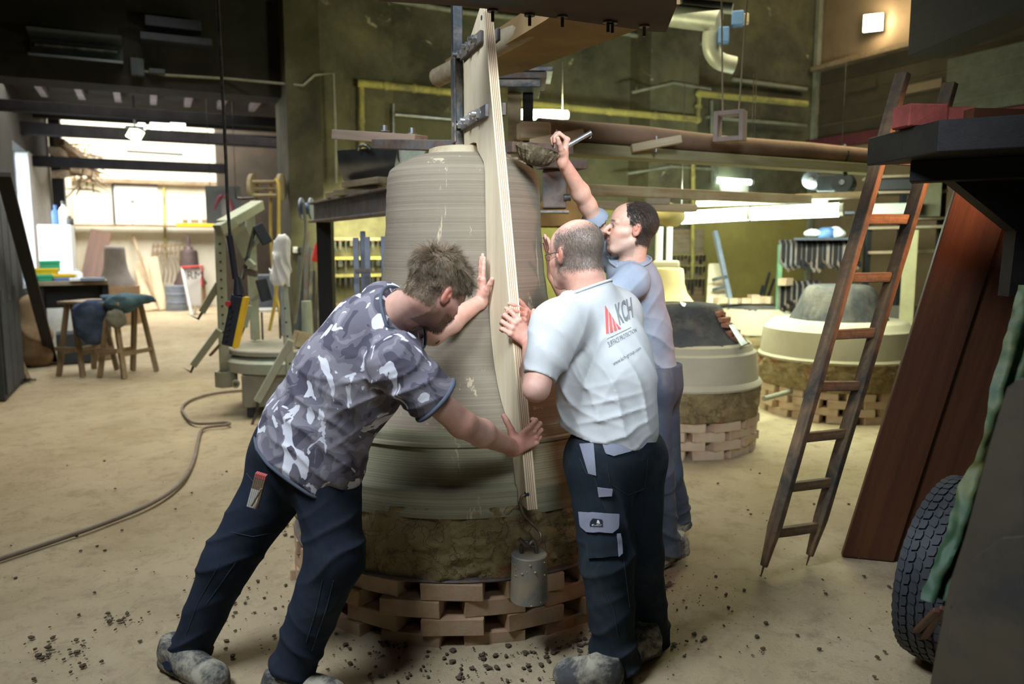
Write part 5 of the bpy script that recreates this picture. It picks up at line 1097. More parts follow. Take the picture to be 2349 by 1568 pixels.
    R.disp = lambda P: 0.0035*wn(P, 12, 2)+folds(P, aL+UP*0.06, 0.14, UP+RT*0.3, 90, 0.0116, 1)+folds(P, kL, 0.14, UP, 70, 0.0068, 2)+folds(P, aR+UP*0.05, 0.12, UP, 90, 0.0095, 3); R.dmax = 0.022
    Cloth('trousers', R, 0.0060, M_['denim'], root)
    h1 = gz(1577, 1262, 0.045); shoe(root, h1, gz(1478, 1312, 0.0)); shoe(root, gz(1586, 1200, 0.075), gz(1520, 1240, 0.0))
    # scoop of wet clay in his hand
    c = px(1232, 345, 3.30); sc = E('clay_scoop', c-UP*0.08, 'clay-caked round scoop held up over the crown of the big mould', 'scoop')
    ax = (UP*0.93+RT*0.22-FW*0.28).normalized(); Rm = frame(ax, RT)
    pr = [(0.0, -0.062), (0.03, -0.060), (0.06, -0.046), (0.082, -0.022), (0.092, 0.0), (0.094, 0.006), (0.086, 0.004), (0.07, -0.02), (0.04, -0.030), (0.0, -0.034)]
    wc = mat('dark_wet_clay', (0.15, 0.115, 0.065), (0.06, 0.045, 0.025), 40, 0.45, 0, 0.9, 110, dirt=(0.33, 0.28, 0.18), dscale=16, dpos=(0.5, 0.6), bdist=0.008)
    MB().lathe(pr, c, 90, lambda t, z, r: 0.006*mnoise.noise(V((math.cos(t)*4, math.sin(t)*4, z*60)))+0.003*math.sin(t*23), Rm).build('scoop_bowl', wc, sc, smooth=60)
    MB().tube([px(1288, 342, 3.32), px(1357, 303, 3.30)], 0.0095, 14).build('metal_handle', M_['steel'], sc, smooth=40)
    MB().tube([px(1352, 306, 3.29), px(1358, 314, 3.29), px(1352, 318, 3.29)], 0.0012, 6, 2).build('wire_loop', M_['steel'], sc, smooth=40)
person_blue()
# ================================================================== BACKGROUND AND EQUIPMENT
def at(x, y, D): return px(x, y, D)
def down(p): return V((p.x, p.y, 0))
def single(name, mb, m, label, cat, group=None, smooth=None, bevel=0): return mb.build(name, m, None, smooth=smooth, bevel=bevel, label=label, cat=cat, group=group)
def facing(c): 
    d = V((c.x, c.y, 0)).normalized(); r = V((d.y, -d.x, 0)); return Matrix((r, d, UP)).transposed()   # local x = right, y = away
# ---------------------------------------------------------------- hose on the floor
hp = [(-60, 1300), (0, 1281), (110, 1245), (240, 1200), (350, 1155), (415, 1112), (445, 1060), (455, 1010), (460, 985), (478, 978), (532, 973), (520, 967), (470, 972), (440, 970), (422, 950), (415, 935), (432, 918), (480, 903), (530, 897), (560, 895)]
single('hose', MB().tube([gz(x, y, 0.018) for x, y in hp], 0.0125, 10, 3), mat('brown_hose', (0.24, 0.19, 0.15), (0.14, 0.11, 0.09), 8, 0.6, 0, 0.1, 40), 'long brown rubber hose curving across the floor at the left', 'hose', smooth=70)
# ---------------------------------------------------------------- crumbs of clay
cr = MB(); rnd = random.Random(4)
def crumb(p, s):
    b = MB().ball((0, 0, 0), s, 3, (1, rnd.uniform(0.6, 1), rnd.uniform(0.3, 0.6)), Matrix.Rotation(rnd.uniform(0, 6), 3, 'Z'))
    cr.add([V(v)*(1+0.25*rnd.uniform(-1, 1))+p for v in b.v], b.f)
for i in range(420):
    t = aF+rnd.gauss(0.1, 0.9); r = 0.84+abs(rnd.gauss(0, 0.28)); p = BC+V((math.cos(t), math.sin(t), 0))*r; crumb(p+UP*0.004, rnd.choice([0.003, 0.004, 0.005, 0.008, 0.012]))
for i in range(260):
    p = gz(rnd.uniform(0, 2200), rnd.uniform(1050, 1568)); crumb(p+UP*0.003, rnd.choice([0.003, 0.004, 0.006, 0.010]))
for cx, cy, n, w in ((150, 1500, 45, 45), (270, 1420, 25, 22), (660, 1215, 25, 25), (1515, 1340, 22, 22), (1320, 1475, 18, 20), (1120, 1510, 40, 60), (1740, 1495, 6, 12), (1570, 1480, 10, 22), (900, 1480, 16, 18)):
    for i in range(n): crumb(gz(rnd.gauss(cx, w), rnd.gauss(cy, w*0.4))+UP*0.005, rnd.choice([0.003, 0.005, 0.008, 0.014]))
cr.build('clay_crumbs', mat('dark_clay_crumb', (0.13, 0.10, 0.07), (0.06, 0.045, 0.03), 30, 0.9, 0, 0.6, 90), None, smooth=None, kind='stuff', label='scattered dark crumbs of clay on the earth floor', cat='crumbs')
# ---------------------------------------------------------------- hall beyond the opening
def xbeam(name, v, x0, x1, ytop, ybot, m, xm=None, th=0.2, **kw):
    xm = xm or (x0+x1)/2; a = on_v(x0, ybot, v).x; b = on_v(x1, ybot, v).x; z0 = on_v(xm, ybot, v).z; z1 = on_v(xm, ytop, v).z
    return MB().box(((a+b)/2, v+th/2, (z0+z1)/2), (b-a, th, z1-z0)).build(name, m, None, bevel=0.006, **kw)
HZ = 3.55
wallbox('ceiling_hall', UL, 5.2, VB+0.46, 15.0, HZ+0.25, HZ+0.4, M_['blackwall'])
M_['rafter'] = mat('grey_rafter', (0.30, 0.24, 0.25), (0.18, 0.15, 0.15), 3, 0.85, 0, 0.2, 10)
k = 0
for v0, v1, n in ((VB+0.5, 11.2, 8), (11.6, 13.4, 8)):
    for i in range(n):
        u = UL+0.35+i*0.48; k += 1
        beam('rafter', (u, v0, HZ+0.2), (u, v1, HZ+0.2), 0.09, 0.1, M_['rafter'], None, label='%s timber rafter from the left in the %s row under the hall roof' % (['first', 'second', 'third', 'fourth', 'fifth', 'sixth', 'seventh', 'eighth'][i], 'front' if v0 < 10.5 else 'rear'), cat='rafter', group='rafters of the hall beyond the opening')
xbeam('roof_girder', 11.3, -60, 900, 250, 272, M_['sootsteel'], 350, label='black steel girder crossing the hall just behind the opening', cat='girder')
xbeam('roof_girder', 13.5, -60, 900, 296, 322, M_['sootsteel'], 350, label='dark girder further back with the square hall lamp under it', cat='girder')
xbeam('roof_girder', 14.6, 60, 520, 366, 388, M_['sootsteel'], 300, label='black steel beam across the bright far room', cat='girder')
single('far_roof_panel', MB().box((1.3, 15.2, 4.9), (6.5, 0.1, 2.5)), M_['blackwall'], 'dark gable panel above the hall roof', 'panel')
bl = on_v(310, 308, 13.3); R_ = facing(bl)
lampm = emis('hall_lamp_glow', (0.85, 1.0, 0.45), 5.0)
lp = E('hall_lamp', bl, 'small square yellow-green lamp hanging under the hall girder', 'lamp'); MB().box(bl, (0.20, 0.05, 0.18), R_ @ Matrix.Rotation(0.5, 3, 'Y')).build('lamp_glass', lampm, lp); MB().box(bl+UP*0.10, (0.26, 0.08, 0.04), R_).build('lamp_hood', M_['black'], lp); MB().cyl(bl+UP*0.1, V((bl.x, bl.y, HZ+0.25)), 0.012, n=8).build('lamp_rod', M_['black'], lp)
skm = emis('skylight_glow', (1, 1, 1), 2.5)
for i, x in enumerate((325, 367, 408)): single('skylight', MB().box(on_v(x, 290, 13.5), ((0.10, 0.28, 0.22)[i], 0.06, 0.10)), skm, ('narrow bright roof light, leftmost of the three over the hall', 'bright roof light, middle of the three over the hall', 'bright roof light, rightmost of the three over the hall')[i], 'roof light', 'hall roof lights')
# dark wall of the hall right of the bright room, post on the left
x5 = on_v(500, 450, 19.6).x
wallbox('wall_hall_dark', x5, 5.2, 19.6, 19.9, 0, 6, mat('dark_brown_wall', (0.06, 0.045, 0.03), (0.03, 0.025, 0.02), 2, 0.9, 0, 0.2, 8))
single('steel_post', MB().box((UL+0.13, YP+0.2, 2.2), (0.20, 0.3, 4.4)), M_['black'], 'dark steel post at the corner of the bright room, left', 'post')
# things on the far wall
fp = E('bell_drawing', on_v(311, 515, 21.95), 'bright white drawing sheet with a bell outline on the far wall', 'drawing')
a, b = on_v(258, 422, 21.96), on_v(366, 514, 21.96)
MB().box(((a.x+b.x)/2, 21.97, (a.z+b.z)/2), (b.x-a.x, 0.02, a.z-b.z)).build('sheet', mat('bright_sheet', (0.9, 0.9, 0.88), (0.85, 0.85, 0.83), 3, 0.6, 0, 0), fp)
fr_ = MB(); fr_.box((a.x, 21.94, (a.z+b.z)/2), (0.05, 0.04, a.z-b.z)); fr_.box(((a.x+b.x)/2, 21.94, a.z), (b.x-a.x, 0.04, 0.04)); fr_.build('sheet_frame', M_['black'], fp)
ln_ = MB()
for pts in ([(296, 462), (290, 478), (283, 494), (278, 500)], [(312, 462), (316, 478), (322, 492), (330, 500)], [(304, 458), (304, 512)], [(296, 460), (313, 461)]): ln_.tube([on_v(x, y, 21.93) for x, y in pts], 0.012, 5)
ln_.build('bell_outline', M_['black'], fp)
single('wall_shelf', MB().box(((on_v(172, 517, 21.7).x+on_v(500, 517, 21.7).x)/2, 21.7, on_v(330, 518, 21.7).z), (on_v(500, 517, 21.7).x-on_v(172, 517, 21.7).x, 0.4, 0.05)), M_['oldwood'], 'long thin dark shelf along the far wall', 'shelf')
single('shelf_board', MB().box(on_v(450, 516, 21.5), (0.95, 0.3, 0.08)), M_['yellow'], 'yellow board lying on the right end of the far shelf', 'board')
for x, w in ((425, 0.12), (447, 0.18), (470, 0.14)): single('shelf_box', MB().box(on_v(x, 510, 21.45)+UP*0.03, (w, 0.2, 0.09)), M_['oldwood'], {425: 'small brown box on the far shelf, left of three', 447: 'small brown box on the far shelf, middle of three', 470: 'small brown box on the far shelf, right of three'}[x], 'box', 'boxes on the far shelf')
single('ledge_beam', MB().box(((on_v(180, 415, 21.8).x+on_v(500, 415, 21.8).x)/2, 21.85, on_v(340, 417, 21.85).z), (4.0, 0.15, 0.10)), M_['oldwood'], 'pale timber ledge across the far wall above the drawing', 'ledge')
single('curtain_rail', MB().cyl(on_v(290, 346, 21.98), on_v(420, 354, 21.98), 0.025, n=8), M_['black'], 'thin dark rail high on the bright far wall', 'rail')
single('wall_pipe', MB().cyl(on_v(376, 430, 21.9), on_v(380, 600, 21.9), 0.03, n=8), M_['pipeyellow'], 'thin yellow pipe running down the far wall beside the drawing', 'pipe')
for i, (x0, y0, x1, y1) in enumerate(((135, 325, 215, 385), (150, 385, 220, 400), (125, 345, 175, 375), (130, 400, 175, 395))):
    beam('roof_timber', on_u(x0, y0, UL+0.3), on_v(x1, y1, 19+0.3*i), 0.16, 0.12, M_['oldwood'], None, label=('long brown timber sloping down from the roof into the bright room, topmost', 'brown timber under the black steel beam in the bright room', 'short brown timber high on the left of the bright room', 'lowest brown timber stub on the left of the bright room')[i], cat='timber')
br_ = MB()
for i in range(60):
    p = on_v(random.uniform(150, 215), random.uniform(330, 435), random.uniform(17, 19.5)); p.x = max(p.x, UL+0.35); br_.cyl(p, p+V((random.uniform(-.3, .5), random.uniform(-.3, .3), random.uniform(-.35, .1))), 0.02, 0.012, 5)
br_.build('brushwood', M_['oldwood'], None, kind='stuff', label='tangle of brushwood and rods stored under the roof of the bright room', cat='brushwood')
# leaning boards and templates at far wall
beam('leaning_board', at(205, 640, 18.0)-UP*0.2, at(232, 530, 19.0), 0.45, 0.05, M_['redplank'], None, up=V((0, 1, 0)), label='broad dark brown board leaning against the far left wall', cat='board')
for i, (x0, y0, x1, y1, m) in enumerate(((345, 690, 322, 600, 'palebrick'), (370, 680, 350, 590, 'palewood'), (362, 665, 305, 540, 'oldwood'))):
    q0 = down(on_v(x0, y0, 20.5))+UP*0.02; q1 = on_v(x1, y1, 21.8)
    beam('leaning_board', q0, q1, (0.30, 0.22, 0.06)[i], 0.04, M_[m], None, up=V((0, 1, 0)), label=('pinkish template board leaning in the far room', 'pale board leaning right of the pinkish template board', 'thin rod leaning on the far wall over the boards')[i], cat='board')
tl = MB()
for i in range(8):
    x = 352+i*10; tl.tube([on_v(x, 558, 21.8), on_v(x-3, 590, 21.8), on_v(x+4, 625, 21.8), on_v(x+1, 648, 21.8)], 0.022, 5)
tl.tube([on_v(348, 566, 21.8), on_v(425, 560, 21.8)], 0.025, 5); tl.tube([on_v(348, 580, 21.8), on_v(425, 576, 21.8)], 0.02, 5)
tl.build('tool_rack', M_['oldwood'], None, label='rack of curved iron tools hanging on the far wall', cat='tool rack')
M_['greyclay'] = mat('grey_clay', (0.34, 0.31, 0.28), (0.24, 0.21, 0.19), 5, 0.9, 0, 0.2, 20)
def small_bell(nm, c, R, H, m, label, cat='bell', stem=0, base=None):
    root = E(nm, c, label, cat); pr = [(0, H), (R*0.38, H), (R*0.5, H*0.97), (R*0.53, H*0.9), (R*0.56, H*0.6), (R*0.64, H*0.38), (R*0.8, H*0.2), (R*0.97, H*0.07), (R, 0), (0, 0)]
    MB().lathe(pr, c, 40).build('bell_body', m, root, smooth=50)
    if stem: MB().cyl(c+UP*H, c+UP*(H+stem), R*0.12, R*0.09, 12).build('stem', m, root, smooth=50); MB().cyl(c+UP*H, c+UP*(H+stem*0.25), R*0.3, R*0.2, 12).build('collar', m, root, smooth=50)
    if base: MB().lathe([(0, 0), (base[0], 0), (base[0], -base[1]), (0, -base[1])], c, 30).build('base_block', M_['brick'], root, smooth=30)
    return root
c = on_v(268, 655, 17.5); small_bell('clay_bell', c, 0.36, 0.80, M_['greyclay'], 'grey clay bell on a low block in the far room, left', base=(0.42, max(c.z, 0.05)))
c = on_v(437, 652, 21.4); small_bell('iron_bell', c, 0.40, 0.88, mat('dark_brown_iron', (0.14, 0.10, 0.10), (0.07, 0.05, 0.05), 6, 0.6, 0.3, 0.2, 20), 'dark bell with an upright stem behind the blue barrel', stem=0.35, base=(0.36, max(c.z, 0.05)))
bb = gz(407, 712); brl = E('barrel', bb, 'blue barrel standing in the far room beside the folding sign', 'barrel'); Hb = at(407, 655, bb.dot(FW)).z
MB().lathe([(0, 0), (0.25, 0), (0.26, 0.02), (0.255, Hb*0.33), (0.268, Hb*0.35), (0.255, Hb*0.37), (0.255, Hb*0.66), (0.268, Hb*0.68), (0.255, Hb*0.7), (0.26, Hb), (0.24, Hb-0.01), (0, Hb-0.02)], bb, 32).build('barrel_body', M_['bluegrey'], brl, smooth=40)
def aframe():
    f = gz(440, 722); R = facing(f); root = E('folding_sign', f, 'folding pavement sign with red framed grey board in the far hall', 'sign'); D = f.dot(FW); 
    p = [at(416, 612, D+0.2), at(466, 609, D+0.2), at(470, 655, D), at(452, 720, D), at(428, 725, D)]
    MB().prism([at(421, 618, D+0.2), at(461, 615, D+0.2), at(462, 700, D), at(430, 700, D)], V((0, 0.02, 0))).build('sign_face', mat('sign_grey', (0.45, 0.43, 0.40), (0.4, 0.38, 0.35), 5, 0.7, 0, 0), root)
    f1 = MB(); f1.tube([at(417, 612, D+0.2), at(440, 722, D-0.1)], 0.03, 6); f1.tube([at(466, 610, D+0.2), at(446, 722, D+0.1)], 0.03, 6); f1.build('sign_leg', M_['white'], root)
    f2 = MB(); f2.tube([at(417, 613, D+0.18), at(464, 610, D+0.18), at(464, 655, D+0.1)], 0.03, 6); f2.build('sign_frame', M_['red'], root)
    cu = bpy.data.curves.new('t', 'FONT'); cu.body = 'RM'; cu.size = 0.26; cu.extrude = 0.004; t = bpy.data.objects.new('t', cu); me = bpy.data.meshes.new_from_object(t); bpy.data.objects.remove(t)
    q = at(428, 640, D-0.02); M = Matrix.Translation(q) @ R.to_4x4() @ Matrix.Rotation(math.pi/2, 4, 'X'); me.materials.clear(); O('sign_letters', me, M_['black'], root, M)
aframe()
# ---------------------------------------------------------------- left side of the hall
lk = E('locker', V((UL+0.05, 9.3, 0)), 'row of dark grey metal lockers along the left wall', 'locker')
MB().box((UL+0.12, 9.6, 1.05), (0.24, 1.2, 2.1)).build('locker_body', M_['bluegrey'], lk, bevel=0.01)
M_['dkgrey'] = mat('dark_grey_paint', (0.07, 0.08, 0.088), (0.04, 0.047, 0.055), 5, 0.6, 0.2, 0.1, 20); lk.children[0].data.materials[0] = M_['dkgrey']
for i in range(3):
    d = MB().box((UL+0.25, 9.2+i*0.40, 1.05), (0.02, 0.36, 1.98)).build('locker_door', M_['dkgrey'], lk, bevel=0.006); MB().box((UL+0.265, 9.08+i*0.40, 1.05), (0.02, 0.03, 0.14)).build('handle', M_['steel'], d)
cb = at(137, 636, 11.9); R = Matrix.Identity(3); Dc = 11.9; top_ = at(133, 516, Dc).z; wz_ = cb.z; wd = 66*Dc/1770
cab = E('white_cabinet', V((cb.x, cb.y, wz_)), 'white refrigerator-like cabinet standing behind the cluttered bench', 'cabinet')
MB().box(V((cb.x, cb.y, top_/2)), (wd, 0.5, top_), R).build('cabinet_body', M_['white'], cab, bevel=0.012)
MB().box(V((cb.x, cb.y, (wz_+top_)/2))-V((0, 0.26, 0)), (wd*0.97, 0.03, (top_-wz_)*0.98), R).build('cabinet_door', M_['white'], cab, bevel=0.008)
def bottle(x, D, zb, r, h, m, capm, label, group=None, cat='bottle', y=None):
    p = at(x, 500, D); p.z = zb; root = E('bottle', p, label, cat, group)
    MB().lathe([(0, 0), (r, 0), (r, h*0.6), (r*0.85, h*0.7), (r*0.35, h*0.8), (r*0.35, h*0.88), (0, h*0.88)], p, 20).build('bottle_body', m, root, smooth=50)
    MB().cyl(p+UP*h*0.86, p+UP*h, r*0.42, n=14).build('bottle_cap', capm, root, smooth=40)
bottle(128, 11.9, top_, 0.055, 0.30, M_['blue'], M_['blue'], 'blue spray bottle on top of the white cabinet')
bottle(147, 11.9, top_, 0.065, 0.36, M_['white'], M_['iron'], 'taller bottle with dark cap beside the blue spray bottle')
bottle(160, 11.9, top_, 0.05, 0.14, M_['iron'], M_['iron'], 'small dark tin on the right end of the white cabinet', cat='tin')
wb = E('workbench', down(at(170, 640, 10.9)), 'long dark workbench cluttered with crates under the white cabinet', 'workbench')
zb = at(160, 642, 10.9).z; a = at(98, 642, 10.9); b = at(236, 642, 10.9); R = facing(a.lerp(b, 0.5)); cm = a.lerp(b, 0.5); Wd = (b-a).length
MB().box(V((cm.x, cm.y, zb-0.03)), (Wd, 0.75, 0.06), R).build('bench_top', M_['oldwood'], wb, bevel=0.006)
MB().box(V((cm.x, cm.y, zb-0.22))+R @ V((0, 0.05, 0)), (Wd*0.96, 0.6, 0.30), R).build('bench_apron', M_['darkwood'], wb, bevel=0.006)
for sx in (-1, 1):
    for sy in (-1, 1): MB().box(V((cm.x, cm.y, (zb-0.06)/2))+R @ V((sx*Wd*0.46, sy*0.30, 0)), (0.08, 0.08, zb-0.06), R).build('leg', M_['darkwood'], wb)
def crate(x, D, z, w, h, m, label, group=None, dd=0.3):
    p = at(x, 600, D); p.z = z; R = facing(p); root = E('crate', p, label, 'crate', group); o = MB(); t = 0.015
    o.box(p+UP*t/2, (w, dd, t), R)
    for s in (-1, 1): o.box(p+R @ V((s*(w/2-t/2), 0, 0))+UP*h/2, (t, dd, h), R); o.box(p+R @ V((0, s*(dd/2-t/2), 0))+UP*h/2, (w, t, h), R)
    o.build('crate_body', m, root, bevel=0.004); o = MB()
    for s in (-1, 1): o.box(p+R @ V((0, s*(dd/2), 0))+UP*(h-0.02), (w+0.02, 0.02, 0.03), R)
    o.build('crate_rim', m, root, bevel=0.003, kind='stuff')
gn = mat('green_plastic', (0.05, 0.45, 0.25), (0.04, 0.35, 0.2), 5, 0.5, 0, 0)
crate(97, 10.8, zb, 0.36, 0.17, M_['yellow'], 'yellow crate on the left end of the workbench')
crate(114, 11.0, zb+0.12, 0.24, 0.15, gn, 'green crate standing higher behind the yellow crate')
crate(145, 10.8, zb, 0.28, 0.09, M_['yellow'], 'low yellow crate in the middle of the workbench')
crate(100, 10.6, zb, 0.18, 0.09, gn, 'small green tray in front of the yellow crate')
bottle(168, 10.8, zb, 0.07, 0.16, M_['white'], M_['white'], 'white tub on the workbench, right of the crates', cat='tub')
for i, (x, w, mm) in enumerate(((190, 0.35, 'white'), (210, 0.3, 'bluegrey'), (150, 0.3, 'blue'))):
    p = at(x, 600, 10.7); p.z = zb+0.02; single('parts_tray', MB().box(p, (w, 0.22, 0.04), facing(p)), M_[mm], ('flat white tray on the right end of the workbench', 'flat blue grey tray at the right edge of the workbench', 'flat blue tray in front of the white tub')[i], 'tray', bevel=0.004)
# trestle table with jackets
def trestle():
    a = gz(178, 838); b = gz(300, 848); c_ = gz(328, 825); root = E('trestle_table', a.lerp(c_, 0.5), 'wooden trestle table with work jackets thrown over it, left', 'table'); H = 0.80
    D = 9.3; L = at(168, 700, 9.4); Rr = at(312, 700, 9.2); n = (Rr-L); n.z = 0; n.normalize(); m = n.cross(UP)*-1; m = V((-n.y, n.x, 0)); zt_ = at(240, 692, 9.3).z
    ctr = (L+Rr)/2; ctr.z = zt_; hw = (Rr-L).length/2
    hw *= 0.95; MB().box(ctr, (hw*2, 0.55, 0.035), Matrix((n, m, UP)).transposed()).build('table_top', M_['oldwood'], root, bevel=0.005)
    for s in (-0.68, 0.68):
        for t in (-1, 1):
            for q in (-1, 1):
                top = ctr+n*(hw*s+0.04*t)+m*(0.22*q)-UP*0.02; bot = V((top.x, top.y, 0))+n*(0.13*t)+m*(0.06*q); beam('leg', bot, top, 0.055, 0.055, M_['oldwood'], root)
            beam('cross_rail', V((ctr.x, ctr.y, 0.28))+n*(hw*s+0.14*t)-m*0.27, V((ctr.x, ctr.y, 0.28))+n*(hw*s+0.14*t)+m*0.27, 0.04, 0.05, M_['oldwood'], root)
        beam('spreader', V((ctr.x, ctr.y, 0.33))+n*(hw*s-0.15)-m*0.33, V((ctr.x, ctr.y, 0.33))+n*(hw*s+0.15)-m*0.33, 0.035, 0.05, M_['oldwood'], root)
    return ctr, n, m, zt_
ctr, n_, m_, zt_ = trestle()
def heap(name, c, rx, ry, rz, m, label, drop=0.0, seed=0, cat='jacket'):
    S = SDF(); S.ell(c, (rx, ry, rz), None, 0.05)
    if drop: S.ell(c+(-m_)*ry*0.8-UP*drop*0.5, (rx*0.62, 0.07, drop*0.75), None, 0.08)
    S.disp = lambda P: 0.030*wn(P, 13, seed)+0.018*np.abs(wn(P, 32, seed+1)); S.dmax = 0.05; me, vv, F = S.mesh(name, 0.018); return O(name, me, m, None, label=label, cat=cat)
dj = cloth('dark_denim', (0.07, 0.10, 0.17), (0.035, 0.05, 0.09), 6)
heap('jacket', at(225, 708, 9.1), 0.26, 0.16, 0.085, dj, 'dark blue jacket hanging over the front of the trestle table', 0.34, 0)
heap('jacket', at(296, 686, 9.2), 0.26, 0.20, 0.055, cloth('teal_jacket', (0.10, 0.16, 0.19), (0.05, 0.09, 0.12), 6), 'grey teal jacket lying flat at the right of the trestle table', 0.12, 1)
heap('leather_apron', at(268, 728, 8.95), 0.09, 0.04, 0.10, cloth('grey_rag', (0.22, 0.21, 0.17), (0.12, 0.12, 0.10), 6), 'grey rag hanging from the front edge of the trestle table', 0, 2, 'rag')
sp_ = gz(85, 838); S = SDF(); sh_ = at(85, 690, sp_.dot(FW)).z
S.cone(sp_+UP*0.16, sp_+UP*0.38, 0.20, 0.19, 0.08); S.cone(sp_+UP*0.38, sp_+UP*(sh_-0.05)-RT*0.04, 0.19, 0.13, 0.08); S.disp = lambda P: 0.010*wn(P, 14, 0)+folds(P, sp_+UP*0.4, 0.4, UP+RT*0.9, 22, 0.018, 1); S.dmax = 0.04; S.cut(sp_+UP*0.004, -UP, 1.0)
me, vv, F = S.mesh('sack', 0.018); O('sack', me, mat('brown_sackcloth', (0.36, 0.24, 0.13), (0.17, 0.11, 0.06), 2.5, 0.95, 0, 0.4, 50), None, label='bulging brown paper sack standing on the floor at the far left', cat='sack')
for i, (x, y, w, h, mm) in enumerate(((140, 838, 0.42, 0.40, 'dkgrey'), (188, 830, 0.38, 0.42, 'oldwood'))):
    p = gz(x, y)+FW*0.35; single('storage_box', MB().box(p+UP*h/2, (w, 0.4, h), facing(p)), M_[mm], ('dark grey box on the floor between sack and trestle table', 'brown carton with red and white mark under the trestle table')[i], 'box', bevel=0.01)
    if i == 1: 
        q = p-V((p.x, p.y, 0)).normalized()*0.203; tgt = [o for o in C.objects if o.name.startswith('storage_box')][-1]
        MB().box(q+UP*0.26-RT*0.1, (0.05, 0.004, 0.12), facing(p)).build('red_mark', M_['red'], tgt); MB().box(q+UP*0.26-RT*0.05, (0.03, 0.004, 0.12), facing(p)).build('white_mark', M_['white'], tgt)
for i, (x0, y0, x1, y1, w, mm) in enumerate(((120, 690, 8, 400, 0.12, 'darkwood'), (66, 875, -10, 700, 0.035, 'oldwood'), (22, 885, -30, 740, 0.04, 'iron'), (48, 850, 6, 740, 0.03, 'oldwood'))):
    f = gz(x0, y0 if y0 > 800 else 830); q = on_u(x1, y1, UL+(0.10 if i else 0.45)) if i == 0 else at(x1, y1, f.dot(FW)-0.3)
    beam('leaning_pole', f+UP*0.02, q, w, 0.05, M_[mm], None, label=('long dark plank leaning across the left wall above the sack', 'thin wooden pole leaning at the far left, front one', 'dark iron pole leaning at the far left floor corner', 'short brown pole between the leaning poles at far left')[i], cat='pole')
ft = gz(35, 880); MB().tube([ft+UP*0.015-RT*0.12, ft+UP*0.015+RT*0.10-FW*0.05, ft+UP*0.03+RT*0.16+FW*0.1, ft+UP*0.02-RT*0.08+FW*0.15], 0.02, 6).build('iron_hoop', M_['iron'], None, label='bent iron bar lying at the foot of the leaning poles, far left', cat='iron bar')
# ---------------------------------------------------------------- fittings on the lintel
q0, q1 = on_v(65, 95, VB-0.2), on_v(283, 155, VB-0.2); hz = (q0.z+q1.z)/2+0.05
ht = E('heater', V(((q0.x+q1.x)/2, VB-0.15, hz)), 'dark trough-shaped radiant heater fixed to the lintel, upper left', 'heater')
w_ = q1.x-q0.x
MB().prism([(q0.x, VB-0.32, hz-0.12), (q0.x, VB-0.02, hz-0.06), (q0.x, VB-0.02, hz+0.14), (q0.x, VB-0.30, hz+0.16), (q0.x, VB-0.28, hz+0.13), (q0.x, VB-0.05, hz+0.10), (q0.x, VB-0.05, hz-0.04), (q0.x, VB-0.30, hz-0.09)], V((w_, 0, 0))).build('reflector', M_['dkgrey'], ht)
MB().cyl((q0.x+0.05, VB-0.16, hz+0.02), (q0.x+w_-0.05, VB-0.16, hz+0.02), 0.02, n=10).build('heating_rod', M_['iron'], ht)
for i, (x, y, w, h) in enumerate(((315, 155, 0.13, 0.18), (360, 165, 0.16, 0.05))):
    p = on_v(x, y, VB-0.06); single('junction_box', MB().box(p, (w, 0.10, h)), M_['dkgrey'], ('grey green junction box right of the heater', 'small cable box right of the junction box')[i], 'junction box', bevel=0.008)
single('conduit', MB().tube([on_v(330, 163, VB-0.04), on_v(380, 172, VB-0.04), on_v(520, 180, VB-0.04), on_v(695, 196, VB-0.38), on_v(722, 172, VB-0.40), on_v(765, 168, VB-0.40), on_v(770, 300, VB-0.40), on_v(772, 420, VB-0.40)], 0.014, 8), M_['pipegrey'], 'thin conduit running along the lintel and down the pier', 'conduit')
p = on_v(398, 58, VB-0.12); MB().box(p, (0.55, 0.2, 0.10)).box(p-UP*0.17+V((0.02, 0, 0)), (0.70, 0.3, 0.07)).build('iron_bracket', M_['black'], None, label='black iron bracket high on the wall above the opening', cat='bracket')
# ---------------------------------------------------------------- crane cable and pendant control
Dp = 5.3; pt_ = at(552, 672, Dp); cc = at(528, 560, Dp)
pn = E('pendant_control', at(530, 735, Dp), 'yellow and black crane pendant control with a red button hanging on its cable', 'crane control')
MB().tube([at(496, -60, Dp), at(506, 130, Dp), at(517, 330, Dp), at(524, 520, Dp), at(540, 610, Dp), at(548, 660, Dp)], 0.011, 8, 1).build('control_cable', M_['iron'], pn, smooth=60)
MB().tube([at(526, 540, Dp), at(534, 590, Dp), at(541, 640, Dp)], 0.022, 10, 1).build('cable_sleeve', M_['black'], pn, smooth=60)
MB().cyl(at(544, 635, Dp), at(549, 676, Dp), 0.018, 0.042, 16).build('cable_boot', M_['black'], pn, smooth=60)
a = at(548, 676, Dp); b = at(524, 792, Dp); d = (b-a).normalized(); beam('control_body', a, b, 0.085, 0.07, M_['black'], pn, up=FW, bevel=0.012)
s_ = d.cross(FW).normalized(); s_ = s_ if s_.dot(RT) > 0 else -s_
beam('side_panel', a+s_*0.052, b+s_*0.052+d*0.005, 0.028, 0.075, M_['yellow'], pn, up=FW, bevel=0.006)
for i in range(7):
    p = a+d*(0.07+i*0.042)-FW*0.036-s_*0.012
    if i == 0: MB().cyl(p-s_*0.03, p-s_*0.03-FW*0.025, 0.018, n=14).build('emergency_button', M_['red'], pn, smooth=40)
    else: MB().cyl(p, p-FW*0.012, 0.010, n=12).build('button', M_['iron'], pn, smooth=40)
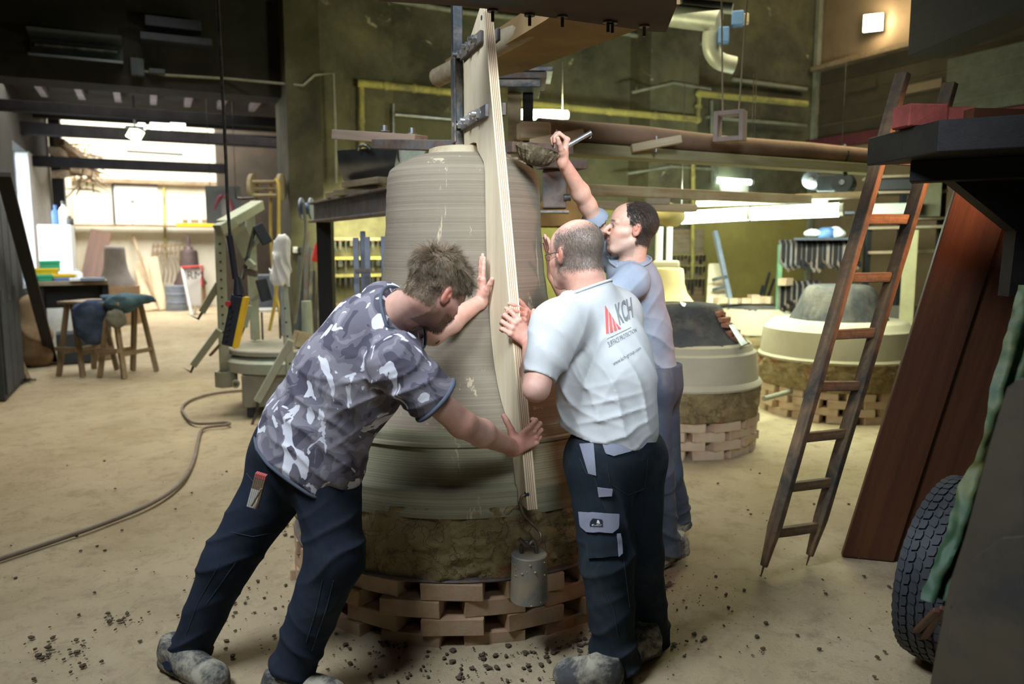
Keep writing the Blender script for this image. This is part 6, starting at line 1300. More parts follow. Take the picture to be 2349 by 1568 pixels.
# ---------------------------------------------------------------- turntable machine
Dm = 7.25; gm = M_['greenpaint']
tc = at(655, 790, 7.35); tz = tc.z; tm = E('turntable_machine', V((tc.x, tc.y, 0)), 'grey green turntable machine with a round dusty table, left of centre', 'machine'); tb = V((tc.x, tc.y, 0)); Rt = 0.53
MB().lathe([(0, tz), (Rt-0.01, tz), (Rt, tz-0.01), (Rt, tz-0.045), (Rt-0.03, tz-0.05), (0, tz-0.05)], tb, 80).build('turntable', M_['dust'], tm, smooth=40)
MB().lathe([(Rt-0.06, tz-0.07), (Rt-0.06, tz-0.06), (Rt+0.035, tz-0.10), (Rt+0.045, tz-0.11), (Rt+0.045, tz-0.20), (Rt-0.02, tz-0.21), (Rt-0.02, tz-0.08)], tb, 80).build('frame_ring', gm, tm, smooth=30)
R = facing(tb); MB().box(tb+UP*(0.09+(tz-0.3)/2)+R @ V((0.04, -0.1, 0)), (0.86, 0.7, tz-0.30), R).build('drive_box', mat('grey_drive_box', (0.28, 0.27, 0.21), (0.22, 0.21, 0.16), 3, 0.8, 0, 0.1, 20), tm, bevel=0.01)
for sx in (-1, 1):
    for sy in (-1, 1): MB().box(tb+UP*0.05+R @ V((0.04+sx*0.36, -0.1+sy*0.28, 0)), (0.07, 0.07, 0.10), R).build('foot', M_['black'], tm)
def post(x0, y0, x1, y1, D0, D1, w, nm='post', dd=None):
    a = at(x0, y0, D0); b = at(x1, y1, D1); return beam(nm, a, b, w, dd or w, gm, tm, up=V((0, 1, 0)), bevel=0.005), a, b
o_, a, b = post(517, 888, 503, 524, 7.0, 7.0, 0.085); hl_ = MB(); dd_ = (b-a)
for i in range(12): q = a+dd_*(0.30+i*0.055)-V((a.x, a.y, 0)).normalized()*0.043; hl_.cyl(q, q-V((a.x, a.y, 0)).normalized()*0.003, 0.010, n=10)
hl_.build('bolt_holes', M_['black'], o_)
MB().lathe([(0.07, 0), (0.10, 0), (0.10, 0.14), (0.07, 0.14)], at(520, 885, 7.0)-UP*0.0, 20).build('post_socket', gm, tm)
post(586, 778, 572, 470, 7.6, 7.6, 0.085); post(548, 660, 524, 545, 7.4, 7.4, 0.05)
o_, a, b = post(668, 866, 648, 640, 6.75, 6.75, 0.07); dd_ = (b-a); hl_ = MB()
for i in range(5): q = a+dd_*(0.15+i*0.14)-V((a.x, a.y, 0)).normalized()*0.036; hl_.cyl(q, q-V((a.x, a.y, 0)).normalized()*0.003, 0.009, n=10)
hl_.build('bolt_holes', M_['black'], o_)
beam('slide_bar', at(650, 770, 6.7), at(645, 655, 6.7), 0.035, 0.03, M_['steel'], tm, up=V((0, 1, 0)))
beam('head_beam', at(512, 516, 7.0), at(592, 470, 7.6), 0.13, 0.09, gm, tm, bevel=0.008); beam('head_beam', at(500, 528, 6.95), at(535, 508, 7.1), 0.10, 0.10, gm, tm, bevel=0.008)
beam('cross_plate', at(545, 520, 7.3), at(572, 585, 7.5), 0.14, 0.02, gm, tm, up=V((0, 1, 0)))
def crank(pts, hpts, D):
    for a_, b_ in zip(pts[:-1], pts[1:]): beam('arm', at(*a_, D), at(*b_, D), 0.06, 0.045, gm, tm, up=V((0, 1, 0)))
    MB().tube([at(*q, D) for q in hpts], 0.013, 8).build('crank_handle', M_['iron'], tm, smooth=50)
crank([(503, 756), (443, 838)], [(447, 832), (438, 853), (418, 842), (438, 853), (456, 867), (447, 888)], 6.9)
crank([(502, 650), (463, 715)], [(470, 705), (455, 731), (433, 722), (455, 731), (476, 746), (466, 768)], 7.0)
crank([(668, 780), (590, 920)], [(592, 918), (589, 942), (584, 958), (575, 982)], 6.6)
crank([(572, 700), (560, 750)], [(562, 745), (552, 770), (545, 775)], 7.4)
beam('brace', at(505, 790, 6.9), at(482, 815, 6.95), 0.03, 0.02, M_['oldwood'], tm)
MB().tube([at(539, 428, 7.6), at(541, 452, 7.6), at(548, 456, 7.6), at(582, 454, 7.6)], 0.014, 8, 1).build('hook_handle', M_['iron'], tm, smooth=50)
for (x0, y0, x1, y1, D) in ((590, 516, 614, 558, 7.3), (598, 640, 612, 690, 7.2)):
    beam('scraper_head', at(x0, y0, D), at(x1, y1, D), 0.10, 0.07, M_['black'], tm, up=V((0, 1, 0)), bevel=0.008); beam('scraper_arm', at(x0+6, y0+30, D), at(578, y0+50, D), 0.035, 0.035, gm, tm)
beam('clamp_block', at(560, 622, 7.2), at(590, 628, 7.2), 0.05, 0.06, M_['ruststeel'], tm); beam('clamp_block', at(568, 598, 7.2), at(582, 612, 7.2), 0.08, 0.06, gm, tm)
MB().lathe([(0.018, -0.02), (0.035, -0.02), (0.035, 0.02), (0.018, 0.02), (0.018, -0.02)], at(541, 880, 6.8), 20, axis=facing(tb) @ Matrix.Rotation(math.pi/2, 3, 'X')).build('lifting_ring', M_['pipegrey'], tm, smooth=40)
for i, (x0, y0, x1, y1) in enumerate(((512, 720, 556, 640), (556, 640, 585, 520), (530, 560, 556, 700))): beam('strut', at(x0, y0, 7.1+0.1*i), at(x1, y1, 7.3), 0.035, 0.03, M_['iron'], tm)
# things on the turntable
cyl = at(706, 776, 7.35); single('steel_mandrel', MB().cyl(V((cyl.x, cyl.y, tz)), V((cyl.x, cyl.y, at(706, 690, 7.35).z)), 0.055, 0.048, 20), gm, 'upright grey green cylinder standing on the turntable', 'cylinder', smooth=40)
bk = at(690, 775, 7.1); bk.z = tz+0.075; O('scrub_brush', MB().box((0, 0, 0), (0.16, 0.06, 0.15)).box((0, -0.04, 0), (0.15, 0.03, 0.13)).mesh(), M_['dustywood'], None, Matrix.Translation(bk) @ Matrix.Rotation(0.3, 4, 'Y') @ Matrix.Rotation(0.5, 4, 'Z'), 'dusty wooden brush leaning on the turntable beside the cylinder', 'brush')
def glassmat():
    m, nt, P = newmat('clear_plastic'); P.inputs['Base Color'].default_value = (0.8, 0.88, 0.85, 1); P.inputs['Roughness'].default_value = 0.15; P.inputs['Transmission Weight'].default_value = 0.7; return m
bottle(731, 6.9, at(731, 815, 6.9).z, 0.035, 0.19, glassmat(), M_['yellow'], 'clear drinks bottle with a yellow cap at the edge of the turntable')
# white cloth on the post
cp = at(645, 600, 6.72); S = SDF(); S.cone(at(648, 556, 6.72), at(640, 640, 6.70), 0.07, 0.075, 0.04, 0.6, FW); S.cone(at(636, 590, 6.70), at(628, 640, 6.68), 0.035, 0.02, 0.04); S.cone(at(655, 620, 6.72), at(660, 655, 6.72), 0.035, 0.012, 0.03)
S.disp = lambda P: 0.008*wn(P, 30, 0)+folds(P, cp, 0.25, RT+UP*0.15, 130, 0.016, 1); S.dmax = 0.03; me, vv, F = S.mesh('cloth', 0.009); O('white_cloth', me, M_['white'], None, label='white cloth draped over the front post of the turntable machine', cat='cloth')
# ---------------------------------------------------------------- behind the machine
rl = at(610, 430, 8.9); wr = E('cable_drum', rl, 'wooden cable drum fixed to the pier with a yellow hose over it', 'cable drum')
for x in (580, 645): q = at(x, 430, 8.9); MB().cyl(q-RT*0.02, q+RT*0.02, 0.155, n=32).build('drum_flange', M_['dustywood'], wr, smooth=30)
for dy, dz in ((-0.07, 0.06), (0.07, 0.06), (0.0, -0.02), (-0.06, -0.09), (0.06, -0.09)): MB().cyl(at(580, 430, 8.9)+FW*dy+UP*dz, at(645, 430, 8.9)+FW*dy+UP*dz, 0.018, n=8).build('drum_slat', M_['dustywood'], wr)
single('yellow_hose', MB().tube([at(632, 412, 8.75), at(640, 420, 8.7), at(640, 480, 8.7), at(639, 560, 8.7), at(634, 680, 8.7), at(618, 758, 8.7)], 0.02, 8, 2), mat('ochre_hose', (0.5, 0.36, 0.08), (0.4, 0.28, 0.06), 6, 0.6, 0, 0.1, 20), 'ochre yellow hose hanging down from the cable drum, right one', 'hose', smooth=60)
single('yellow_hose', MB().tube([at(622, 415, 9.0), at(620, 500, 9.0), at(624, 600, 9.0), at(640, 720, 8.9), at(660, 760, 8.9)], 0.018, 8, 2), bpy.data.materials['ochre_hose'], 'ochre yellow hose hanging behind the other hose', 'hose', smooth=60)
ps = at(513, 470, 9.9); R = facing(ps); po = E('bell_poster', ps, 'grey poster with a pink bell cross-section hanging behind the crane cable', 'poster'); 
MB().box(ps, (75*9.9/1770, 0.02, 84*9.9/1770), R).build('poster_sheet', mat('poster_grey', (0.36, 0.40, 0.47), (0.32, 0.36, 0.42), 4, 0.7, 0, 0), po)
MB().tube([ps+R @ V((-0.15, 0, 0.2)), ps+R @ V((-0.15, 0, 2.0))], 0.004, 5).build('hanging_cord', M_['iron'], po); MB().tube([ps+R @ V((0.15, 0, 0.2)), ps+R @ V((0.15, 0, 2.0))], 0.004, 5).build('hanging_cord', M_['iron'], po); pb = MB(); L_ = [(490, 490), (495, 470), (503, 452), (510, 448)]; pb.tube([at(x, y, 9.87) for x, y in L_], 0.022, 6, 1); pb.tube([at(1026-x, y, 9.87) for x, y in L_], 0.022, 6, 1); pb.build('bell_section', mat('poster_pink', (0.6, 0.2, 0.25), (0.5, 0.15, 0.2), 4, 0.7, 0, 0), po)
MB().prism([at(495, 494, 9.88), at(500, 468, 9.88), at(513, 452, 9.88), at(526, 468, 9.88), at(531, 494, 9.88)], V((0, 0.004, 0))).build('bell_field', mat('poster_white', (0.6, 0.62, 0.66), (0.55, 0.57, 0.6), 4, 0.7, 0, 0), po)
single('blue_tub', MB().box(at(614, 668, 9.6), (0.42, 0.3, 0.42), facing(at(614, 668, 9.6))), M_['bluegrey'], 'pale blue plastic tub standing behind the turntable', 'tub', bevel=0.02)
st_ = at(620, 710, 9.2); sq = E('stool', down(st_), 'light stool with thin metal legs behind the turntable', 'stool'); MB().box(st_, (0.36, 0.34, 0.03), facing(st_)).build('seat', M_['white'], sq, bevel=0.006)
for sx in (-1, 1):
    for sy in (-1, 1): q = st_+RT*sx*0.15+FW*sy*0.14; MB().cyl(q, V((q.x, q.y, 0)), 0.012, n=8).build('leg', M_['iron'], sq)
rb = at(702, 478, 6.9); cd_ = E('cable_reel', rb, 'small blue cable reel mounted at the end of the iron beam', 'cable reel')
for x in (692, 714): q = at(x, 478, 6.9); MB().cyl(q-RT*0.008, q+RT*0.008, 0.095, n=28).build('reel_flange', M_['bluegrey'], cd_, smooth=30)
MB().cyl(at(692, 478, 6.9), at(714, 478, 6.9), 0.05, n=20).build('reel_core', M_['blue'], cd_, smooth=30)
MB().tube([at(696, 465, 6.8), at(702, 520, 6.8), at(697, 570, 6.8), at(690, 620, 6.9), at(684, 690, 7.2), at(676, 740, 7.6)], 0.014, 8, 2).build('reel_cable', M_['pipegrey'], cd_, smooth=60)
for i, x in enumerate((677, 692, 706)): single('wall_socket', MB().box(at(x, 573, 8.95), (0.055, 0.06, 0.07), facing(at(x, 573, 8.95))), M_['white' if i == 0 else 'dkgrey'], ('white wall socket, left of the three on the pier', 'dark wall socket, middle of the three on the pier', 'dark wall socket, right of the three on the pier')[i], 'socket', 'sockets on the pier', bevel=0.006)
rd2 = random.Random(11)
names = ['leftmost', 'second', 'third', 'fourth', 'fifth', 'sixth', 'seventh', 'eighth', 'ninth', 'rightmost']
for i in range(10):
    x0 = 668+i*7.6; x1 = 690+i*6.0+rd2.uniform(-8, 8); y1 = rd2.uniform(520, 640)
    beam('steel_bar', down(at(x0, 700, 8.3))+UP*0.01, at(x1, y1, 8.7), rd2.choice([0.03, 0.045, 0.05]), 0.03, M_[rd2.choice(['ruststeel', 'iron', 'oldwood', 'dkgrey'])], None, up=V((0, 1, 0)), label='%s of the ten bars leaning together against the pier' % names[i], cat='bar', group='bars leaning against the pier')
single('fire_extinguisher', MB().cyl(at(724, 600, 8.2), at(733, 560, 8.2), 0.05, n=16).cyl(at(733, 560, 8.2), at(735, 550, 8.2), 0.03, 0.015, 12), M_['red'], 'red cylinder among the bars leaning against the pier', 'cylinder', smooth=40)
# ---------------------------------------------------------------- iron beam platform left of the bell
ib = E('iron_beam', down(at(745, 600, 6.5)), 'dark iron beam on a post left of the bell, carrying planks', 'iron beam')
a = at(722, 488, 6.6); b = at(960, 434, 4.55); b.z = a.z; hb = 0.15
beam('top_flange', a+UP*hb*0.5, b+UP*hb*0.5, 0.12, 0.018, M_['ruststeel'], ib); beam('web', a, b, 0.02, hb, M_['ruststeel'], ib); beam('bottom_flange', a-UP*hb*0.5, b-UP*hb*0.5, 0.12, 0.018, M_['ruststeel'], ib)
pp = at(748, 600, 6.5); beam('beam_post', down(pp), V((pp.x, pp.y, a.z-hb/2)), 0.12, 0.12, M_['darkwood'], ib, up=FW)
for i, (x0, y0, x1, y1, D, w) in enumerate(((778, 428, 880, 420, 5.6, 0.10), (800, 408, 885, 412, 5.5, 0.12), (762, 436, 840, 430, 5.9, 0.12))):
    q0 = at(x0, y0, D+0.15); q1 = at(x1, y1, D-0.25); zz = a.z+hb/2+0.03+(0.0, 0.05, 0.0)[i]; q0.z = q1.z = zz
    beam('plank_offcut', q0, q1, w, 0.045, M_['dustywood'], None, label=('dusty plank lying on the iron beam below the hopper, front one', 'upper dusty plank directly under the hopper', 'short dusty plank at the left end of the iron beam')[i], cat='plank')
def hopper():
    root = E('sheet_hopper', at(870, 400, 5.6), 'curved grey sheet-metal hopper standing on the planks left of the bell', 'hopper')
    a = at(775, 345, 5.5); b = at(915, 336, 5.1); n = (b-a).normalized(); dpt = FW*0.45; g = []
    hh = a.z-at(790, 415, 5.5).z
    for i in range(15):
        t = i/14; ph = t*1.9; off = FW*(-0.0+0.34*(1-math.cos(ph)))*1.0; dz = -hh*math.sin(min(ph, 1.57))
        g.append([a+off*1.0+UP*dz, b+off*1.0+UP*dz])
    MB().sheet(g, 0.006).build('trough', mat('scratched_sheet', (0.20, 0.22, 0.25), (0.11, 0.12, 0.14), 4, 0.35, 0.8, 0.15, 20), root, smooth=60)
    e0 = at(912, 338, 5.1); e1 = at(975, 338, 5.4)
    MB().prism([at(912, 338, 5.1), at(978, 340, 5.4), at(975, 350, 5.4), at(930, 398, 5.2), at(900, 412, 5.1)], FW*0.01).build('end_plate', M_['steel'], root)
    MB().tube([at(822, 346, 5.3), at(826, 333, 5.3), at(840, 333, 5.2), at(850, 342, 5.2)], 0.012, 8, 1).build('lug', M_['iron'], root)
hopper()
beam('support_bar', at(775, 309, 4.75), at(966, 322, 4.2), 0.09, 0.055, mat('pinkish_timber', (0.45, 0.33, 0.24), (0.33, 0.24, 0.18), 3, 0.85, 0, 0.3, 12, (0.6, 9, 9)), None, label='pinkish timber bar above the hopper with two bolts', cat='timber bar')
tb_ = [o for o in C.objects if o.name == 'support_bar'][0]
for x, y in ((882, 300), (945, 306)): q = at(x, y, 4.45); MB().cyl(q, q+UP*0.03, 0.016, n=8).cyl(q-UP*0.006, q, 0.03, n=10).build('bolt', M_['steel'], tb_)
cs = beam('cross_steel', at(868, 331, 4.35), at(1062, 335, 3.75), 0.09, 0.05, M_['ruststeel'], None, label='dark steel bar running from the timber bar to the spindle', cat='steel bar')
beam('cross_steel', at(1160, 338, 3.75), at(1300, 345, 4.1), 0.09, 0.05, M_['ruststeel'], None, label='dark steel bar on the right of the bell crown behind the scoop', cat='steel bar')
for i, (x0, y0, y1, D) in enumerate(((816, 545, 700, 5.3), (842, 543, 700, 5.2), (880, 542, 700, 5.2), (832, 530, 640, 5.6))):
    beam('steel_profile', down(at(x0, 600, D)), at(x0, y0, D), 0.035, 0.03, M_['bluegrey'], None, up=FW, label=('upright steel section left of the bell, leftmost', 'upright steel section left of the bell, second', 'upright steel section touching the bell outline', 'thinner upright steel section behind the others')[i], cat='steel section')
single('cross_tie', MB().box(at(832, 622, 5.1), (0.10, 0.03, 0.03), facing(at(832, 622, 5.1))), M_['iron'], 'short black cross piece between the upright steel sections', 'bracket')
# shelves of tools in the yellow bay behind
for j, (y, m) in enumerate(((548, 'oldwood'), (592, 'pipeyellow'), (632, 'pipeyellow'), (700, 'oldwood'))):
    a = on_v(758, y, VB-0.15); b = on_v(905, y, VB-0.15); 
    sf = E('tool_shelf', V(((a.x+b.x)/2, VB-0.1, a.z)), ('tool shelf in the yellow bay left of the bell, top one', 'tool shelf in the yellow bay left of the bell, second', 'tool shelf in the yellow bay left of the bell, third', 'tool shelf in the yellow bay left of the bell, lowest')[j], 'shelf', 'tool shelves in the yellow bay')
    MB().box(((a.x+b.x)/2, VB-0.13, a.z), (b.x-a.x, 0.22, 0.035)).build('shelf_plank', M_[m], sf)
    hk_ = MB()
    for i in range(12):
        x = a.x+(b.x-a.x)*(i+0.5)/12; l = random.uniform(0.08, 0.2); hk_.box((x, VB-0.22, a.z-l/2), (random.choice([0.015, 0.03, 0.05]), 0.02, l))
    hk_.build('hanging_tools', M_['iron'], sf, kind='stuff')
wl_ = emis('tube_glow', (0.85, 1.0, 0.72), 14.0); wlc = emis('tube_glow_cool', (0.72, 1.0, 0.92), 16.0)
def tube_light(name, a, b, r, m, label, hood=True, wire=1.2):
    root = E(name, (a+b)/2, label, 'lamp'); d = (b-a).normalized(); MB().cyl(a, b, r, n=16).build('tube', m, root, smooth=40)
    for q in (a, b): MB().cyl(q+UP*r, q+UP*(r+wire), 0.003, n=5).build('suspension_wire', M_['iron'], root)
    for s, q in ((-1, a), (1, b)): MB().cyl(q, q+d*s*0.04, r*0.95, n=16).build('end_cap', M_['white'], root, smooth=40)
    if hood: beam('tube_housing', a+UP*(r+0.012), b+UP*(r+0.012), r*1.7, 0.02, M_['white'], root)
    return root
tube_light('tube_lamp', at(812, 484, 8.3), at(885, 474, 7.7), 0.02, wl_, 'thin fluorescent tube under the iron beam, left of the bell')
# ---------------------------------------------------------------- overhead timbers
bm_ = mat('brown_overhead_timber', (0.33, 0.22, 0.10), (0.17, 0.11, 0.055), 2.2, 0.8, 0, 0.4, 9, (1, 1, 1))
def slabz(name, pix, z, th, m, label, cat, par=None):
    P = [gz(x, y, z) for x, y in pix]; mb = MB().prism(P, UP*th); me = mb.mesh(name); bm = bmesh.new(); bm.from_mesh(me); bmesh.ops.triangulate(bm, faces=[f for f in bm.faces if len(f.verts) > 4]); bm.to_mesh(me); bm.free()
    return O(name, me, m, par, label=label, cat=cat)
ot = E('overhead_timber', gz(1200, 120, 2.52), 'broad brown timber running overhead from behind the board to the upper right', 'timber')
slabz('timber_plank', [(1022, 178), (1150, 108), (1252, 46), (1300, 10), (1560, 10), (1500, 55), (1385, 96), (1215, 160), (1120, 182), (1040, 192)], 2.52, 0.10, bm_, None, None, ot)
MB().tube([at(1003, 178, 4.75), at(1040, 160, 4.6), at(1120, 115, 4.2), at(1250, 42, 3.75), at(1300, 12, 3.6)], 0.055, 14).build('log_edge', M_['dustywood'], ot, smooth=60)
ob = E('overhead_beam', gz(1300, 10, 2.42), 'dark bolted beam crossing the top of the picture above the spindle', 'beam')
slabz('beam_body', [(850, -60), (870, 3), (1060, 14), (1130, 22), (1260, 40), (1500, 73), (1528, 74), (1552, 14), (1552, -60)], 2.44, 0.07, mat('dark_red_beam', (0.10, 0.055, 0.04), (0.05, 0.03, 0.025), 3, 0.8, 0, 0.4, 12), None, None, ob)
slabz('beam_plate', [(1060, -40), (1060, 2), (1240, 26), (1250, 6), (1250, -40)], 2.40, 0.035, M_['darkwood'], None, None, ob)
for x, y in ((1130, 22), (1215, 32), (1290, 36), (1395, 48), (1405, 50), (1478, 58)):
    q = gz(x, y, 2.44); MB().cyl(q-UP*0.045, q, 0.007, n=8).cyl(q-UP*0.008, q, 0.022, n=12).build('hanging_bolt', M_['iron'], ob)
# wooden post and platform behind
pl = at(1180, 225, 5.3); pf = E('platform_post', down(pl), 'wooden post with a stack of iron plates on top, behind the board', 'post')
zz = at(1180, 215, 5.3).z
MB().box(V((pl.x, pl.y, zz/2)), (0.09, 0.10, zz), facing(pl)).build('post_timber', M_['palewood'], pf, bevel=0.005); MB().box(V((pl.x, pl.y, zz/2))+RT*0.09, (0.07, 0.10, zz), facing(pl)).build('post_side', M_['darkwood'], pf, bevel=0.005)
for i, (w, h, z) in enumerate(((0.30, 0.05, 0.03), (0.38, 0.04, 0.08), (0.46, 0.03, 0.12), (0.30, 0.06, 0.17))): MB().box(V((pl.x+0.02, pl.y, zz+z)), (w, 0.4, h), facing(pl)).build('iron_plate', M_['ruststeel'] if i % 2 else M_['iron'], pf, bevel=0.004)
# round log and rail beneath it
lg = E('log_beam', at(1600, 330, 5.6), 'round timber log running horizontally across the right half', 'log')
la = at(1235, 296, 4.95); lb = at(2010, 372, 6.3); lb.z = la.z-0.02
MB().tube([la, la.lerp(lb, 0.25)+UP*0.01, la.lerp(lb, 0.5)-UP*0.005, la.lerp(lb, 0.75)+UP*0.005, lb], lambda t: 0.070-0.008*t, 20).build('log_body', mat('bark_log', (0.34, 0.22, 0.15), (0.19, 0.12, 0.08), 2.5, 0.9, 0, 0.5, 16), lg, smooth=60)
beam('log_end_block', at(1190, 300, 4.9), at(1258, 302, 4.95), 0.12, 0.10, M_['palewood'], lg, bevel=0.01)
rl_ = E('rail_timber', at(1500, 345, 5.5), 'greenish flat timber running just under the round log', 'timber')
ra = la-UP*0.11-RT*0.05; rb_ = lb-UP*0.10; beam('rail_plank', ra, rb_, 0.16, 0.07, mat('greenish_timber', (0.40, 0.37, 0.20), (0.27, 0.25, 0.14), 3, 0.9, 0, 0.4, 12, (0.5, 8, 8)), rl_)
for x, y, D in ((1277, 318, 4.75), (1505, 330, 5.15)):
    q = at(x, y, D); beam('clamp_block', q-RT*0.16-UP*0.03, q+RT*0.16+UP*0.03, 0.07, 0.05, M_['palewood'], rl_); MB().cyl(q-UP*0.05, q+UP*0.05, 0.009, n=8).build('clamp_bolt', M_['steel'], rl_)
bmp = E('strap', at(1930, 345, 6.0), 'black strap wound round the right end of the log', 'strap'); q = la.lerp(lb, 0.88); MB().tube([q+V((0, 0, 0.07)), q+FW*-0.075, q-UP*0.075, q-UP*0.16-FW*0.05], 0.015, 8, 1).build('strap_loop', M_['black'], bmp)
sf_ = at(1675, 290, 5.35); fb = E('square_frame', sf_, 'square grey wooden frame hanging on two cords above the log', 'frame'); R = facing(sf_) @ Matrix.Rotation(-0.25, 3, 'Z')
s0 = 0.085
for dx, dz, w, h in ((-s0, 0, 0.03, 0.20), (s0, 0, 0.03, 0.20), (0, 0.085, 0.14, 0.03), (0, -0.085, 0.14, 0.03)): MB().box(sf_+R @ V((dx, 0, dz)), (w, 0.11, h), R).build('frame_side', M_['bluegrey'] if False else mat('pinkish_grey_wood', (0.42, 0.34, 0.30), (0.33, 0.26, 0.23), 5, 0.8, 0, 0.1, 20), fb, bevel=0.003)
for dx in (-0.09, 0.09): MB().tube([sf_+R @ V((dx*0.6, 0, 0.1)), sf_+R @ V((dx, 0, 0.95))], 0.006, 6).build('cord', M_['dustywood'], fb)
# lower beams behind the worker in blue
for i, (x0, y0, x1, y1, D0, D1, w, h, mm) in enumerate(((1290, 433, 1850, 462, 5.6, 6.9, 0.12, 0.075, 'dustywood'), (1290, 468, 1592, 478, 5.8, 6.2, 0.10, 0.06, 'palewood'), (1240, 376, 1335, 380, 4.5, 4.6, 0.14, 0.05, 'ruststeel'), (1480, 462, 1535, 462, 5.4, 5.4, 0.08, 0.04, 'dustywood'))):
    a = at(x0, y0, D0); b = at(x1, y1, D1); b.z = a.z if i < 1 else b.z
    beam('cross_beam', a, b, w, h, M_[mm], None, label=('dusty horizontal beam behind the head of the man in blue, long one', 'pale short beam just below the long dusty beam', 'rust brown steel bar beside the raised arm', 'short dusty block end under the long beam')[i], cat='beam')
hg = at(1272, 435, 4.6); hb_ = E('iron_hanger', hg, 'rusty iron hanger bracket between the bell and the raised arm', 'iron bracket')
MB().box(hg, (0.14, 0.14, 0.22), facing(hg)).build('hanger_box', M_['ruststeel'], hb_, bevel=0.01); MB().box(hg-UP*0.13, (0.17, 0.2, 0.012), facing(hg)).build('hanger_plate', M_['iron'], hb_); MB().cyl(hg-UP*0.05+RT*0.05-FW*0.08, hg-UP*0.05+RT*0.09-FW*0.08, 0.02, n=12).build('hanger_pin', M_['iron'], hb_)
sk = at(1285, 500, 5.4); single('brown_hood', MB().lathe([(0.05, 0.16), (0.10, 0.14), (0.20, 0.04), (0.26, -0.06), (0.24, -0.06), (0.1, 0.1)], sk, 32), mat('brown_leather', (0.35, 0.2, 0.06), (0.22, 0.12, 0.04), 5, 0.8, 0, 0.2, 20), 'brown rounded hood hanging behind the bald head', 'hood', smooth=50)
heap('yellow_sack', at(1530, 492, 7.2), 0.15, 0.12, 0.10, cloth('straw_sack', (0.6, 0.5, 0.22), (0.45, 0.36, 0.15), 6), 'straw coloured sack bundled under the beam behind the dark haired man', 0, 1, 'sack')
# ---------------------------------------------------------------- pipes on the back wall
def pipe(label, pts, r, m, v=VB-0.10, cat='pipe', jn=None): 
    Q = [on_v(x, y, v if len(pts[0]) < 3 else v) for x, y in [p[:2] for p in pts]]
    root = E('wall_pipe', Q[0], label, cat); MB().tube(Q, r, 12).build('pipe_run', m, root, smooth=50); cl_ = MB()
    for q in Q[1:-1]: cl_.ball(q, r*1.25, 6)
    for a_, b_ in zip(Q[:-1], Q[1:]):
        t = 0.5; d = (b_-a_).normalized(); q = a_.lerp(b_, t); cl_.cyl(q-d*0.02, q+d*0.02, r*1.2, n=12)
    cl_.build('pipe_joint', m, root, smooth=50, kind='stuff'); return root
pipe('thick old yellow pipe along the wall left of the board', [(820, 190), (950, 203), (1060, 214)], 0.045, M_['pipeyellow'], VB-0.25)
pipe('yellow pipe dropping down the pilaster above the hopper', [(829, 195), (830, 360), (832, 470)], 0.035, M_['pipeyellow'], VB-0.22)
pipe('yellow pipe running right from the board above the log', [(1185, 236), (1400, 256), (1600, 274), (1604, 215), (1850, 238)], 0.045, M_['pipeyellow'], VB-0.62)
pipe('grey pipe high on the right part of the back wall', [(1680, 182), (1850, 205)], 0.03, M_['pipegrey'], VB-0.1)
pipe('thin grey pipe below the yellow one at the right', [(1620, 268), (1850, 288)], 0.025, M_['pipegrey'], VB-0.1)
pipe('thin bent conduit around the column, upper one', [(1450, 212), (1545, 190), (1630, 205)], 0.018, M_['pipegrey'], VB-0.55)
pipe('thin bent conduit around the column, lower one', [(1440, 398), (1540, 382), (1640, 388)], 0.018, M_['pipegrey'], VB-0.55)
pipe('vertical grey conduit left of the column', [(1478, 165), (1478, 300), (1480, 420)], 0.025, M_['pipegrey'], VB-0.12)
pipe('vertical dark conduit right of the column', [(1632, 230), (1634, 420)], 0.025, M_['pipegrey'], VB-0.12)
pipe('vertical yellow pipe on the column down to the tool rack', [(1590, 330), (1590, 480), (1588, 640)], 0.03, M_['pipeyellow'], VB-0.6)
pipe('vertical white conduit above the timber bar', [(902, 238), (902, 330)], 0.02, M_['steel'], VB-0.2)
pipe('horizontal white conduit behind the board', [(905, 262), (1045, 274)], 0.025, M_['steel'], VB-0.25)
pipe('steel conduit across the top of the wall, left of the overhead beam', [(900, 0), (1060, 28), (1250, 48)], 0.03, M_['pipegrey'], VB-0.15)
pipe('steel conduit across the top of the wall, right of the overhead beam', [(1400, 72), (1500, 88), (1640, 104)], 0.03, M_['pipegrey'], VB-0.15)
du = E('duct', at(1650, 110, 7.0), 'galvanised bent duct hanging under the roof, upper right', 'duct'); dm = mat('galvanised_duct', (0.36, 0.36, 0.30), (0.24, 0.24, 0.2), 5, 0.5, 0.5, 0.1, 20)
MB().tube([at(1632, 75, 7.0), at(1630, 100, 7.0), at(1634, 122, 7.0), at(1650, 142, 7.0), at(1685, 150, 7.0)], 0.075, 18, 2).build('duct_elbow', dm, du, smooth=50)
MB().tube([at(1540, 35, 7.2), at(1650, 48, 7.0)], 0.10, 18).build('duct_run', dm, du, smooth=50); MB().tube([at(1500, 0, 7.4), at(1680, 20, 7.2)], 0.05, 14).build('upper_pipe', dm, du, smooth=50)
MB().tube([at(1640, 42, 7.0), at(1636, 80, 7.0)], 0.055, 16).build('duct_drop', dm, du, smooth=50)
cb_ = E('control_box', at(1690, 40, 6.9), 'blue electric box with a pale end on the duct, upper right', 'electric box'); q = at(1692, 44, 6.9); MB().box(q, (0.10, 0.1, 0.12), facing(q)).build('box_body', M_['blue'], cb_, bevel=0.01); MB().box(q+RT*0.07, (0.05, 0.09, 0.08), facing(q)).build('box_end', M_['palewood'], cb_, bevel=0.01); q = at(1660, 82, 6.9); MB().box(q, (0.09, 0.1, 0.13), facing(q)).build('lower_box', M_['blue'], cb_, bevel=0.01)
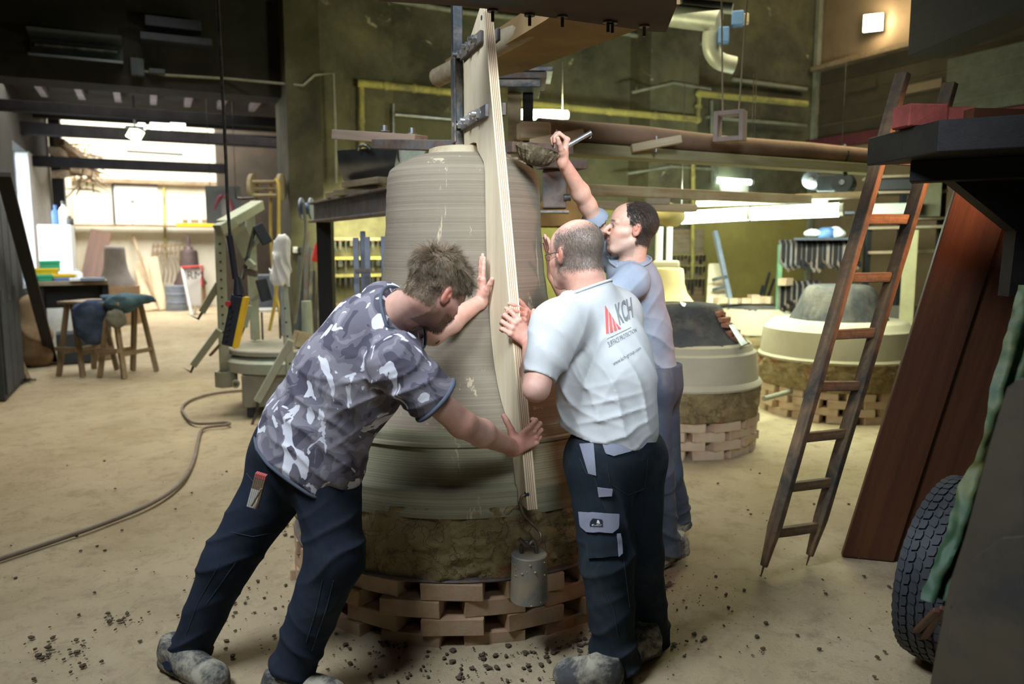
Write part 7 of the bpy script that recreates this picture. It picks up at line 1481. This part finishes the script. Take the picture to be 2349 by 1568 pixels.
for i, x in enumerate(()): single('hanging_cord', MB().tube([at(x, 145, 7.0), at(x-3, 262, 6.9)], 0.012, 6), M_['dustywood'], ('left cord hanging from the duct', 'right cord hanging from the duct')[i], 'cord', 'cords under the duct')
for i, (x, y, w, h) in enumerate(((1345, 205, 0.20, 0.28), (1360, 185, 0.1, 0.1))): pass
# fluorescent lamps
tube_light('tube_lamp', at(1563, 499, 7.6), at(1718, 490, 7.3), 0.060, wlc, 'left half of the long bright fluorescent lamp over the rear moulds', False)
tube_light('tube_lamp', at(1724, 490, 7.28), at(1924, 481, 6.9), 0.060, wlc, 'right half of the long bright fluorescent lamp over the rear moulds', False)
a = at(1563, 472, 7.6); beam('lamp_carrier', at(1600, 468, 7.7), at(1900, 458, 7.1), 0.10, 0.05, M_['palewood'], None, label='pale batten carrying the long fluorescent lamp', cat='batten')
tube_light('tube_lamp', at(1645, 413, 11.9), at(1722, 418, 11.9), 0.038, wlc, 'small cool fluorescent tube on the wall above the long lamp', False)
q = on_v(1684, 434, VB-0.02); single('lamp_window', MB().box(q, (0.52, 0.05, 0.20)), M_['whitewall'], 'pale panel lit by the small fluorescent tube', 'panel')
tl2 = on_v(1185, 262, VB-0.6); tube_light('tube_lamp', at(1184, 262, 6.2), at(1290, 264, 6.4), 0.040, wl_, 'bright fluorescent lamp between the board and the log end', False)
# flood lamp on the right wall
fl = on_u(2003, 52, UR-0.2); F_ = E('flood_lamp', fl, 'glaring warm flood lamp high on the brown right wall', 'lamp'); R = facing(fl)
MB().box(fl, (0.25, 0.05, 0.22), R).build('lamp_glass', emis('flood_glow', (1.0, 0.86, 0.55), 60.0), F_); MB().box(fl+R @ V((0, 0.06, 0.0)), (0.26, 0.06, 0.22), R).build('lamp_housing', M_['iron'], F_)
pd = bpy.data.lights.new('flood_light', 'POINT'); pd.energy = 16; pd.color = (1.0, 0.8, 0.5); pd.shadow_soft_size = 0.12; po_ = bpy.data.objects.new('flood_light', pd); C.objects.link(po_); po_.location = fl-V((fl.x, fl.y, 0)).normalized()*0.5
# right wall: wainscot of boards, ledge, red girder, wire mesh
M_['dkboard'] = mat('dark_wall_board', (0.085, 0.065, 0.04), (0.05, 0.04, 0.025), 2.5, 0.9, 0, 0.2, 8)
zl0 = on_u(1860, 322, UR-0.1).z; zl1 = on_u(1860, 168, UR-0.1).z; wsc = E('trim_2', (UR, 4.5, zl0)); wsc['kind'] = 'structure'
nb2 = 5
for i in range(nb2):
    z0 = zl0+(zl1-zl0)*i/nb2; z1 = zl0+(zl1-zl0)*(i+1)/nb2; MB().box((UR-0.02-0.008*(i % 2), 4.9, (z0+z1)/2), (0.03, 9.1, z1-z0-0.02)).build('wall_board', M_['dkboard'], wsc)
MB().box((UR-0.10, 4.9, zl1+0.03), (0.22, 9.1, 0.07)).build('ledge', M_['oldwood'], wsc)
single('red_girder', MB().box((UR-0.18, 4.9, zl0-0.1), (0.12, 9.1, 0.17)), mat('oxide_red_steel', (0.20, 0.05, 0.06), (0.11, 0.03, 0.035), 4, 0.6, 0.2, 0.1, 20), 'oxide red steel girder along the right wall', 'girder')
single('corner_strut', MB().box((UR-0.08, VB-0.06, zl1/2+1.1), (0.09, 0.07, zl1+2.2)), M_['pipegrey'], 'thin grey vertical strut in the far right corner', 'strut')
ms = MB(); y0_, y1_ = on_u(2170, 200, UR-0.35).y, on_u(2349, 200, UR-0.35).y-0.4; zm0 = on_u(2200, 262, UR-0.35).z; zm1 = on_u(2200, 130, UR-0.35).z
nn = 46; L1 = y0_-y1_; H1 = zm1-zm0
for i in range(-20, nn):
    for s in (1, -1):
        a0 = i*L1/nn; pts = []
        ya = a0; yb = a0+H1
        lo = max(ya, 0); hi = min(yb, L1)
        if hi <= lo: continue
        za = (lo-ya); zb_ = (hi-ya)
        if s < 0: za, zb_ = H1-za, H1-zb_
        ms.cyl((UR-0.35, y1_+lo, zm0+za), (UR-0.35, y1_+hi, zm0+zb_), 0.004, n=3, caps=False)
ms.build('wire_mesh', M_['pipegrey'], None, kind='stuff', label='diagonal wire mesh guard on the right wall', cat='mesh')
p0, p1_ = at(2125, 92, 4.3), at(2420, 10, 3.4); beam('roof_beam', p0+UP*0.06, V((p1_.x, p1_.y, p0.z))+UP*0.06, 0.2, 0.30, M_['darkwood'], None, label='big dark roof beam in the upper right corner', cat='beam')
for i, (x0, y0, x1, y1, m) in enumerate(((1945, 205, 2010, 198, 'dkboard'), (2060, 210, 2160, 200, 'tanwall'))): 
    a = on_u(x0, y0, UR-0.06); b = on_u(x1, y1, UR-0.06); b.z = a.z; beam('wall_notice', a, b, 0.02, 0.12, M_[m], None, label=('dark strip board on the right wall behind the ladder top', 'brown strip board on the right wall, right of the ladder top')[i], cat='board')
# ---------------------------------------------------------------- rear moulds
M_['darkclay'] = mat('dark_grey_clay', (0.075, 0.075, 0.08), (0.035, 0.035, 0.04), 4, 0.95, 0, 0.8, 22, dirt=(0.13, 0.115, 0.095), dscale=3, bdist=0.015)
M_['bandclay'] = mat('smooth_tan_clay', (0.47, 0.42, 0.30), (0.38, 0.34, 0.24), 3, 0.85, 0, 0.15, 20)
def rear_mould(c, R, zb, zr, band, cone, label, nper, rows, pale=True):
    root = E('rear_mould', c, label, 'bell mould')
    MB().lathe([(0, zb), (R-0.04, zb)]+[(R-0.008+0.012*math.sin((z-zb)*9), z) for z in [zb+(zr-zb)*i/22 for i in range(23)]]+[(R-0.05, zr+0.01), (0, zr+0.02)], c, 200, lambda t, z, r: rock(t, z, r, 0.02, R*7, 5.0, R) if r > R-0.05 else 0).build('rough_clay_skirt', M_['roughclay'], root, smooth=80)
    MB().lathe(band, c, 96).build('smooth_clay_band', M_['bandclay'], root, smooth=35)
    MB().lathe(smooth_prof(cone, 1), c, 120, lambda t, z, r: (0.018*mnoise.noise(V((math.cos(t)*2.2, math.sin(t)*2.2, z*5+R)))+0.008*mnoise.noise(V((math.cos(t)*9, math.sin(t)*9, z*16)))) if r > 0.05 else 0).build('dark_clay_cone', M_['darkclay'], root, smooth=60)
    brick_ring(c, R-0.02, rows, nper, 'open brick courses under the '+label.split(' with')[0].split(' mould ')[0], PBR, -0.005, aF+0.15)
    return root
c2 = V((*at(1563, 900, 5.98).xy, 0)); R2 = 0.585; z2 = 0.27
m2 = rear_mould(c2, R2, z2, 0.50, [(0.52, 0.48), (0.60, 0.49), (0.605, 0.505), (0.59, 0.53), (0.575, 0.54), (0.553, 0.74), (0.53, 0.755), (0.515, 0.80), (0.48, 0.815), (0.40, 0.82)], [(0.50, 0.80), (0.46, 0.83), (0.40, 0.88), (0.34, 0.97), (0.29, 1.07), (0.24, 1.095), (0.0, 1.10)], 'middle rear mould with dark clay cone, right of the man in blue', 12, 4)
xp = MB()
for j in range(6):
    for i in range(2):
        t = aF+0.78+i*0.13+0.02*j; r = 0.295+0.036*j; z = 1.03-j*0.045; p = c2+V((math.cos(t), math.sin(t), 0))*r+UP*z; xp.box(p, (0.09, 0.06, 0.035), Matrix.Rotation(t+1.57+random.uniform(-.2, .2), 3, 'Z') @ Matrix.Rotation(0.3*random.uniform(-1, 1), 3, 'Y'))
xp.build('exposed_bricks', mat('broken_brick', (0.5, 0.23, 0.13), (0.33, 0.15, 0.09), 12, 0.95, 0, 0.5, 50), m2, bevel=0.004)
c3 = V((*at(1914, 900, 7.22).xy, 0)); R3 = 0.70; z3 = 0.27
m3 = rear_mould(c3, R3, z3, 0.52, [(0.60, 0.50), (0.705, 0.51), (0.71, 0.53), (0.69, 0.55), (0.665, 0.78), (0.63, 0.80), (0.60, 0.84), (0.57, 0.855), (0.45, 0.86), (0.3, 0.87)], [(0.44, 0.85), (0.41, 0.90), (0.37, 1.00), (0.33, 1.10), (0.28, 1.165), (0.22, 1.18), (0.0, 1.18)], 'rightmost rear mould with dark grey cone, seen through the ladder', 14, 4)
c4 = V((*at(1722, 850, 9.0).xy, 0))
m4 = rear_mould(c4, 0.50, 0.27, 0.55, [(0.42, 0.54), (0.50, 0.55), (0.495, 0.58), (0.46, 0.76), (0.43, 0.80), (0.38, 0.83)], [(0.42, 0.80), (0.36, 0.84), (0.20, 0.87), (0.0, 0.88)], 'hindmost low mould with loose pale bricks on top', 10, 4)
m4.children[2].data.materials[0] = M_['bandclay']
for i, (x, y, sz) in enumerate(((1652, 705, (0.14, 0.1, 0.07)), (1688, 712, (0.14, 0.1, 0.06)), (1712, 706, (0.12, 0.1, 0.06)), (1728, 700, (0.14, 0.1, 0.10)), (1742, 706, (0.12, 0.09, 0.07)), (1758, 703, (0.13, 0.1, 0.08)))):
    q = at(x, y, 8.85); q.z = max(q.z, 0.9)-0.0; q.z = 0.885+sz[2]/2; loose_brick('brick', q, sz, 0.4*i, M_['palebrick'], 'pale loose brick on the hindmost mould, %s from the left' % ['first', 'second', 'third', 'fourth', 'fifth', 'sixth'][i], 50+i, 'loose bricks on the hindmost mould')
c5 = at(1525, 700, 7.6); yb = small_bell('yellow_bell', V((c5.x, c5.y, 0.93)), 0.33, 0.40, mat('yellow_clay', (0.55, 0.45, 0.22), (0.45, 0.36, 0.17), 4, 0.85, 0, 0.2, 20), 'yellowish clay bell with white pipes on top, behind the middle rear mould', 'bell', 0, None)
MB().lathe([(0, 0.93), (0.36, 0.93), (0.36, 0.0), (0, 0.0)], V((c5.x, c5.y, 0)), 30).build('base_block', M_['bandclay'], yb)
for dx, w in ((-0.07, 0.035), (0.03, 0.028)): MB().cyl(V((c5.x, c5.y, 1.33))+RT*dx, V((c5.x, c5.y, 1.72))+RT*dx, w, n=14).build('white_pipe', M_['white'], yb, smooth=40)
MB().box(V((c5.x, c5.y, 1.36)), (0.26, 0.2, 0.07), facing(c5)).build('crown_block', M_['bandclay'], yb, bevel=0.02)
tw = at(1545, 697, 5.85); trw = E('trowel', tw, 'long-handled trowel lying on top of the middle rear mould', 'trowel'); MB().cyl(at(1500, 701, 5.9), at(1560, 696, 5.85), 0.012, n=10).build('handle', M_['dustywood'], trw); MB().prism([at(1560, 694, 5.85), at(1588, 704, 5.85), at(1566, 704, 5.7)], UP*0.008).build('blade', M_['steel'], trw)
ts = at(1700, 775, 5.55); single('float_tool', MB().prism([at(1672, 748, 5.65), at(1682, 746, 5.68), at(1715, 790, 5.6), at(1700, 796, 5.5)], UP*0.01), M_['steel'], 'bright steel float lying on the shoulder of the middle rear mould', 'float')
for i, (x, y, D) in enumerate(((1546, 945, 5.4), (1760, 909, 6.6))): q = at(x, y, D); single('support_tube', MB().cyl(q-FW*0.1-RT*(0.02 if i == 0 else 0.06), q+RT*(0.02 if i == 0 else 0.30)+FW*(0.1 if i == 0 else 0.25), 0.022, n=14), M_['pipegrey'], ('short tube end under the skirt of the middle rear mould', 'grey tube sticking out left of the rightmost rear mould')[i], 'tube', smooth=40)
# ---------------------------------------------------------------- yellow corner: template board, rods, tool racks, hook rack
tp_ = E('template_board', down(at(1650, 700, 9.2)), 'pale template board with two clamps leaning in the yellow corner', 'template board')
MB().prism([at(1626, 604, 9.45), at(1652, 604, 9.45), at(1669, 680, 9.2), at(1652, 690, 9.2), at(1645, 712, 9.1), at(1620, 712, 9.1)], FW*0.03).build('board_face', M_['ply'], tp_)
for y in (638, 661): beam('clamp_bar', at(1634, y+4, 9.15), at(1668, y-4, 9.15), 0.03, 0.04, M_['iron'], tp_)
beam('steel_rod', at(1682, 720, 9.0), at(1640, 530, 9.4), 0.05, 0.05, M_['bluegrey'], None, label='long steel rod leaning behind the pale template board', cat='rod')
for i, (x0, y0, x1, y1) in enumerate(((1745, 700, 1765, 625), (1755, 700, 1776, 640), (1738, 702, 1750, 655))): beam('steel_rod', at(x0, y0, 9.4), at(x1, y1, 9.7), 0.03, 0.03, M_['iron'], None, label='%s dark rod in the bundle leaning left of the green rack' % ('left', 'right', 'short middle')[i], cat='rod', group='rods left of the green rack')
tr_ = E('tool_board', on_v(1570, 600, VB-0.58), 'dark tool board crowded with small tools on the column', 'tool board')
a = on_v(1540, 525, VB-0.56); b = on_v(1612, 700, VB-0.56); MB().box(((a.x+b.x)/2, VB-0.53, (a.z+b.z)/2), (b.x-a.x, 0.03, a.z-b.z)).build('back_board', M_['oldwood'], tr_)
for j, y in enumerate((585, 610, 640)):
    q = on_v(1576, y, VB-0.6); MB().box((q.x, VB-0.58, q.z), (b.x-a.x, 0.07, 0.02)).build('rack_ledge', M_['pipeyellow'], tr_); h_ = MB()
    for i in range(9): x = a.x+(b.x-a.x)*(i+0.5)/9; l = random.uniform(0.05, 0.14+0.1*(j == 2)); h_.box((x, VB-0.61, q.z-l/2), (random.choice([0.012, 0.02, 0.03]), 0.02, l))
    h_.build('small_tools', M_['iron'], tr_, kind='stuff')
gr = E('hook_rack', down(at(1860, 700, 8.6)), 'green steel rack hung with rows of old iron hooks, right rear', 'rack'); grm = mat('green_rack_paint', (0.16, 0.30, 0.17), (0.10, 0.2, 0.11), 5, 0.6, 0.1, 0.1, 20)
Dg = 8.7
for x in (1790, 1960): q = at(x, 565, Dg); beam('rack_post', down(q), V((q.x, q.y, at(1790, 562, Dg).z)), 0.05, 0.05, grm, gr, up=FW)
rnd5 = random.Random(9)
for (x0, x1, y, hh) in ((1788, 1965, 563, 0.26), (1784, 1880, 657, 0.28)):
    a = at(x0, y, Dg); b = at(x1, y, Dg-0.4 if y < 600 else Dg); b.z = a.z; beam('rack_bar', a, b, 0.05, 0.03, grm, gr)
    n = 44 if y < 600 else 22
    for i in range(n):
        t = (i+0.5)/n; 
        q = a.lerp(b, t); l = hh*rnd5.uniform(0.6, 1.15)
        MB().tube([q+UP*0.02+FW*0.04, q+UP*0.05, q-FW*0.04+UP*0.01, q-FW*0.04-UP*l*0.85, q-FW*0.05-UP*l+RT*0.03, q-FW*0.02-UP*(l-0.03)+RT*0.04], rnd5.uniform(0.014, 0.026), 5).build('iron_hook', M_['sootsteel'] if i % 3 else M_['ruststeel'], gr)
q = at(1887, 548, 8.4); sh2 = single('store_shelf', MB().box(q, (0.58, 0.3, 0.03), facing(q)).box(q+UP*0.27, (0.6, 0.3, 0.03), facing(q)), M_['black'], 'dark shelf with rags above the hook rack', 'shelf', bevel=0.004)
heap('rag', q+UP*0.06-RT*0.12, 0.10, 0.08, 0.045, M_['white'], 'white rag on the left of the dark shelf', 0, 0, 'rag'); heap('rag', q+UP*0.06+RT*0.15, 0.09, 0.08, 0.05, M_['white'], 'white rag on the right of the dark shelf', 0, 1, 'rag'); heap('tool_bag', q+UP*0.06+RT*0.02, 0.07, 0.07, 0.04, M_['blue'], 'dark blue bundle between the two white rags', 0, 2, 'bundle')
loose_brick('brick', at(1802, 646, 8.6), (0.16, 0.1, 0.08), 0.3, M_['brick'], 'reddish brick on the lower bar of the hook rack', 71)
# motors on the beam
for i, (x, y, r, D) in enumerate(((1861, 412, 0.085, 7.3), (1932, 418, 0.095, 7.0))):
    q = at(x, y, D); root = E('electric_motor', q, ('round grey electric motor above the long lamp, left one', 'round grey electric motor above the long lamp, right one')[i], 'motor', 'motors above the long lamp'); ax = (-FW*0.85-RT*0.5).normalized()
    MB().cyl(q, q-ax*0.22, r, n=28).build('motor_body', M_['dkgrey'], root, smooth=30); MB().cyl(q+ax*0.02, q, r*0.92, r, 28).build('fan_cover', M_['dkgrey'], root, smooth=30); MB().cyl(q+ax*0.03, q+ax*0.018, r*0.25, n=14).build('hub', M_['steel'], root, smooth=30)
    MB().box(q-ax*0.12+UP*r, (0.09, 0.09, 0.05), facing(q)).build('terminal_box', M_['dkgrey'], root, bevel=0.006)
q = at(1895, 420, 7.2); single('gearbox', MB().box(q, (0.16, 0.2, 0.14), facing(q)), M_['dkgrey'], 'grey gearbox between the two motors', 'gearbox', bevel=0.012)
beam('motor_beam', at(1830, 452, 7.1), at(2010, 446, 6.7), 0.16, 0.05, M_['dustywood'], None, label='timber shelf carrying the two electric motors', cat='timber')
# shelving behind the ladder
sv = E('storage_shelving', down(at(2060, 600, 8.4)), 'dark storage shelving with boards behind the ladder', 'shelving')
for (x, y0, m) in ((2075, 400, 'darkwood'), (2165, 405, 'darkwood'), (1995, 470, 'darkwood')): q = at(x, y0, 8.4); beam('shelf_post', down(q), q, 0.06, 0.06, M_[m], sv, up=FW)
for y in (405, 440, 500, 520, 575): beam('shelf_board', at(1985, y+4, 8.5), at(2165, y, 8.3), 0.4, 0.03, M_['oldwood'], sv)
for (x0, y0, w, h, m, D) in ((2128, 450, 0.25, 0.43, 'backwall', 8.2), (2040, 480, 0.57, 0.11, 'greenpaint', 8.2), (2050, 425, 0.38, 0.11, 'darkwood', 8.2)): q = at(x0, y0, D); MB().box(q, (w, 0.3, h), facing(q)).build('stored_board', M_[m], sv, bevel=0.006)
q = at(2085, 620, 8.0); single('pale_post', MB().box(V((q.x, q.y, 0.85)), (0.13, 0.1, 1.7), facing(q)), mat('yellow_grey_post', (0.42, 0.38, 0.2), (0.3, 0.27, 0.15), 4, 0.9, 0, 0.2, 20), 'pale yellowish post behind the ladder, near the planks', 'post')
q = at(2060, 745, 8.25); single('dark_panel', MB().box(V((q.x, q.y, at(2060, 705, 8.0).z/2)), (0.75, 0.05, at(2060, 705, 8.0).z), facing(q)), M_['greyply'], 'low dark panel behind the rightmost rear mould', 'panel')
